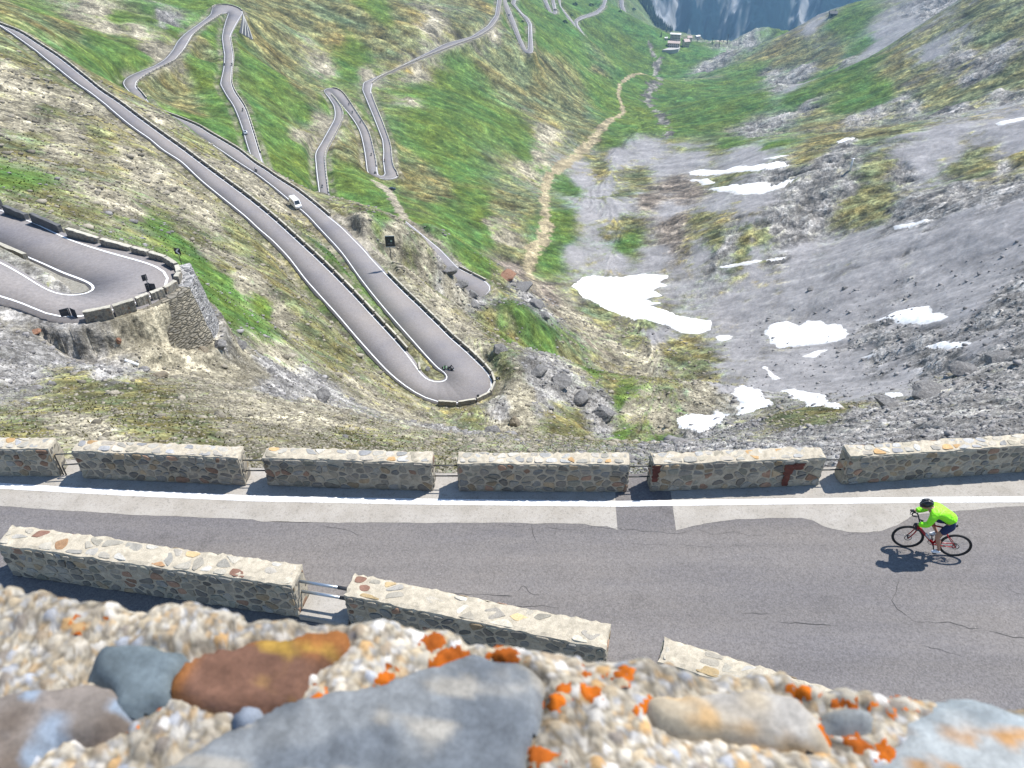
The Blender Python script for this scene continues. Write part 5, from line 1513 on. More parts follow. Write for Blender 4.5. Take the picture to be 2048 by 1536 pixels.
MB().box((0.2, -0.02, 6.75), (2.6, 0.2, 0.12), bev=0.01).build('upper_rail', M['steel'], t)
MB().box((0.55, -0.085, 5.3), (0.5, 0.02, 0.55), bev=0.004).build('emblem', plain('emblem', (0.32, 0.42, 0.38), .5), pn)
MB().tube([(-.35, -.08, 4.9), (-.45, -.08, 5.3), (-.2, -.08, 5.75), (.3, -.08, 5.9), (.75, -.08, 5.8)], 0.035, 6).build('arc', plain('arc', (0.10, 0.13, 0.13), .5), pn)
MB().box((0.15, -0.08, 4.45), (1.2, 0.012, 0.12)).build('text_line', plain('textline', (0.22, 0.23, 0.25), .5), pn)

# ------------------------------------------------------------------ small built things on the slopes
q = np.array([onz(u, v, -149.6) for u, v in [(961, 599), (994, 604), (1007, 622), (968, 616)]])
cb = MB(); cb.raw([tuple(p) for p in q] + [tuple(p - np.array((0, 0, 4.5))) for p in q], [(0, 1, 2, 3), (0, 4, 5, 1), (1, 5, 6, 2), (2, 6, 7, 3), (3, 7, 4, 0)])
q2_ = q.mean(0) + (q - q.mean(0)) * 1.03
cb.raw([tuple(p + np.array((0, 0, .25))) for p in q2_] + [tuple(p - np.array((0, 0, .12))) for p in q2_], [(0, 1, 2, 3), (0, 4, 5, 1), (1, 5, 6, 2), (2, 6, 7, 3), (3, 7, 4, 0), (4, 7, 6, 5)])
M['cast'] = plain('cast_concrete', (0.33, 0.30, 0.27), 0.9, noise=0.15, scale=.6)
tag(cb.build('concrete_box', M['cast']), "flat topped concrete box set in the slope below the half hidden hairpin", 'concrete box')
p0, p1 = hit(250, 723)[0], hit(278, 733)[0]
p0[2] += .15; p1[2] += .15
tag(MB().tube([tuple(p0), tuple((p0 + p1) / 2), tuple(p1)], 0.13, 12).build('drain_pipe', M['signwhite'], None, True), "short white drain pipe lying on the tan slope below the left hairpin", 'pipe')


def rock_mesh(name, seed, sub=3, rough=0.35, flat=0.7):
    bm = bmesh.new(); bmesh.ops.create_icosphere(bm, subdivisions=sub, radius=1)
    r = np.random.default_rng(seed)
    P = np.array([v.co for v in bm.verts])
    for k in range(9):      # planes cut from a lump make it angular
        n = r.normal(size=3); n /= np.linalg.norm(n); d = r.uniform(0.55, 0.9)
        e = P @ n - d; P = np.where((e > 0)[:, None], P - e[:, None] * n, P)
    P += rough * 0.25 * np.stack([vnoise(P[:, 0] * 3 + k, P[:, 1] * 3 + P[:, 2] * 2, seed + k) for k in range(3)], 1)
    P[:, 2] *= flat
    for v, p in zip(bm.verts, P): v.co = p
    me = bpy.data.meshes.new(name); bm.to_mesh(me); bm.free()
    return me


def mat_rock(name, a, b_, c):
    m, N, Lk, b = mat(name)
    b.inputs['Roughness'].default_value = 0.95; b.inputs['Specular IOR Level'].default_value = 0.15
    ge = N.new('ShaderNodeNewGeometry')
    f = noise_node(N, Lk, ge.outputs['Position'], 2.5, 8, 0.75); 
    cc = ramp(N, Lk, f, [(0.32, a), (0.5, b_), (0.68, c)])
    Lk.new(cc, b.inputs['Base Color']); bump(N, Lk, b, f, 1.0, 0.15)
    return m


M['rock'] = mat_rock('grey_rock', (.07, .068, .068), (.17, .165, .16), (.27, .26, .25))
M['rockbrown'] = mat_rock('brown_rock', (.10, .085, .065), (.2, .17, .125), (.3, .26, .2))
M['rockred'] = mat_rock('reddish_rock', (.12, .06, .04), (.26, .14, .09), (.33, .25, .18))
RM = [rock_mesh('boulder', 60 + k) for k in range(5)]
for k, (u, v, w, h, m_, lab) in enumerate([
    (318, 752, 40, 20, 'rockbrown', "long brown slab of rock below the white pipe"), (642, 795, 40, 26, 'rock', "dark overhanging boulder on the slope left of the middle hairpin"),
    (70, 665, 24, 12, 'rockred', "reddish rock below the left hairpin's near edge"), (238, 682, 12, 16, 'rockred', "orange weathered rock at the left foot of the retaining wall"), (440, 690, 30, 22, 'rock', "grey boulder right of the whitish buttress"),
    (480, 692, 26, 20, 'rock', "second grey boulder right of the whitish buttress, partly dark"), (405, 702, 24, 16, 'rockbrown', "yellowish rock at the foot of the whitish buttress"), (540, 745, 22, 14, 'rock', "small grey boulder left of the overhanging one"),
    (690, 875, 14, 8, 'rock', "dark stone lying just behind the third parapet block from the left"), (855, 738, 12, 8, 'rock', "small stone on the middle hairpin's island beside the wall end"),
    (1622, 579, 16, 8, 'rock', "left one of two dark boulders lying on the grey scree"), (1690, 578, 13, 10, 'rock', "right one of two dark boulders lying on the grey scree"),
    (897, 545, 34, 24, 'rock', "dark jagged rock left of the half hidden hairpin"), (920, 572, 34, 22, 'rock', "dark jagged rock hiding the near edge of the small hairpin"), (944, 590, 26, 20, 'rock', "dark rock between small hairpin and concrete box"), (950, 612, 24, 18, 'rock', "dark rock left of the concrete box"),
    (1012, 553, 44, 22, 'rockred', "rust coloured outcrop beside the pale footpath"), (1045, 580, 50, 30, 'rock', "dark outcrop right of the rust coloured one"), (1072, 612, 36, 24, 'rock', "dark outcrop below the footpath, right of the concrete box"), (1088, 632, 26, 18, 'rock', "lowest dark outcrop of the row beside the footpath"),
    (1000, 700, 30, 20, 'rock', "grey outcrop in the olive patch right of the middle hairpin"), (1075, 745, 40, 26, 'rock', "upper grey crag of the rib right of the middle hairpin"), (1120, 770, 46, 30, 'rock', "broad grey crag of the rib above the bowl"), (1160, 800, 44, 32, 'rock', "shadowed crag in the middle of the rib"), (1205, 830, 46, 30, 'rock', "lowest crag of the rib just above the parapet"),
    (1030, 850, 26, 50, 'rockbrown', "upright pale brown crag under the middle hairpin"), (985, 862, 30, 26, 'rock', "dark crag left of the upright brown one"),
    (1860, 790, 70, 30, 'rock', "black hollowed crag at the right rock rib's crest"), (1930, 745, 60, 26, 'rock', "grey crag on the upper right rock rib"), (1780, 812, 60, 22, 'rock', "long dark crag along the rib crest beside the mossy green patch"), (2000, 720, 60, 30, 'rock', "grey crag at the right picture edge above the rib")]):
    p = hit(u, v)[0]; D = p[1] * cP - p[2] * sP
    s = w * D / FPX / 2
    o = add('boulder', RM[k % 5], loc=(p[0], p[1], p[2] + s * 0.12), rot=(random.uniform(-.3, .3), random.uniform(-.3, .3), random.uniform(0, 6.28)))
    o.scale = (s * 1.15, s * 1.0, max(s * 0.6, h * D / FPX * 0.62))
    if not RM[k % 5].materials: RM[k % 5].materials.append(M['rock'])
    o.material_slots[0].link = 'OBJECT'; o.material_slots[0].material = M[m_]
    tag(o, lab, 'boulder', 'rocks on the slopes')

# loose stones strewn over the near slopes: nobody could count them
rr_ = np.random.default_rng(77)
base = []
for k in range(6):
    bm = bmesh.new(); bmesh.ops.create_icosphere(bm, subdivisions=1, radius=1)
    P = np.array([v.co for v in bm.verts]) * rr_.uniform(0.6, 1.2, (12 if len(bm.verts) == 12 else len(bm.verts), 1)); P[:, 2] *= 0.65
    base.append((P, np.array([[v.index for v in f.verts] for f in bm.faces]))); bm.free()
cand = 170000
ti = rr_.uniform(TH[60], TH[-60], cand); li = rr_.uniform(math.log(19), math.log(330), cand)
ii_ = ((ti - TH[0]) / dTH).astype(int); jj_ = ((li - LL[0]) / dLL).astype(int)
wgt = (WW[2] * 0.6 + WW[4] * 0.6 + WW[3] * 0.12 + WW[1] * 0.25 + WW[5] * .4 + WW[0] * 0.05)[ii_, jj_]
okm = (rr_.random(cand) < wgt) & (core[ii_, jj_] > 1.5) & (PATHM[ii_, jj_] > 1.1) & (TRACK[ii_, jj_] > 1.1) & (PADM[ii_, jj_] > 1.1)
ti, li = ti[okm], li[okm]; rho = np.exp(li); xs_ = rho * np.sin(ti); ys_ = rho * np.cos(ti)
okk = ys_ > ypar(xs_) + 1.5
xs_, ys_, rho = xs_[okk], ys_[okk], rho[okk]; zs_ = zat(xs_, ys_)
sz = np.clip(rho * 0.0011 * np.exp(rr_.normal(-.1, 0.65, len(rho))), 0.05, 0.9)
vv, ff, cc = [], [], []; nv = 0
g_ = rr_.integers(0, 6, len(xs_)); az = rr_.uniform(0, 6.28, len(xs_)); sh = rr_.uniform(.55, 1.25, len(xs_))
ia_ = np.clip(((np.arctan2(xs_, ys_) - TH[0]) / dTH).astype(int), 0, NT - 1); ja_ = np.clip(((np.log(rho) - LL[0]) / dLL).astype(int), 0, NL - 1)
warm = (WW[2] + WW[1])[ia_, ja_]
for k in range(len(xs_)):
    P, Fk = base[g_[k]]; c, s = math.cos(az[k]), math.sin(az[k])
    Q = np.stack([(P[:, 0] * c - P[:, 1] * s) * 1.3, P[:, 0] * s + P[:, 1] * c, P[:, 2]], 1) * sz[k] + (xs_[k], ys_[k], zs_[k] + sz[k] * .15)
    vv.append(Q); ff.append(Fk + nv); nv += len(Q)
    cc.append(np.tile(np.array((.27, .245, .195) if warm[k] > .5 else (.25, .24, .235)) * sh[k], (len(Q), 1)))
M['loose'] = mat_attr('loose_stone', 0.95, 0.1, 8.0, 0.3, 0.05, 2.0)
tag(add('loose_stones', fast_mesh('loose_stones', np.concatenate(vv), np.concatenate(ff), [M['loose']], False, np.concatenate(cc))), kind='stuff')

# coarse tufts on the near slopes
cand = 60000
ti = rr_.uniform(TH[60], TH[-60], cand); li = rr_.uniform(math.log(20), math.log(260), cand)
ii_ = ((ti - TH[0]) / dTH).astype(int); jj_ = ((li - LL[0]) / dLL).astype(int)
okm = (rr_.random(cand) < (WW[0] * .8 + WW[1] * .7 + WW[2] * .22)[ii_, jj_]) & (core[ii_, jj_] > 1.0) & (PATHM[ii_, jj_] > 1.1) & (TRACK[ii_, jj_] > 1.1) & (PADM[ii_, jj_] > 1.1)
ti, li, ii_, jj_ = ti[okm], li[okm], ii_[okm], jj_[okm]; rho = np.exp(li); xs_ = rho * np.sin(ti); ys_ = rho * np.cos(ti); kp = ys_ > ypar(xs_) + 1.2
xs_, ys_, rho, ii_, jj_ = xs_[kp], ys_[kp], rho[kp], ii_[kp], jj_[kp]; zs_ = zat(xs_, ys_); m_ = len(xs_)
hh = np.clip(rho * .0011, .06, .22) * rr_.uniform(.6, 1.4, m_); Vt = []; Ct = []
gcol = (np.array((.078, .120, .030)) * WW[0][ii_, jj_][:, None] + np.array((.14, .132, .066)) * (1 - WW[0][ii_, jj_])[:, None]) * rr_.uniform(.6, 1.35, m_)[:, None]
for k in range(4):
    a_ = rr_.uniform(0, 6.28, m_); w_ = hh * .8; lean = hh * rr_.uniform(.4, 1.4, m_)
    c_, s_ = np.cos(a_), np.sin(a_)
    for dx, dy, dz_ in ((-s_ * w_, c_ * w_, -.04 + 0 * hh), (s_ * w_, -c_ * w_, -.04 + 0 * hh), (c_ * lean, s_ * lean, hh)):
        Vt.append(np.stack([xs_ + dx, ys_ + dy, zs_ + dz_], 1)); Ct.append(gcol)
Ft = np.concatenate([np.stack([np.arange(m_) + (3 * k + q) * m_ for q in range(3)], 1) for k in range(4)])
tag(add('grass_tufts', fast_mesh('grass_tufts', np.concatenate(Vt), Ft, [M['loose']], False, np.concatenate(Ct))), kind='stuff')

# tiers of dark netting beside the upper hairpin
af = tag(empty('avalanche_netting', (0, 0, 0)), "tiers of dark netting on the slope right of the upper hairpin", 'netting')
M['net'] = plain('dark_net', (0.05, 0.053, 0.058), 0.9, noise=0.3, scale=2); M['rail'] = plain('pale_rail', (0.42, 0.41, 0.38), .8)
for k in range(4):
    tl, tr = (485.5 + 0.6 * k, 29 + 2 * k), (487 + 1.2 * k, 31 + 3 * k)
    bl_, br = (478.5 + 7 * k, 66 + 4.5 * k), (484.5 + 7 * k, 70 + 3.5 * k)
    n = 8; Vt = []
    for i in range(n + 1):
        f = i / n; cx = 0.9 * math.sin(f * 3.14)
        for (a_, b2) in ((tl, bl_), (tr, br)):
            p = hit(a_[0] * (1 - f) + b2[0] * f + cx, a_[1] * (1 - f) + b2[1] * f)[0]; Vt.append((p[0], p[1], p[2] + .5)); Vt.append((p[0], p[1], p[2] - 1))
    F_ = []
    for i in range(n):
        o4 = 4 * i; F_ += [(o4, o4 + 2, o4 + 6, o4 + 4), (o4, o4 + 4, o4 + 5, o4 + 1), (o4 + 2, o4 + 3, o4 + 7, o4 + 6)]
    MB().raw(Vt, F_).build('net_tier', M['net'], af)
    MB().tube([(Vt[4 * i + 2][0], Vt[4 * i + 2][1], Vt[4 * i + 2][2] + .2) for i in range(n + 1)], 0.3, 5).build('tier_edge', M['rail'], af)
# lift pylons and the pale mast
p = hit(1700, 341)[0]
tag(MB().tube([(p[0], p[1], p[2] - 1), (p[0], p[1], p[2] + 7.2)], [0.65, 0.5], 8).box((p[0], p[1], p[2] + 7.2), (2.2, .8, .5)).build('mast', M['white'], None, True), "pale slender mast standing on the rocky right slope", 'mast')
for k, (u, v, hh, lab) in enumerate([(1424, 89, 13, "left one of the thin dark lift pylons near the hotel"), (1438, 95, 14, "middle one of the thin dark lift pylons near the hotel"), (1454, 89, 20, "tallest thin dark lift pylon, on the green knoll")]):
    p = hit(u, v)[0]
    mb = MB().tube([(0, 0, -2), (0, 0, hh)], [0.8, 0.6], 6); mb.box((0, 0, hh), (5, .8, .7))
    o = mb.build('lift_pylon', M['darksteel'], None); o.location = tuple(p); tag(o, lab, 'lift pylon', 'lift pylons by the hotel')
# ------------------------------------------------------------------ the hotel in the valley, its woods
M['plaster'] = plain('pale_plaster', (0.62, 0.50, 0.45), 0.9, noise=0.1, scale=.2)
M['plaster_y'] = plain('yellowish_plaster', (0.62, 0.53, 0.36), 0.9, noise=0.1, scale=.2)
M['roofpale'] = plain('pale_metal_roof', (0.75, 0.74, 0.70), 0.5)
M['rooftan'] = plain('tan_roof', (0.55, 0.43, 0.38), 0.8)
M['win'] = plain('window_dark', (0.03, 0.028, 0.03), 0.25)
HS = 2250.0 / FPX


def house(name, u, v, w, d, h, yaw, wallm, roofm, lab, floors, cols, pitch=0.18, dorm=0):
    p = hit(u, v)[0]
    t = tag(empty(name, tuple(p), (0, 0, yaw)), lab, 'building')
    MB().box((0, 0, h / 2 - 4), (w, d, h + 8)).build('wall', wallm, t)
    e = 0.9; rz = h + 0.02
    V_ = [(-w / 2 - e, -d / 2 - e, rz), (w / 2 + e, -d / 2 - e, rz), (w / 2 + e, d / 2 + e, rz), (-w / 2 - e, d / 2 + e, rz), (-w / 2 - e, 0, rz + d * pitch), (w / 2 + e, 0, rz + d * pitch)]
    V_ += [(x, y, z + 0.6) for x, y, z in V_]
    rf = MB().raw(V_, [(6, 7, 11, 10), (8, 9, 10, 11), (0, 1, 7, 6), (2, 3, 9, 8), (1, 5, 4, 0), (4, 5, 2, 3), (0, 4, 10, 6), (4, 3, 9, 10), (1, 7, 11, 5), (5, 11, 8, 2)]).build('roof', roofm, t)
    MB().box((w * .25, 0.5, rz + d * pitch + .8), (1.4, 1.4, 2.6)).build('chimney', wallm, rf)
    for f in range(floors):
        for c in range(cols):
            x = -w / 2 + w * (c + .5) / cols; z = h * (f + .5) / floors
            fr = MB().box((x, -d / 2 - .06, z), (w / cols * .46, .1, h / floors * .55)).build('window', M['win'], t)
    if w > 23: MB().box((0, -d / 2 - .8, h / floors), (w * .5, 1.6, .3)).build('balcony', roofm, t)
    return t


yw = R(-14)
house('hotel_building', 1350, 82, 21, 12, 14, yw, M['plaster'], M['roofpale'], "large pale hotel block with a white roof and rows of dark windows", 3, 7, .12)
house('hotel_wing', 1347, 95, 24, 11, 9, yw, M['plaster'], M['rooftan'], "low pinkish hotel wing in front of the white roofed block", 2, 6, .3)
house('guest_house', 1371, 93, 12, 11, 10, R(20), M['plaster_y'], M['rooftan'], "yellowish gabled guest house at the right end of the hotel", 3, 4, .4)
house('chalet', 1378, 82, 9, 9, 7, R(5), M['plaster'], M['rooftan'], "small pinkish chalet behind the guest house", 2, 3, .4)
house('farm_house', 1395, 75, 15, 8, 4, R(25), M['plaster'], M['roofpale'], "long low house with a pale roof right of the hotel", 1, 5, .3)
house('shed', 1332, 79, 5, 5, 3, R(-10), M['plaster'], M['roofpale'], "small shed at the left end of the hotel", 1, 2, .3)
house('alpine_hut', 1665, 33, 12, 9, 5, R(-5), M['rock'], M['rock'], "small dark stone hut on the skyline of the right slope", 1, 2, .4)
pk = np.array([hit(u, v)[0] for u, v in [(1324, 103), (1336, 97), (1360, 99), (1356, 105), (1344, 108)]]); zc = float(pk[:, 2].max()) + 1.5
pv_ = MB(); n = len(pk); pv_.raw([(p[0], p[1], zc) for p in pk] + [(p[0], p[1], zc - 9) for p in pk], [tuple(range(n))] + [(i, (i + 1) % n, n + (i + 1) % n, n + i) for i in range(n)])
tag(pv_.build('car_park', M['kerb']), kind='structure')

M['conifer'] = plain('conifer_green', (0.022, 0.045, 0.024), 0.95, noise=0.5, scale=.3)
M['trunk'] = plain('tree_trunk', (0.07, 0.05, 0.035), 0.95)


def conifer_parts(seed, h=14.0, tiers=9):
    r = np.random.default_rng(seed); V_, F = [], []
    for k in range(tiers):
        z0 = h * (0.10 + 0.88 * k / tiers); R0 = h * 0.17 * (1 - k / tiers) ** 0.8 + .25
        n = 9
        for j in range(n):
            a = 6.283 * (j + r.uniform(-.3, .3)) / n; L = R0 * r.uniform(0.6, 1.25); b0 = len(V_)
            w = L * 0.38
            ca, sa = math.cos(a), math.sin(a)
            V_ += [(0, 0, z0 + h * .08), (ca * L * .6 - sa * w, sa * L * .6 + ca * w, z0 - h * .015), (ca * L, sa * L, z0 - h * .035 * r.uniform(.5, 1.6)), (ca * L * .6 + sa * w, sa * L * .6 - ca * w, z0 - h * .015)]
            F += [(b0, b0 + 1, b0 + 2), (b0, b0 + 2, b0 + 3)]
    V_ += [(0, 0, h), (.3, 0, h * .9), (-.15, .26, h * .9), (-.15, -.26, h * .9)]; b0 = len(V_) - 4
    F += [(b0, b0 + 1, b0 + 2), (b0, b0 + 2, b0 + 3), (b0, b0 + 3, b0 + 1)]
    return np.array(V_), F


# the wood beyond the left slope reads as one mass
pv = np.array([(1276, 0), (1286, 14), (1300, 36), (1314, 58), (1326, 72), (1336, 64), (1352, 62), (1372, 67), (1390, 70), (1396, 64), (1370, 56), (1346, 44), (1330, 26), (1312, 6), (1300, -10)])
rw_ = np.random.default_rng(9); vv, ff = [], []; nv = 0; cp = [conifer_parts(s, 13, 6) for s in range(3)]
cnt = 0
while cnt < 520:
    u, v = rw_.uniform(1262, 1395), rw_.uniform(-12, 70)
    if polydist(np.array([u]), np.array([v]), pv)[0] < 0: continue
    q = hit(u, v)[0]; zz = float(q[2])
    if q[1] < 1900 or q[1] > 3200: continue
    P, F = cp[cnt % 3]; s = rw_.uniform(0.7, 1.4)
    vv.append(P * s + (q[0], q[1], zz)); ff += [tuple(i + nv for i in f) for f in F]; nv += len(P); cnt += 1
wood = bpy.data.meshes.new('conifer_wood'); wood.from_pydata(np.concatenate(vv).tolist(), [], ff); wood.materials.append(M['conifer'])
tag(add('conifer_wood', wood), kind='stuff')
P, F = conifer_parts(4); tme = bpy.data.meshes.new('crown'); tme.from_pydata(P.tolist(), [], F); tme.materials.append(M['conifer'])
tr0 = empty('conifer_tree'); add('crown', tme, tr0); MB().cyl((0, 0, -1), (0, 0, 6), .35, .2, 6).build('trunk', M['trunk'], tr0)
for k, (u, v, s, lab) in enumerate([(1444, 72, .8, "small dark conifer left of the green knoll's edge"), (1451, 64, 1.0, "dark conifer on the crest of the green knoll"), (1470, 60, .7, "lone small conifer right of the other knoll conifers"), (1447, 84, .6, "conifer just below the knoll crest conifer"), (1394, 84, .5, "single small conifer below the long low house"), (1322, 74, .8, "conifer at the wood's edge left of the hotel")]):
    t = tr0 if k == 0 else copy_tree(tr0)
    t.location = tuple(hit(u, v)[0]); t.scale = (s, s, s); t.rotation_euler = (0, 0, k); tag(t, lab, 'tree', 'single conifers near the hotel')


def shrub(u, v, w, lab):
    p = hit(u, v)[0]; D = p[1] * cP - p[2] * sP; s = w * D / FPX / 2
    r = np.random.default_rng(int(u)); V_, F = [], []
    for k in range(260):
        d = r.normal(size=3); d /= np.linalg.norm(d); q = d * s * r.uniform(.5, 1.0) ** .5; q[2] = abs(q[2]) * .8
        a, b_ = r.normal(size=3), r.normal(size=3); l = s * .22
        V_ += [tuple(q), tuple(q + a / np.linalg.norm(a) * l), tuple(q + b_ / np.linalg.norm(b_) * l)]; F.append((3 * k, 3 * k + 1, 3 * k + 2))
    o = MB().raw(V_, F).build('shrub', M['conifer']); o.location = tuple(p)
    tag(o, lab, 'shrub', 'dark shrubs on the left slope')


for u, v, w, lab in [(1018, 3, 8, "dark shrub right of the long far road at the top edge"), (1045, 44, 8, "dark shrub inside the far zigzag"), (1129, 46, 13, "large dark shrub left of the far double hairpin"), (1110, 22, 9, "dark shrub above the large one"), (1142, 32, 8, "dark shrub touching the far hairpin road"), (1150, 10, 12, "dark shrub at the top above the far hairpin road"), (1182, 12, 12, "dark shrub between far hairpin roads"), (1240, 24, 8, "dark shrub at the road to the hotel"), (1267, 20, 10, "dark shrub beside the last bends above the hotel")]:
    shrub(u, v, w, lab)
# ------------------------------------------------------------------ figures
def skinned(name, verts, edges, radii, mt, parent=None, root=0, levels=2, flat=None):
    """a continuous surface grown round connected joints"""
    me = bpy.data.meshes.new(name); me.from_pydata([tuple(v) for v in verts], edges, []); me.update()
    o = add(name + '_tmp', me)
    sk = o.modifiers.new('s', 'SKIN'); sk.use_smooth_shade = True
    for i, r in enumerate(radii):
        sv_ = me.skin_vertices[0].data[i]
        sv_.radius = (r, r) if not hasattr(r, '__len__') else r
        sv_.use_root = (i == root)
    sub_ = o.modifiers.new('d', 'SUBSURF'); sub_.levels = levels; sub_.render_levels = levels
    dg = bpy.context.evaluated_depsgraph_get(); dg.update()
    m2_ = bpy.data.meshes.new_from_object(o.evaluated_get(dg)); m2_.name = name
    bpy.data.objects.remove(o); bpy.data.meshes.remove(me)
    m2_.materials.clear(); m2_.materials.append(mt)
    m2_.polygons.foreach_set('use_smooth', np.ones(len(m2_.polygons), bool))
    return add(name, m2_, parent)


def chain(*names):
    return list(zip(names[:-1], names[1:]))


def figure_part(name, J, links, mt, parent, root, levels=2):
    """J: joint -> (point, radius)"""
    use = []
    for a_, b2 in links:
        for x in (a_, b2):
            if x not in use: use.append(x)
    ix = {k: i for i, k in enumerate(use)}
    return skinned(name, [J[k][0] for k in use], [(ix[a_], ix[b2]) for a_, b2 in links], [J[k][1] for k in use], mt, parent, ix[root], levels)


def mat_cloth(name, col, rough=0.8):
    m, N, Lk, b = mat(name)
    b.inputs['Roughness'].default_value = rough
    b.inputs['Base Color'].default_value = (*col, 1)
    tc = N.new('ShaderNodeTexCoord'); f = noise_node(N, Lk, tc.outputs['Object'], 5, 3, 0.5, 0.8)
    bump(N, Lk, b, f, 0.9, 0.07)
    return m


M['skin'] = plain('skin', (0.42, 0.22, 0.14), 0.55, noise=0.08, scale=20)
M['hivis'] = mat_cloth('hi_vis_jacket', (0.27, 0.85, 0.012), 0.55)
M['navy'] = mat_cloth('navy_shorts', (0.008, 0.016, 0.075), 0.7)
M['redframe'] = plain('red_frame', (0.34, 0.010, 0.014), 0.25)
M['helmet'] = plain('black_helmet', (0.012, 0.012, 0.013), 0.3)
M['hair'] = plain('dark_hair', (0.03, 0.02, 0.014), 0.6)
M['silver'] = plain('spoke_steel', (0.45, 0.45, 0.46), 0.35, 0.8)

fc, rc = Vector(onz(1819, 1093, -HR)), Vector(onz(1914, 1111, -HR))
hd = (fc - rc); hd.z = 0; hd.normalize(); yaw = math.atan2(hd.y, hd.x)
mid_ = (fc + rc) / 2
LEAN = R(0.5)
place = Matrix.Translation((mid_.x - 0.145, mid_.y - 0.01, -HR + 0.006)) @ Matrix.Rotation(yaw, 4, 'Z') @ Matrix.Rotation(LEAN, 4, 'X') @ Matrix.Scale(0.93, 4)
KS = 0.985
RX, FXW, WR = -0.445, 0.545, 0.335          # axles and tyre radius, metres; BB at x 0
OFF = Vector((-(RX + FXW) / 2, 0, 0))


def lp_(x, y, z): return Vector((x, y, z)) + OFF


bike = tag(empty('road_bicycle'), "red road bicycle with black wheels ridden on the near road", 'bicycle'); bike.matrix_world = place
SW = Matrix.Rotation(0, 3, 'Z')


def wheel(xc, rot=True):
    w = MB().tube([lp_(xc + (WR - .017) * math.cos(t), 0, WR + (WR - .017) * math.sin(t)) for t in np.linspace(0, 2 * math.pi, 49)[:-1]], 0.0185, 8, closed=True).build('wheel', M['rubber'], bike, True)
    MB().tube([lp_(xc + (WR - .044) * math.cos(t), 0, WR + (WR - .044) * math.sin(t)) for t in np.linspace(0, 2 * math.pi, 49)[:-1]], 0.016, 6, closed=True).build('rim', M['black'], w, True)
    sp_ = MB()
    for k in range(24):
        t = 2 * math.pi * k / 24; t2 = t + (0.5 if k % 2 else -0.5); s_ = 0.03 if k % 4 < 2 else -0.03
        sp_.cyl(lp_(xc + 0.024 * math.cos(t2), s_, WR + 0.024 * math.sin(t2)), lp_(xc + (WR - .04) * math.cos(t), 0, WR + (WR - .04) * math.sin(t)), 0.0016, n=4)
    sp_.build('spokes', M['silver'], w)
    MB().cyl(lp_(xc, -0.055, WR), lp_(xc, 0.055, WR), 0.018, n=10).build('hub', M['black'], w, True)
    MB().tube([lp_(xc + .07 * math.cos(t), 0.038, WR + .07 * math.sin(t)) for t in np.linspace(0, 2 * math.pi, 25)[:-1]], 0.008, 5, closed=True).build('brake_disc', M['darksteel'], w, True)


wheel(RX); wheel(FXW)
f = MB()
HT, HB_ = (0.395, 0, 0.845), (0.425, 0, 0.70)            # head tube
BBp, ST = (0, 0, 0.27), (-0.165, 0, 0.80)
f.tube([lp_(*BBp), lp_(*HB_)], [.030, .030], 10); f.tube([lp_(*ST), lp_(HT[0] + .004, 0, HT[2] - .03)], [.019, .021], 10)
f.tube([lp_(*BBp), lp_(*ST)], [.024, .019], 10); f.tube([lp_(*HB_), lp_(*HT)], .026, 10)
f.cyl(lp_(0, -.045, .27), lp_(0, .045, .27), .026, n=10)
for s_ in (1, -1):
    f.tube([lp_(-.03, .03 * s_, .27), lp_(-.2, .045 * s_, .29), lp_(RX, .062 * s_, WR)], [.014, .012, .011], 8)
    f.tube([lp_(-.14, .018 * s_, .68), lp_(-.28, .045 * s_, .51), lp_(RX, .062 * s_, WR)], [.011, .010, .010], 8)
f.build('frame', M['redframe'], bike, True)
fk = MB(); fk.tube([lp_(.427, 0, .70), lp_(.43, 0, .665)], .022, 8)
for s_ in (1, -1): fk.tube([lp_(.43, .03 * s_, .675), lp_(.455, .05 * s_, .56), lp_(.50, .055 * s_, .43), lp_(FXW, .055 * s_, WR)], [.017, .015, .013, .011], 8)
fk.build('fork', M['redframe'], bike, True)
MB().tube([lp_(*HT), lp_(.385, 0, .885), lp_(.47, 0, .905)], [.02, .018, .016], 8).build('stem', M['black'], bike, True)
hb = MB()
for s_ in (1, -1):
    hb.tube([lp_(.47, 0, .905), lp_(.472, .10 * s_, .907), lp_(.478, .185 * s_, .905), lp_(.53, .21 * s_, .90), lp_(.565, .212 * s_, .865), lp_(.565, .214 * s_, .82), lp_(.53, .218 * s_, .782), lp_(.44, .222 * s_, .775)], .0155, 8)
hb.build('handlebar', M['black'], bike, True)
for s_ in (1, -1):
    lv = MB(); lv.tube([lp_(.52, .21 * s_, .905), lp_(.575, .213 * s_, .925), lp_(.60, .213 * s_, .965)], [.019, .020, .015], 8); lv.tube([lp_(.59, .214 * s_, .93), lp_(.61, .218 * s_, .86), lp_(.595, .222 * s_, .80)], [.009, .008, .006], 6)
    lv.build('brake_lever', M['black'], bike, True)
MB().tube([lp_(*ST), lp_(-.195, 0, .905)], .014, 8).build('seatpost', M['black'], bike, True)
sd_ = MB(); sd_.tube([lp_(-.315, 0, .925), lp_(-.285, 0, .925), lp_(-.22, 0, .92), lp_(-.12, 0, .925), lp_(-.055, 0, .925)], [.03, .042, .036, .022, .014], 10)
sd_.build('saddle', M['black'], bike, True)
MB().tube([lp_(.095 * math.cos(t), -.05, .27 + .095 * math.sin(t)) for t in np.linspace(0, 6.2832, 33)[:-1]], .006, 5, closed=True).build('chainring', M['darksteel'], bike, True)
MB().tube([lp_(RX + .03, -.05, WR + .045), lp_(0, -.05, .27 + .095), lp_(.095, -.05, .27), lp_(0, -.05, .27 - .095), lp_(RX + .03, -.05, WR - .08), lp_(RX - .02, -.05, WR - .02)], .006, 5, closed=True).build('chain', M['darksteel'], bike, True)
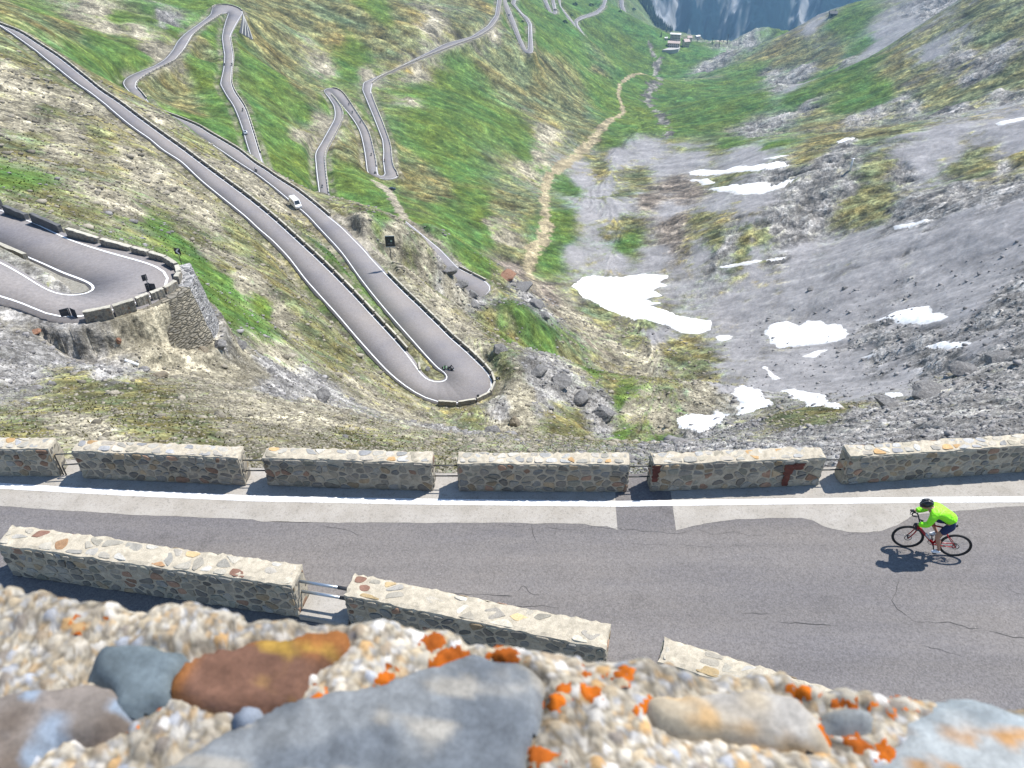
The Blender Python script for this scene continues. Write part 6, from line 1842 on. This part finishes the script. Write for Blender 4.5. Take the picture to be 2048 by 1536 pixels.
MB().cyl(lp_(RX, -.03, WR), lp_(RX, -.055, WR), .052, .03, 14).build('cassette', M['darksteel'], bike, True)
CA = R(250)                                   # left crank angle
cl_ = Vector((.17 * math.cos(CA), 0, .17 * math.sin(CA)))
for s_, c_ in ((1, cl_), (-1, -cl_)):
    ck = MB().tube([lp_(0, .06 * s_, .27), lp_(c_.x, .068 * s_, .27 + c_.z)], [.016, .012], 8).build('crank', M['black'], bike, True)
    MB().box(lp_(c_.x, .115 * s_, .27 + c_.z), (.09, .085, .022), bev=.006).build('pedal', M['black'], ck)
bt = MB().tube([lp_(-.035, 0, .42), lp_(-.085, 0, .57), lp_(-.093, 0, .595), lp_(-.1, 0, .615)], [.036, .036, .02, .018], 10).build('bottle', M['black'], bike, True)
bt2 = MB().tube([lp_(.10, 0, .40), lp_(.22, 0, .515), lp_(.235, 0, .53)], [.034, .034, .018], 10).build('bottle', plain('clear_bottle', (.5, .5, .5), .3), bike, True)

rider = tag(empty('person'), "cyclist in a fluorescent yellow green jacket and navy shorts, crouched over the bars", 'person'); rider.matrix_world = place
pl_, pr_ = Vector((cl_.x, .115, .27 + cl_.z)), Vector((-cl_.x, -.115, .27 - cl_.z))
J = {'pelvis': (lp_(-.20, 0, 1.02), (.125, .105)), 'waist': (lp_(-.07, 0, 1.13), (.125, .10)), 'chest': (lp_(.13, 0, 1.225), (.145, .115)), 'upper': (lp_(.27, 0, 1.26), (.11, .085)), 'neck': (lp_(.37, 0, 1.30), .054), 'skull': (lp_(.44, 0, 1.365), .083), 'face': (lp_(.505, 0, 1.335), .066), 'chin': (lp_(.505, 0, 1.27), .042), 'nose': (lp_(.577, 0, 1.315), .014)}
for n_s, s_ in (('L', 1), ('R', -1)):
    J['sh' + n_s] = (lp_(.275, .165 * s_, 1.235), .062); J['ua' + n_s] = (lp_(.315, .215 * s_, 1.13), .048); J['el' + n_s] = (lp_(.355, .255 * s_, 1.015), .041)
    J['fa' + n_s] = (lp_(.445, .235 * s_, .985), .037); J['wr' + n_s] = (lp_(.535, .214 * s_, .955), .028)
    J['palm' + n_s] = (lp_(.575, .212 * s_, .945), .030)
    J['hip' + n_s] = (lp_(-.185, .085 * s_, .98), .095)
aL, aR = Vector((pl_.x - .075, .112, pl_.z + .105)), Vector((pr_.x - .085, -.112, pr_.z + .10))


def knee(h, a, L1, L2, out):
    d = a - h; D = min(d.length, L1 + L2 - .004); u = d.normalized(); x = (L1 * L1 - L2 * L2 + D * D) / (2 * D); y = math.sqrt(max(L1 * L1 - x * x, 1e-5))
    fw_ = Vector((1, 0, 0)); fw_ = (fw_ - u * fw_.dot(u)).normalized()
    return h + u * x + fw_ * y + Vector((0, out, 0))


for n_s, a_, s_ in (('L', aL, 1), ('R', aR, -1)):
    h_ = J['hip' + n_s][0] - OFF; k_ = knee(h_, a_, .43, .43, .02 * s_)
    J['th' + n_s] = (lp_(*((h_ * .5 + k_ * .5) + Vector((0, 0, .012)))), .078); J['kn' + n_s] = (lp_(*k_), .056)
    J['ca' + n_s] = (lp_(*(k_ * .66 + a_ * .34 + Vector((-.022, 0, 0)))), .054); J['sn' + n_s] = (lp_(*(k_ * .25 + a_ * .75)), .036); J['an' + n_s] = (lp_(*a_), .034)
    J['he' + n_s] = (lp_(a_.x - .055, a_.y, a_.z - .055), .036); J['ba' + n_s] = (lp_(a_.x + .085, a_.y, a_.z - .075), .034); J['to' + n_s] = (lp_(a_.x + .15, a_.y, a_.z - .085), .022)
LK = chain('pelvis', 'waist', 'chest', 'upper', 'neck', 'skull', 'face', 'chin') + [('face', 'nose')]
for s_ in 'LR':
    LK += chain('upper', 'sh' + s_, 'ua' + s_, 'el' + s_, 'fa' + s_, 'wr' + s_, 'palm' + s_) + chain('pelvis', 'hip' + s_, 'th' + s_, 'kn' + s_, 'ca' + s_, 'sn' + s_, 'an' + s_, 'ba' + s_)
figure_part('body', J, LK, M['skin'], rider, 'pelvis')


def grown(J, names, g):
    return {k: (J[k][0], tuple(x + g for x in J[k][1]) if hasattr(J[k][1], '__len__') else J[k][1] + g) for k in names}


jn = ['pelvis', 'waist', 'chest', 'upper', 'neck'] + [a_ + s_ for s_ in 'LR' for a_ in ('sh', 'ua', 'el', 'fa', 'wr')]
JJ = grown(J, jn, .034); JJ['neck'] = (J['upper'][0] * .35 + J['neck'][0] * .65, .068); JJ['pelvis'] = (lp_(-.235, 0, 1.035), (.150, .135)); JJ['waist'] = (J['waist'][0] + Vector((0, 0, -.005)), (.178, .155)); JJ['chest'] = (J['chest'][0], (.188, .158)); JJ['upper'] = (J['upper'][0], (.155, .128))
figure_part('jacket', JJ, chain('pelvis', 'waist', 'chest', 'upper', 'neck') + sum([chain('upper', 'sh' + s_, 'ua' + s_, 'el' + s_, 'fa' + s_, 'wr' + s_) for s_ in 'LR'], []), M['hivis'], rider, 'pelvis')
sn_ = ['pelvis', 'waist'] + [a_ + s_ for s_ in 'LR' for a_ in ('hip', 'th')]
JS = grown(J, sn_, .014); JS['waist'] = (J['pelvis'][0] * .2 + J['waist'][0] * .8, (.145, .12)); JS['pelvis'] = (lp_(-.225, 0, 1.0), (.15, .135))
for s_ in 'LR':
    JS['lt' + s_] = (J['th' + s_][0] * .45 + J['kn' + s_][0] * .55, .079); JS['hip' + s_] = (J['hip' + s_][0], .108); JS['th' + s_] = (J['th' + s_][0], .094)
figure_part('shorts', JS, chain('waist', 'pelvis') + sum([chain('pelvis', 'hip' + s_, 'th' + s_, 'lt' + s_) for s_ in 'LR'], []), M['navy'], rider, 'pelvis')
for s_ in 'LR':
    JF = {k: J[k + s_] for k in ('an', 'he', 'ba', 'to')}; JF['an'] = (J['an' + s_][0], .036); JF['he'] = (J['he' + s_][0], .040); JF['ba'] = (J['ba' + s_][0], .043); JF['to'] = (J['to' + s_][0], .03)
    JF['mid'] = (J['he' + s_][0] * .5 + J['ba' + s_][0] * .5 + Vector((0, 0, .012)), .042)
    figure_part('shoe', JF, chain('an', 'mid', 'ba', 'to') + [('mid', 'he')], M['white'], rider, 'mid')
    sg = 1 if s_ == 'L' else -1
    gl_ = figure_part('glove', {'w': (J['wr' + s_][0], .034), 'p': (J['palm' + s_][0], (.040, .026)), 'k': (lp_(.605, .212 * sg, .938), (.036, .02))}, chain('w', 'p', 'k'), M['black'], rider, 'w')
    for q in range(4):    # fingers close round the hood from outside
        y_ = .228 * sg; x_ = .612 - .019 * q
        z_ = .955 - .004 * q; l_ = (.95, 1.05, 1.0, .8)[q]
        skinned('finger', [lp_(x_, y_, z_), lp_(x_ + .012, y_ + .014 * sg, z_ - .022 * l_), lp_(x_ + .010, y_ + .008 * sg, z_ - .044 * l_), lp_(x_ + .002, y_ - .012 * sg, z_ - .056 * l_)], [(0, 1), (1, 2), (2, 3)], [.0095, .009, .0085, .0075], M['black'], gl_, 0, 1)
    skinned('thumb', [lp_(.572, .196 * sg, .95), lp_(.59, .187 * sg, .935), lp_(.605, .186 * sg, .912)], [(0, 1), (1, 2)], [.011, .010, .0085], M['black'], gl_, 0, 1)
    MB().ell(J['face'][0] + Vector((.052, .031 * sg, .012)), (.010, .014, .009)).build('eye', M['black'], rider, True)
    MB().ell(J['skull'][0] + Vector((.015, .080 * sg, -.035)), (.018, .010, .028)).build('ear', M['skin'], rider, True)
MB().box(J['face'][0] + Vector((.058, 0, -.045)), (.012, .045, .008), bev=.003).build('mouth', plain('lips', (.30, .11, .09), .5), rider)
MB().tube([J['face'][0] + Vector((.015, -.078, .018)), J['face'][0] + Vector((.062, -.045, .014)), J['face'][0] + Vector((.072, 0, .012)), J['face'][0] + Vector((.062, .045, .014)), J['face'][0] + Vector((.015, .078, .018))], [.010, .018, .014, .018, .010], 6).build('sunglasses', M['glass'], rider, True)
hm_ = MB(); c0 = J['skull'][0] + Vector((.012, 0, .032)); rt = Matrix.Rotation(R(18), 3, 'Y')
V_, F = [], []; nu, nvv = 24, 9
for i in range(nvv + 1):
    ph = 1.75 * i / nvv
    for j in range(nu):
        th = 6.2832 * j / nu; g = 1 + (.045 * (1 if (j % 4) < 2 else -1) if 2 <= i <= 6 else 0)
        p = rt @ Vector((.138 * math.sin(ph) * math.cos(th) * g, .100 * math.sin(ph) * math.sin(th) * g, .118 * math.cos(ph) * g)); V_.append(c0 + p)
for i in range(nvv):
    for j in range(nu): F.append((i * nu + j, (i + 1) * nu + j, (i + 1) * nu + (j + 1) % nu, i * nu + (j + 1) % nu))
F.append(tuple(nvv * nu + j for j in range(nu)))
hm_.raw(V_, F).build('helmet', M['helmet'], rider, True)
for y_ in (-.05, 0, .05):
    MB().tube([c0 + rt @ Vector((.138 * math.sin(t) * 1.035, y_, .118 * math.cos(t) * (1.05 if y_ == 0 else .93))) for t in np.linspace(-1.1, 1.2, 9)], .006, 5).build('helmet_rib', plain('helmet_trim', (.12, .12, .125), .35), rider, True)
MB().tube([J['neck'][0] + Vector((-.005, 0, .05)), J['neck'][0] + Vector((-.045, 0, .035)), J['neck'][0] + Vector((-.075, .01, .012))], [.045, .034, .012], 8).build('hair', M['hair'], rider, True)
# ------------------------------------------------------------------ traffic on the far roads
def road_at(k, u, v):
    a, b = ROAD3[k]; c = (a + b) / 2; i = near_idx(c, u, v)
    p = onz(u, v, c[i, 2]); i0_, i1_ = max(i - 2, 0), min(i + 2, len(c) - 1); t = c[i1_] - c[i0_]
    return p, math.atan2(t[1], t[0]), math.atan2(t[2], math.hypot(t[0], t[1]))


def make_moto(jk, bd):
    t = empty('motorcycle')
    for x in (-.72, .74):
        w = MB().tube([(x + .26 * math.cos(q), 0, .32 + .26 * math.sin(q)) for q in np.linspace(0, 6.2832, 21)[:-1]], .065, 8, closed=True).build('wheel', M['rubber'], t, True)
        MB().cyl((x, -.04, .32), (x, .04, .32), .17, n=12).build('rim', M['darksteel'], w)
    bb = MB(); bb.tube([(.62, 0, .80), (.40, 0, .86), (.15, 0, .90), (-.05, 0, .80), (-.1, 0, .6)], [.10, .17, .20, .16, .12], 10); bb.box((.1, 0, .48), (.62, .34, .42), bev=.08)
    bb.build('body', bd, t, True)
    MB().tube([(-.02, 0, .82), (-.35, 0, .82), (-.75, 0, .92), (-.95, 0, .93)], [.11, .15, .14, .06], 10).build('seat', M['black'], t, True)
    for s_ in (1, -1): MB().cyl((.56, .09 * s_, .92), (.74, .09 * s_, .32), .03, n=6).build('fork', M['steel'], t, True)
    MB().tube([(.42, .40, 1.02), (.50, .15, 1.05), (.50, -.15, 1.05), (.42, -.40, 1.02)], .018, 6).build('handlebar', M['black'], t, True)
    MB().ell((.70, 0, .88), (.09, .11, .10)).build('headlight', M['signwhite'], t, True)
    MB().box((.66, 0, 1.14), (.03, .3, .3), Matrix.Rotation(-.5, 3, 'Y'), bev=.01).build('windscreen', M['glass'], t)
    MB().tube([(.1, -.2, .3), (-.4, -.22, .34), (-.85, -.22, .45)], [.035, .045, .055], 8).build('exhaust', M['steel'], t, True)
    for s_ in (1, -1): MB().box((-.72, .27 * s_, .72), (.45, .16, .34), bev=.04).build('pannier', M['black'], t)
    p = empty('person')
    Jm = {'pel': ((-.32, 0, .95), (.15, .13)), 'wai': ((-.26, 0, 1.15), (.15, .12)), 'che': ((-.14, 0, 1.36), (.19, .14)), 'nec': ((-.06, 0, 1.50), .06), 'hea': ((-.01, 0, 1.62), .09)}
    for n_s, s_ in (('L', 1), ('R', -1)):
        Jm.update({'sh' + n_s: ((-.12, .2 * s_, 1.41), .075), 'el' + n_s: ((.10, .34 * s_, 1.17), .055), 'wr' + n_s: ((.40, .36 * s_, 1.06), .04), 'pa' + n_s: ((.46, .36 * s_, 1.04), .045),
                   'hi' + n_s: ((-.26, .12 * s_, .92), .11), 'kn' + n_s: ((.16, .25 * s_, .80), .075), 'an' + n_s: ((-.10, .24 * s_, .38), .05), 'to' + n_s: ((.08, .26 * s_, .32), .045)})
    lk = chain('pel', 'wai', 'che', 'nec', 'hea')
    for s_ in 'LR': lk += chain('che', 'sh' + s_, 'el' + s_, 'wr' + s_, 'pa' + s_) + chain('pel', 'hi' + s_, 'kn' + s_, 'an' + s_, 'to' + s_)
    figure_part('body', Jm, lk, M['black'], p, 'pel', 1)
    names = ['pel', 'wai', 'che'] + [a_ + s_ for s_ in 'LR' for a_ in ('sh', 'el', 'wr')]
    Jj = grown(Jm, names, .018)
    figure_part('jacket', Jj, chain('pel', 'wai', 'che') + sum([chain('che', 'sh' + s_, 'el' + s_, 'wr' + s_) for s_ in 'LR'], []), jk, p, 'pel', 1)
    MB().ell((0, 0, 1.65), (.15, .13, .15)).build('helmet', M['helmet'] if jk is not M['hivis'] else M['white'], p, True)
    MB().ell((.07, 0, 1.65), (.09, .10, .06)).build('visor', M['glass'], p, True)
    return t, p


M['jkdark'] = plain('dark_jacket', (.016, .016, .018), .8); M['jkwhite'] = plain('pale_jacket', (.55, .53, .55), .8); M['jkgreen'] = plain('pale_green_jacket', (.30, .55, .30), .8); M['jkred'] = plain('red_jacket', (.30, .06, .05), .8); M['jkviolet'] = plain('violet_jacket', (.09, .07, .2), .8)
M['bdblack'] = plain('black_fairing', (.015, .015, .018), .3); M['bdwhite'] = plain('white_fairing', (.6, .6, .62), .3)
protos = {k: make_moto(M[j], M[b_]) for k, (j, b_) in {'dark': ('jkdark', 'bdblack'), 'white': ('jkwhite', 'bdblack'), 'green': ('jkgreen', 'bdblack'), 'red': ('jkred', 'bdblack'), 'violet': ('jkviolet', 'bdwhite')}.items()}
used = set()
MOTO = [('A', 512, 343, 'white', 1, "motorcycle behind the white van", "motorcyclist in a pale jacket riding behind the white van"),
        ('A', 902, 744, 'dark', -1, "dark motorcycle turning in the middle hairpin, the outer one", "dark clad motorcyclist, outer of two in the middle hairpin"),
        ('A', 889, 744, 'green', -1, "dark motorcycle close to the island of the middle hairpin", "motorcyclist in pale green beside the middle hairpin's island"),
        ('A', 449, 131, 'dark', -1, "motorcycle on the left side below the upper hairpin", "dark clad motorcyclist on the left side below the upper hairpin"),
        ('A', 464, 131, 'dark', 1, "motorcycle on the right side below the upper hairpin", "dark clad motorcyclist on the right side below the upper hairpin"),
        ('A', 486, 222, 'dark', 1, "motorcycle above the small silver car", "motorcyclist just above the small silver car"),
        ('E', 645, 375, 'violet', -1, "white motorcycle at the low end of the short road under the narrow hairpin", "motorcyclist in violet at the low end of the short road"),
        ('E', 698, 210, 'dark', 1, "uppermost motorcycle on the road leaving the narrow hairpin", "uppermost motorcyclist on the road leaving the narrow hairpin"),
        ('E', 705, 226, 'dark', 1, "second motorcycle down from the narrow hairpin", "second motorcyclist down from the narrow hairpin"),
        ('E', 721, 246, 'dark', 1, "third motorcycle down from the narrow hairpin", "third motorcyclist down from the narrow hairpin"),
        ('E', 743, 311, 'dark', 1, "lone motorcycle above the bend with the gravel track", "lone motorcyclist above the bend with the gravel track"),
        ('E', 769, 323, 'red', -1, "motorcycle on the road right of the gravel track bend", "motorcyclist in red right of the gravel track bend")]
for k, u, v, kind, dr, l1, l2 in MOTO:
    p, a, sl_ = road_at(k, u, v)
    ty, py_ = protos[kind]
    t, q = (ty, py_) if kind not in used else (copy_tree(ty), copy_tree(py_))
    used.add(kind)
    yw_ = a if dr > 0 else a + math.pi
    if k == 'A' and v > 700: yw_ += R(25 if u > 895 else -5)
    for o in (t, q): o.location = tuple(p + np.array((0, 0, .01))); o.rotation_euler = (R(-8 if v > 700 else 0), 0, yw_)
    tag(t, l1, 'motorcycle', 'motorcycles on the pass road'); tag(q, l2, 'person', 'motorcyclists on the pass road')


def make_car(name, prof, w, glassprof, body, wheels, wr, lights=True):
    """side outline extruded across; glass set in, wheels with rims"""
    t = empty(name); n = len(prof); V_ = []
    for y, k in ((-w / 2, .93), (-w / 2 + .12, 1.0), (w / 2 - .12, 1.0), (w / 2, .93)):
        zc_ = .75; V_ += [(x * (1 if k == 1 else .985), y, zc_ + (z - zc_) * k if z > zc_ else z) for x, z in prof]
    F = [tuple(range(n))[::-1], tuple(range(3 * n, 4 * n))]
    for s_ in range(3):
        for i in range(n): F.append((s_ * n + i, s_ * n + (i + 1) % n, (s_ + 1) * n + (i + 1) % n, (s_ + 1) * n + i))
    MB().raw(V_, F).build('body', body, t)
    for (x0, z0, x1, z1, nm) in glassprof:          # windscreens
        m_ = .02; MB().raw([(x0, -w * .40, z0), (x0, w * .40, z0), (x1, w * .36, z1), (x1, -w * .36, z1)], [(0, 1, 2, 3)]).build(nm, M['glass'], t)
    for x in wheels:
        for s_ in (1, -1):
            wl_ = MB().cyl((x, s_ * (w / 2 - .16), wr), (x, s_ * (w / 2 + .015), wr), wr, n=16).build('wheel', M['rubber'], t)
            MB().cyl((x, s_ * (w / 2 + .015), wr), (x, s_ * (w / 2 + .03), wr), wr * .6, n=12).build('rim', M['steel'], wl_)
    return t


def side_glass(t, w, rects, k=.955):
    for x0, x1, z0, z1 in rects:
        for s_ in (1, -1): MB().box(((x0 + x1) / 2, s_ * (w / 2 * .985), (z0 + z1) / 2), (x1 - x0, .05, z1 - z0), bev=.015).build('side_window', M['glass'], t)


vp = [(-3.2, .35), (-3.25, .9), (-3.2, 2.75), (-3.05, 2.85), (1.3, 2.85), (1.55, 2.72), (2.35, 1.55), (3.0, 1.25), (3.12, 1.0), (3.12, .4)]
van = make_car('white_van', vp, 2.1, [(2.36, 1.60, 1.62, 2.66, 'windscreen'), (-3.24, 1.6, -3.22, 2.4, 'rear_window')], M['white'], (-2.0, 2.1), .36)
side_glass(van, 2.1, [(1.0, 1.9, 1.55, 2.2), (-.9, .5, 1.7, 2.3), (-2.8, -1.3, 1.7, 2.3)])
for s_ in (1, -1):
    MB().box((3.1, .75 * s_, .95), (.08, .35, .2), bev=.03).build('headlight', M['chrome'], van)
    MB().box((1.9, 1.2 * s_, 1.75), (.12, .2, .34), bev=.03).build('mirror', M['white'], van)
MB().box((3.12, 0, .55), (.1, 2.0, .25), bev=.04).build('bumper', M['kerb'], van)
p, a, sl_ = road_at('A', 592, 413); van.location = tuple(p); van.rotation_euler = (0, 0, a + math.pi)
tag(van, "white high roofed van driving down towards the middle hairpin", 'van')
M['silvercar'] = plain('silver_car_paint', (.42, .44, .46), .3, .4); M['darkcar'] = plain('dark_car_paint', (.03, .035, .045), .25)
cp_ = [(-2.1, .3), (-2.15, .75), (-2.05, .98), (-1.5, 1.02), (-1.0, 1.42), (-.2, 1.48), (.45, 1.42), (1.05, 1.0), (1.9, .86), (2.1, .65), (2.1, .3)]


def car(paint):
    c = make_car('parked_car', cp_, 1.78, [(1.07, 1.03, .5, 1.41, 'windscreen'), (-1.52, 1.06, -1.02, 1.42, 'rear_window')], paint, (-1.3, 1.3), .31)
    side_glass(c, 1.78, [(-.95, -.1, 1.03, 1.36), (0, .75, 1.03, 1.33)])
    for s_ in (1, -1):
        MB().box((2.05, .62 * s_, .72), (.1, .34, .14), bev=.03).build('headlight', M['chrome'], c); MB().box((-2.1, .64 * s_, .82), (.08, .3, .14), bev=.02).build('tail_light', plain('tail_red', (.25, .01, .01), .3), c)
    return c


c1 = car(M['silvercar']); c1.name = 'silver_car'
p, a, sl_ = road_at('A', 491, 267); c1.location = tuple(p); c1.rotation_euler = (0, 0, a); tag(c1, "small silver car low on the road below the upper hairpin", 'car')
c2 = car(M['darkcar']); p = hit(784, 380)[0]; c2.location = (p[0], p[1], p[2] + .05); c2.rotation_euler = (0, 0, R(10)); tag(c2, "dark car parked crosswise on the gravel track", 'car')
c3 = car(M['darkcar']); c3.name = 'dark_car'; p, a, sl_ = road_at('J', 1018, 31); c3.location = tuple(p); c3.rotation_euler = (0, 0, a); tag(c3, "dark car on the steep far straight at the top of the picture", 'car')
for k, (u, v) in enumerate([(751, 347)]):
    p = onz(u, v, -178.3)
    o = MB().tube([(0, 0, -.3), (0, 0, .7), (0, 0, 1.2), (0, 0, 1.5)], [.7, .8, .6, .2], 9).build('boulder', M['rock'], None); o.location = tuple(p); tag(o, "dark round boulder on the island of the gravel track bend", 'boulder')
# ------------------------------------------------------------------ the air
hm = bpy.data.materials.new('air'); hm.use_nodes = True
N = hm.node_tree.nodes; Lk = hm.node_tree.links
N.remove(N['Principled BSDF'])
pv = N.new('ShaderNodeVolumePrincipled'); pv.inputs['Color'].default_value = (0.36, 0.66, 1.0, 1)
pv.inputs['Density'].default_value = 1.0e-4; pv.inputs['Anisotropy'].default_value = 0.2
Lk.new(pv.outputs[0], N['Material Output'].inputs['Volume'])
hz = MB().box((0, 4400, -100), (19000, 11400, 2800)).build('haze', hm)
tag(hz, kind='stuff')
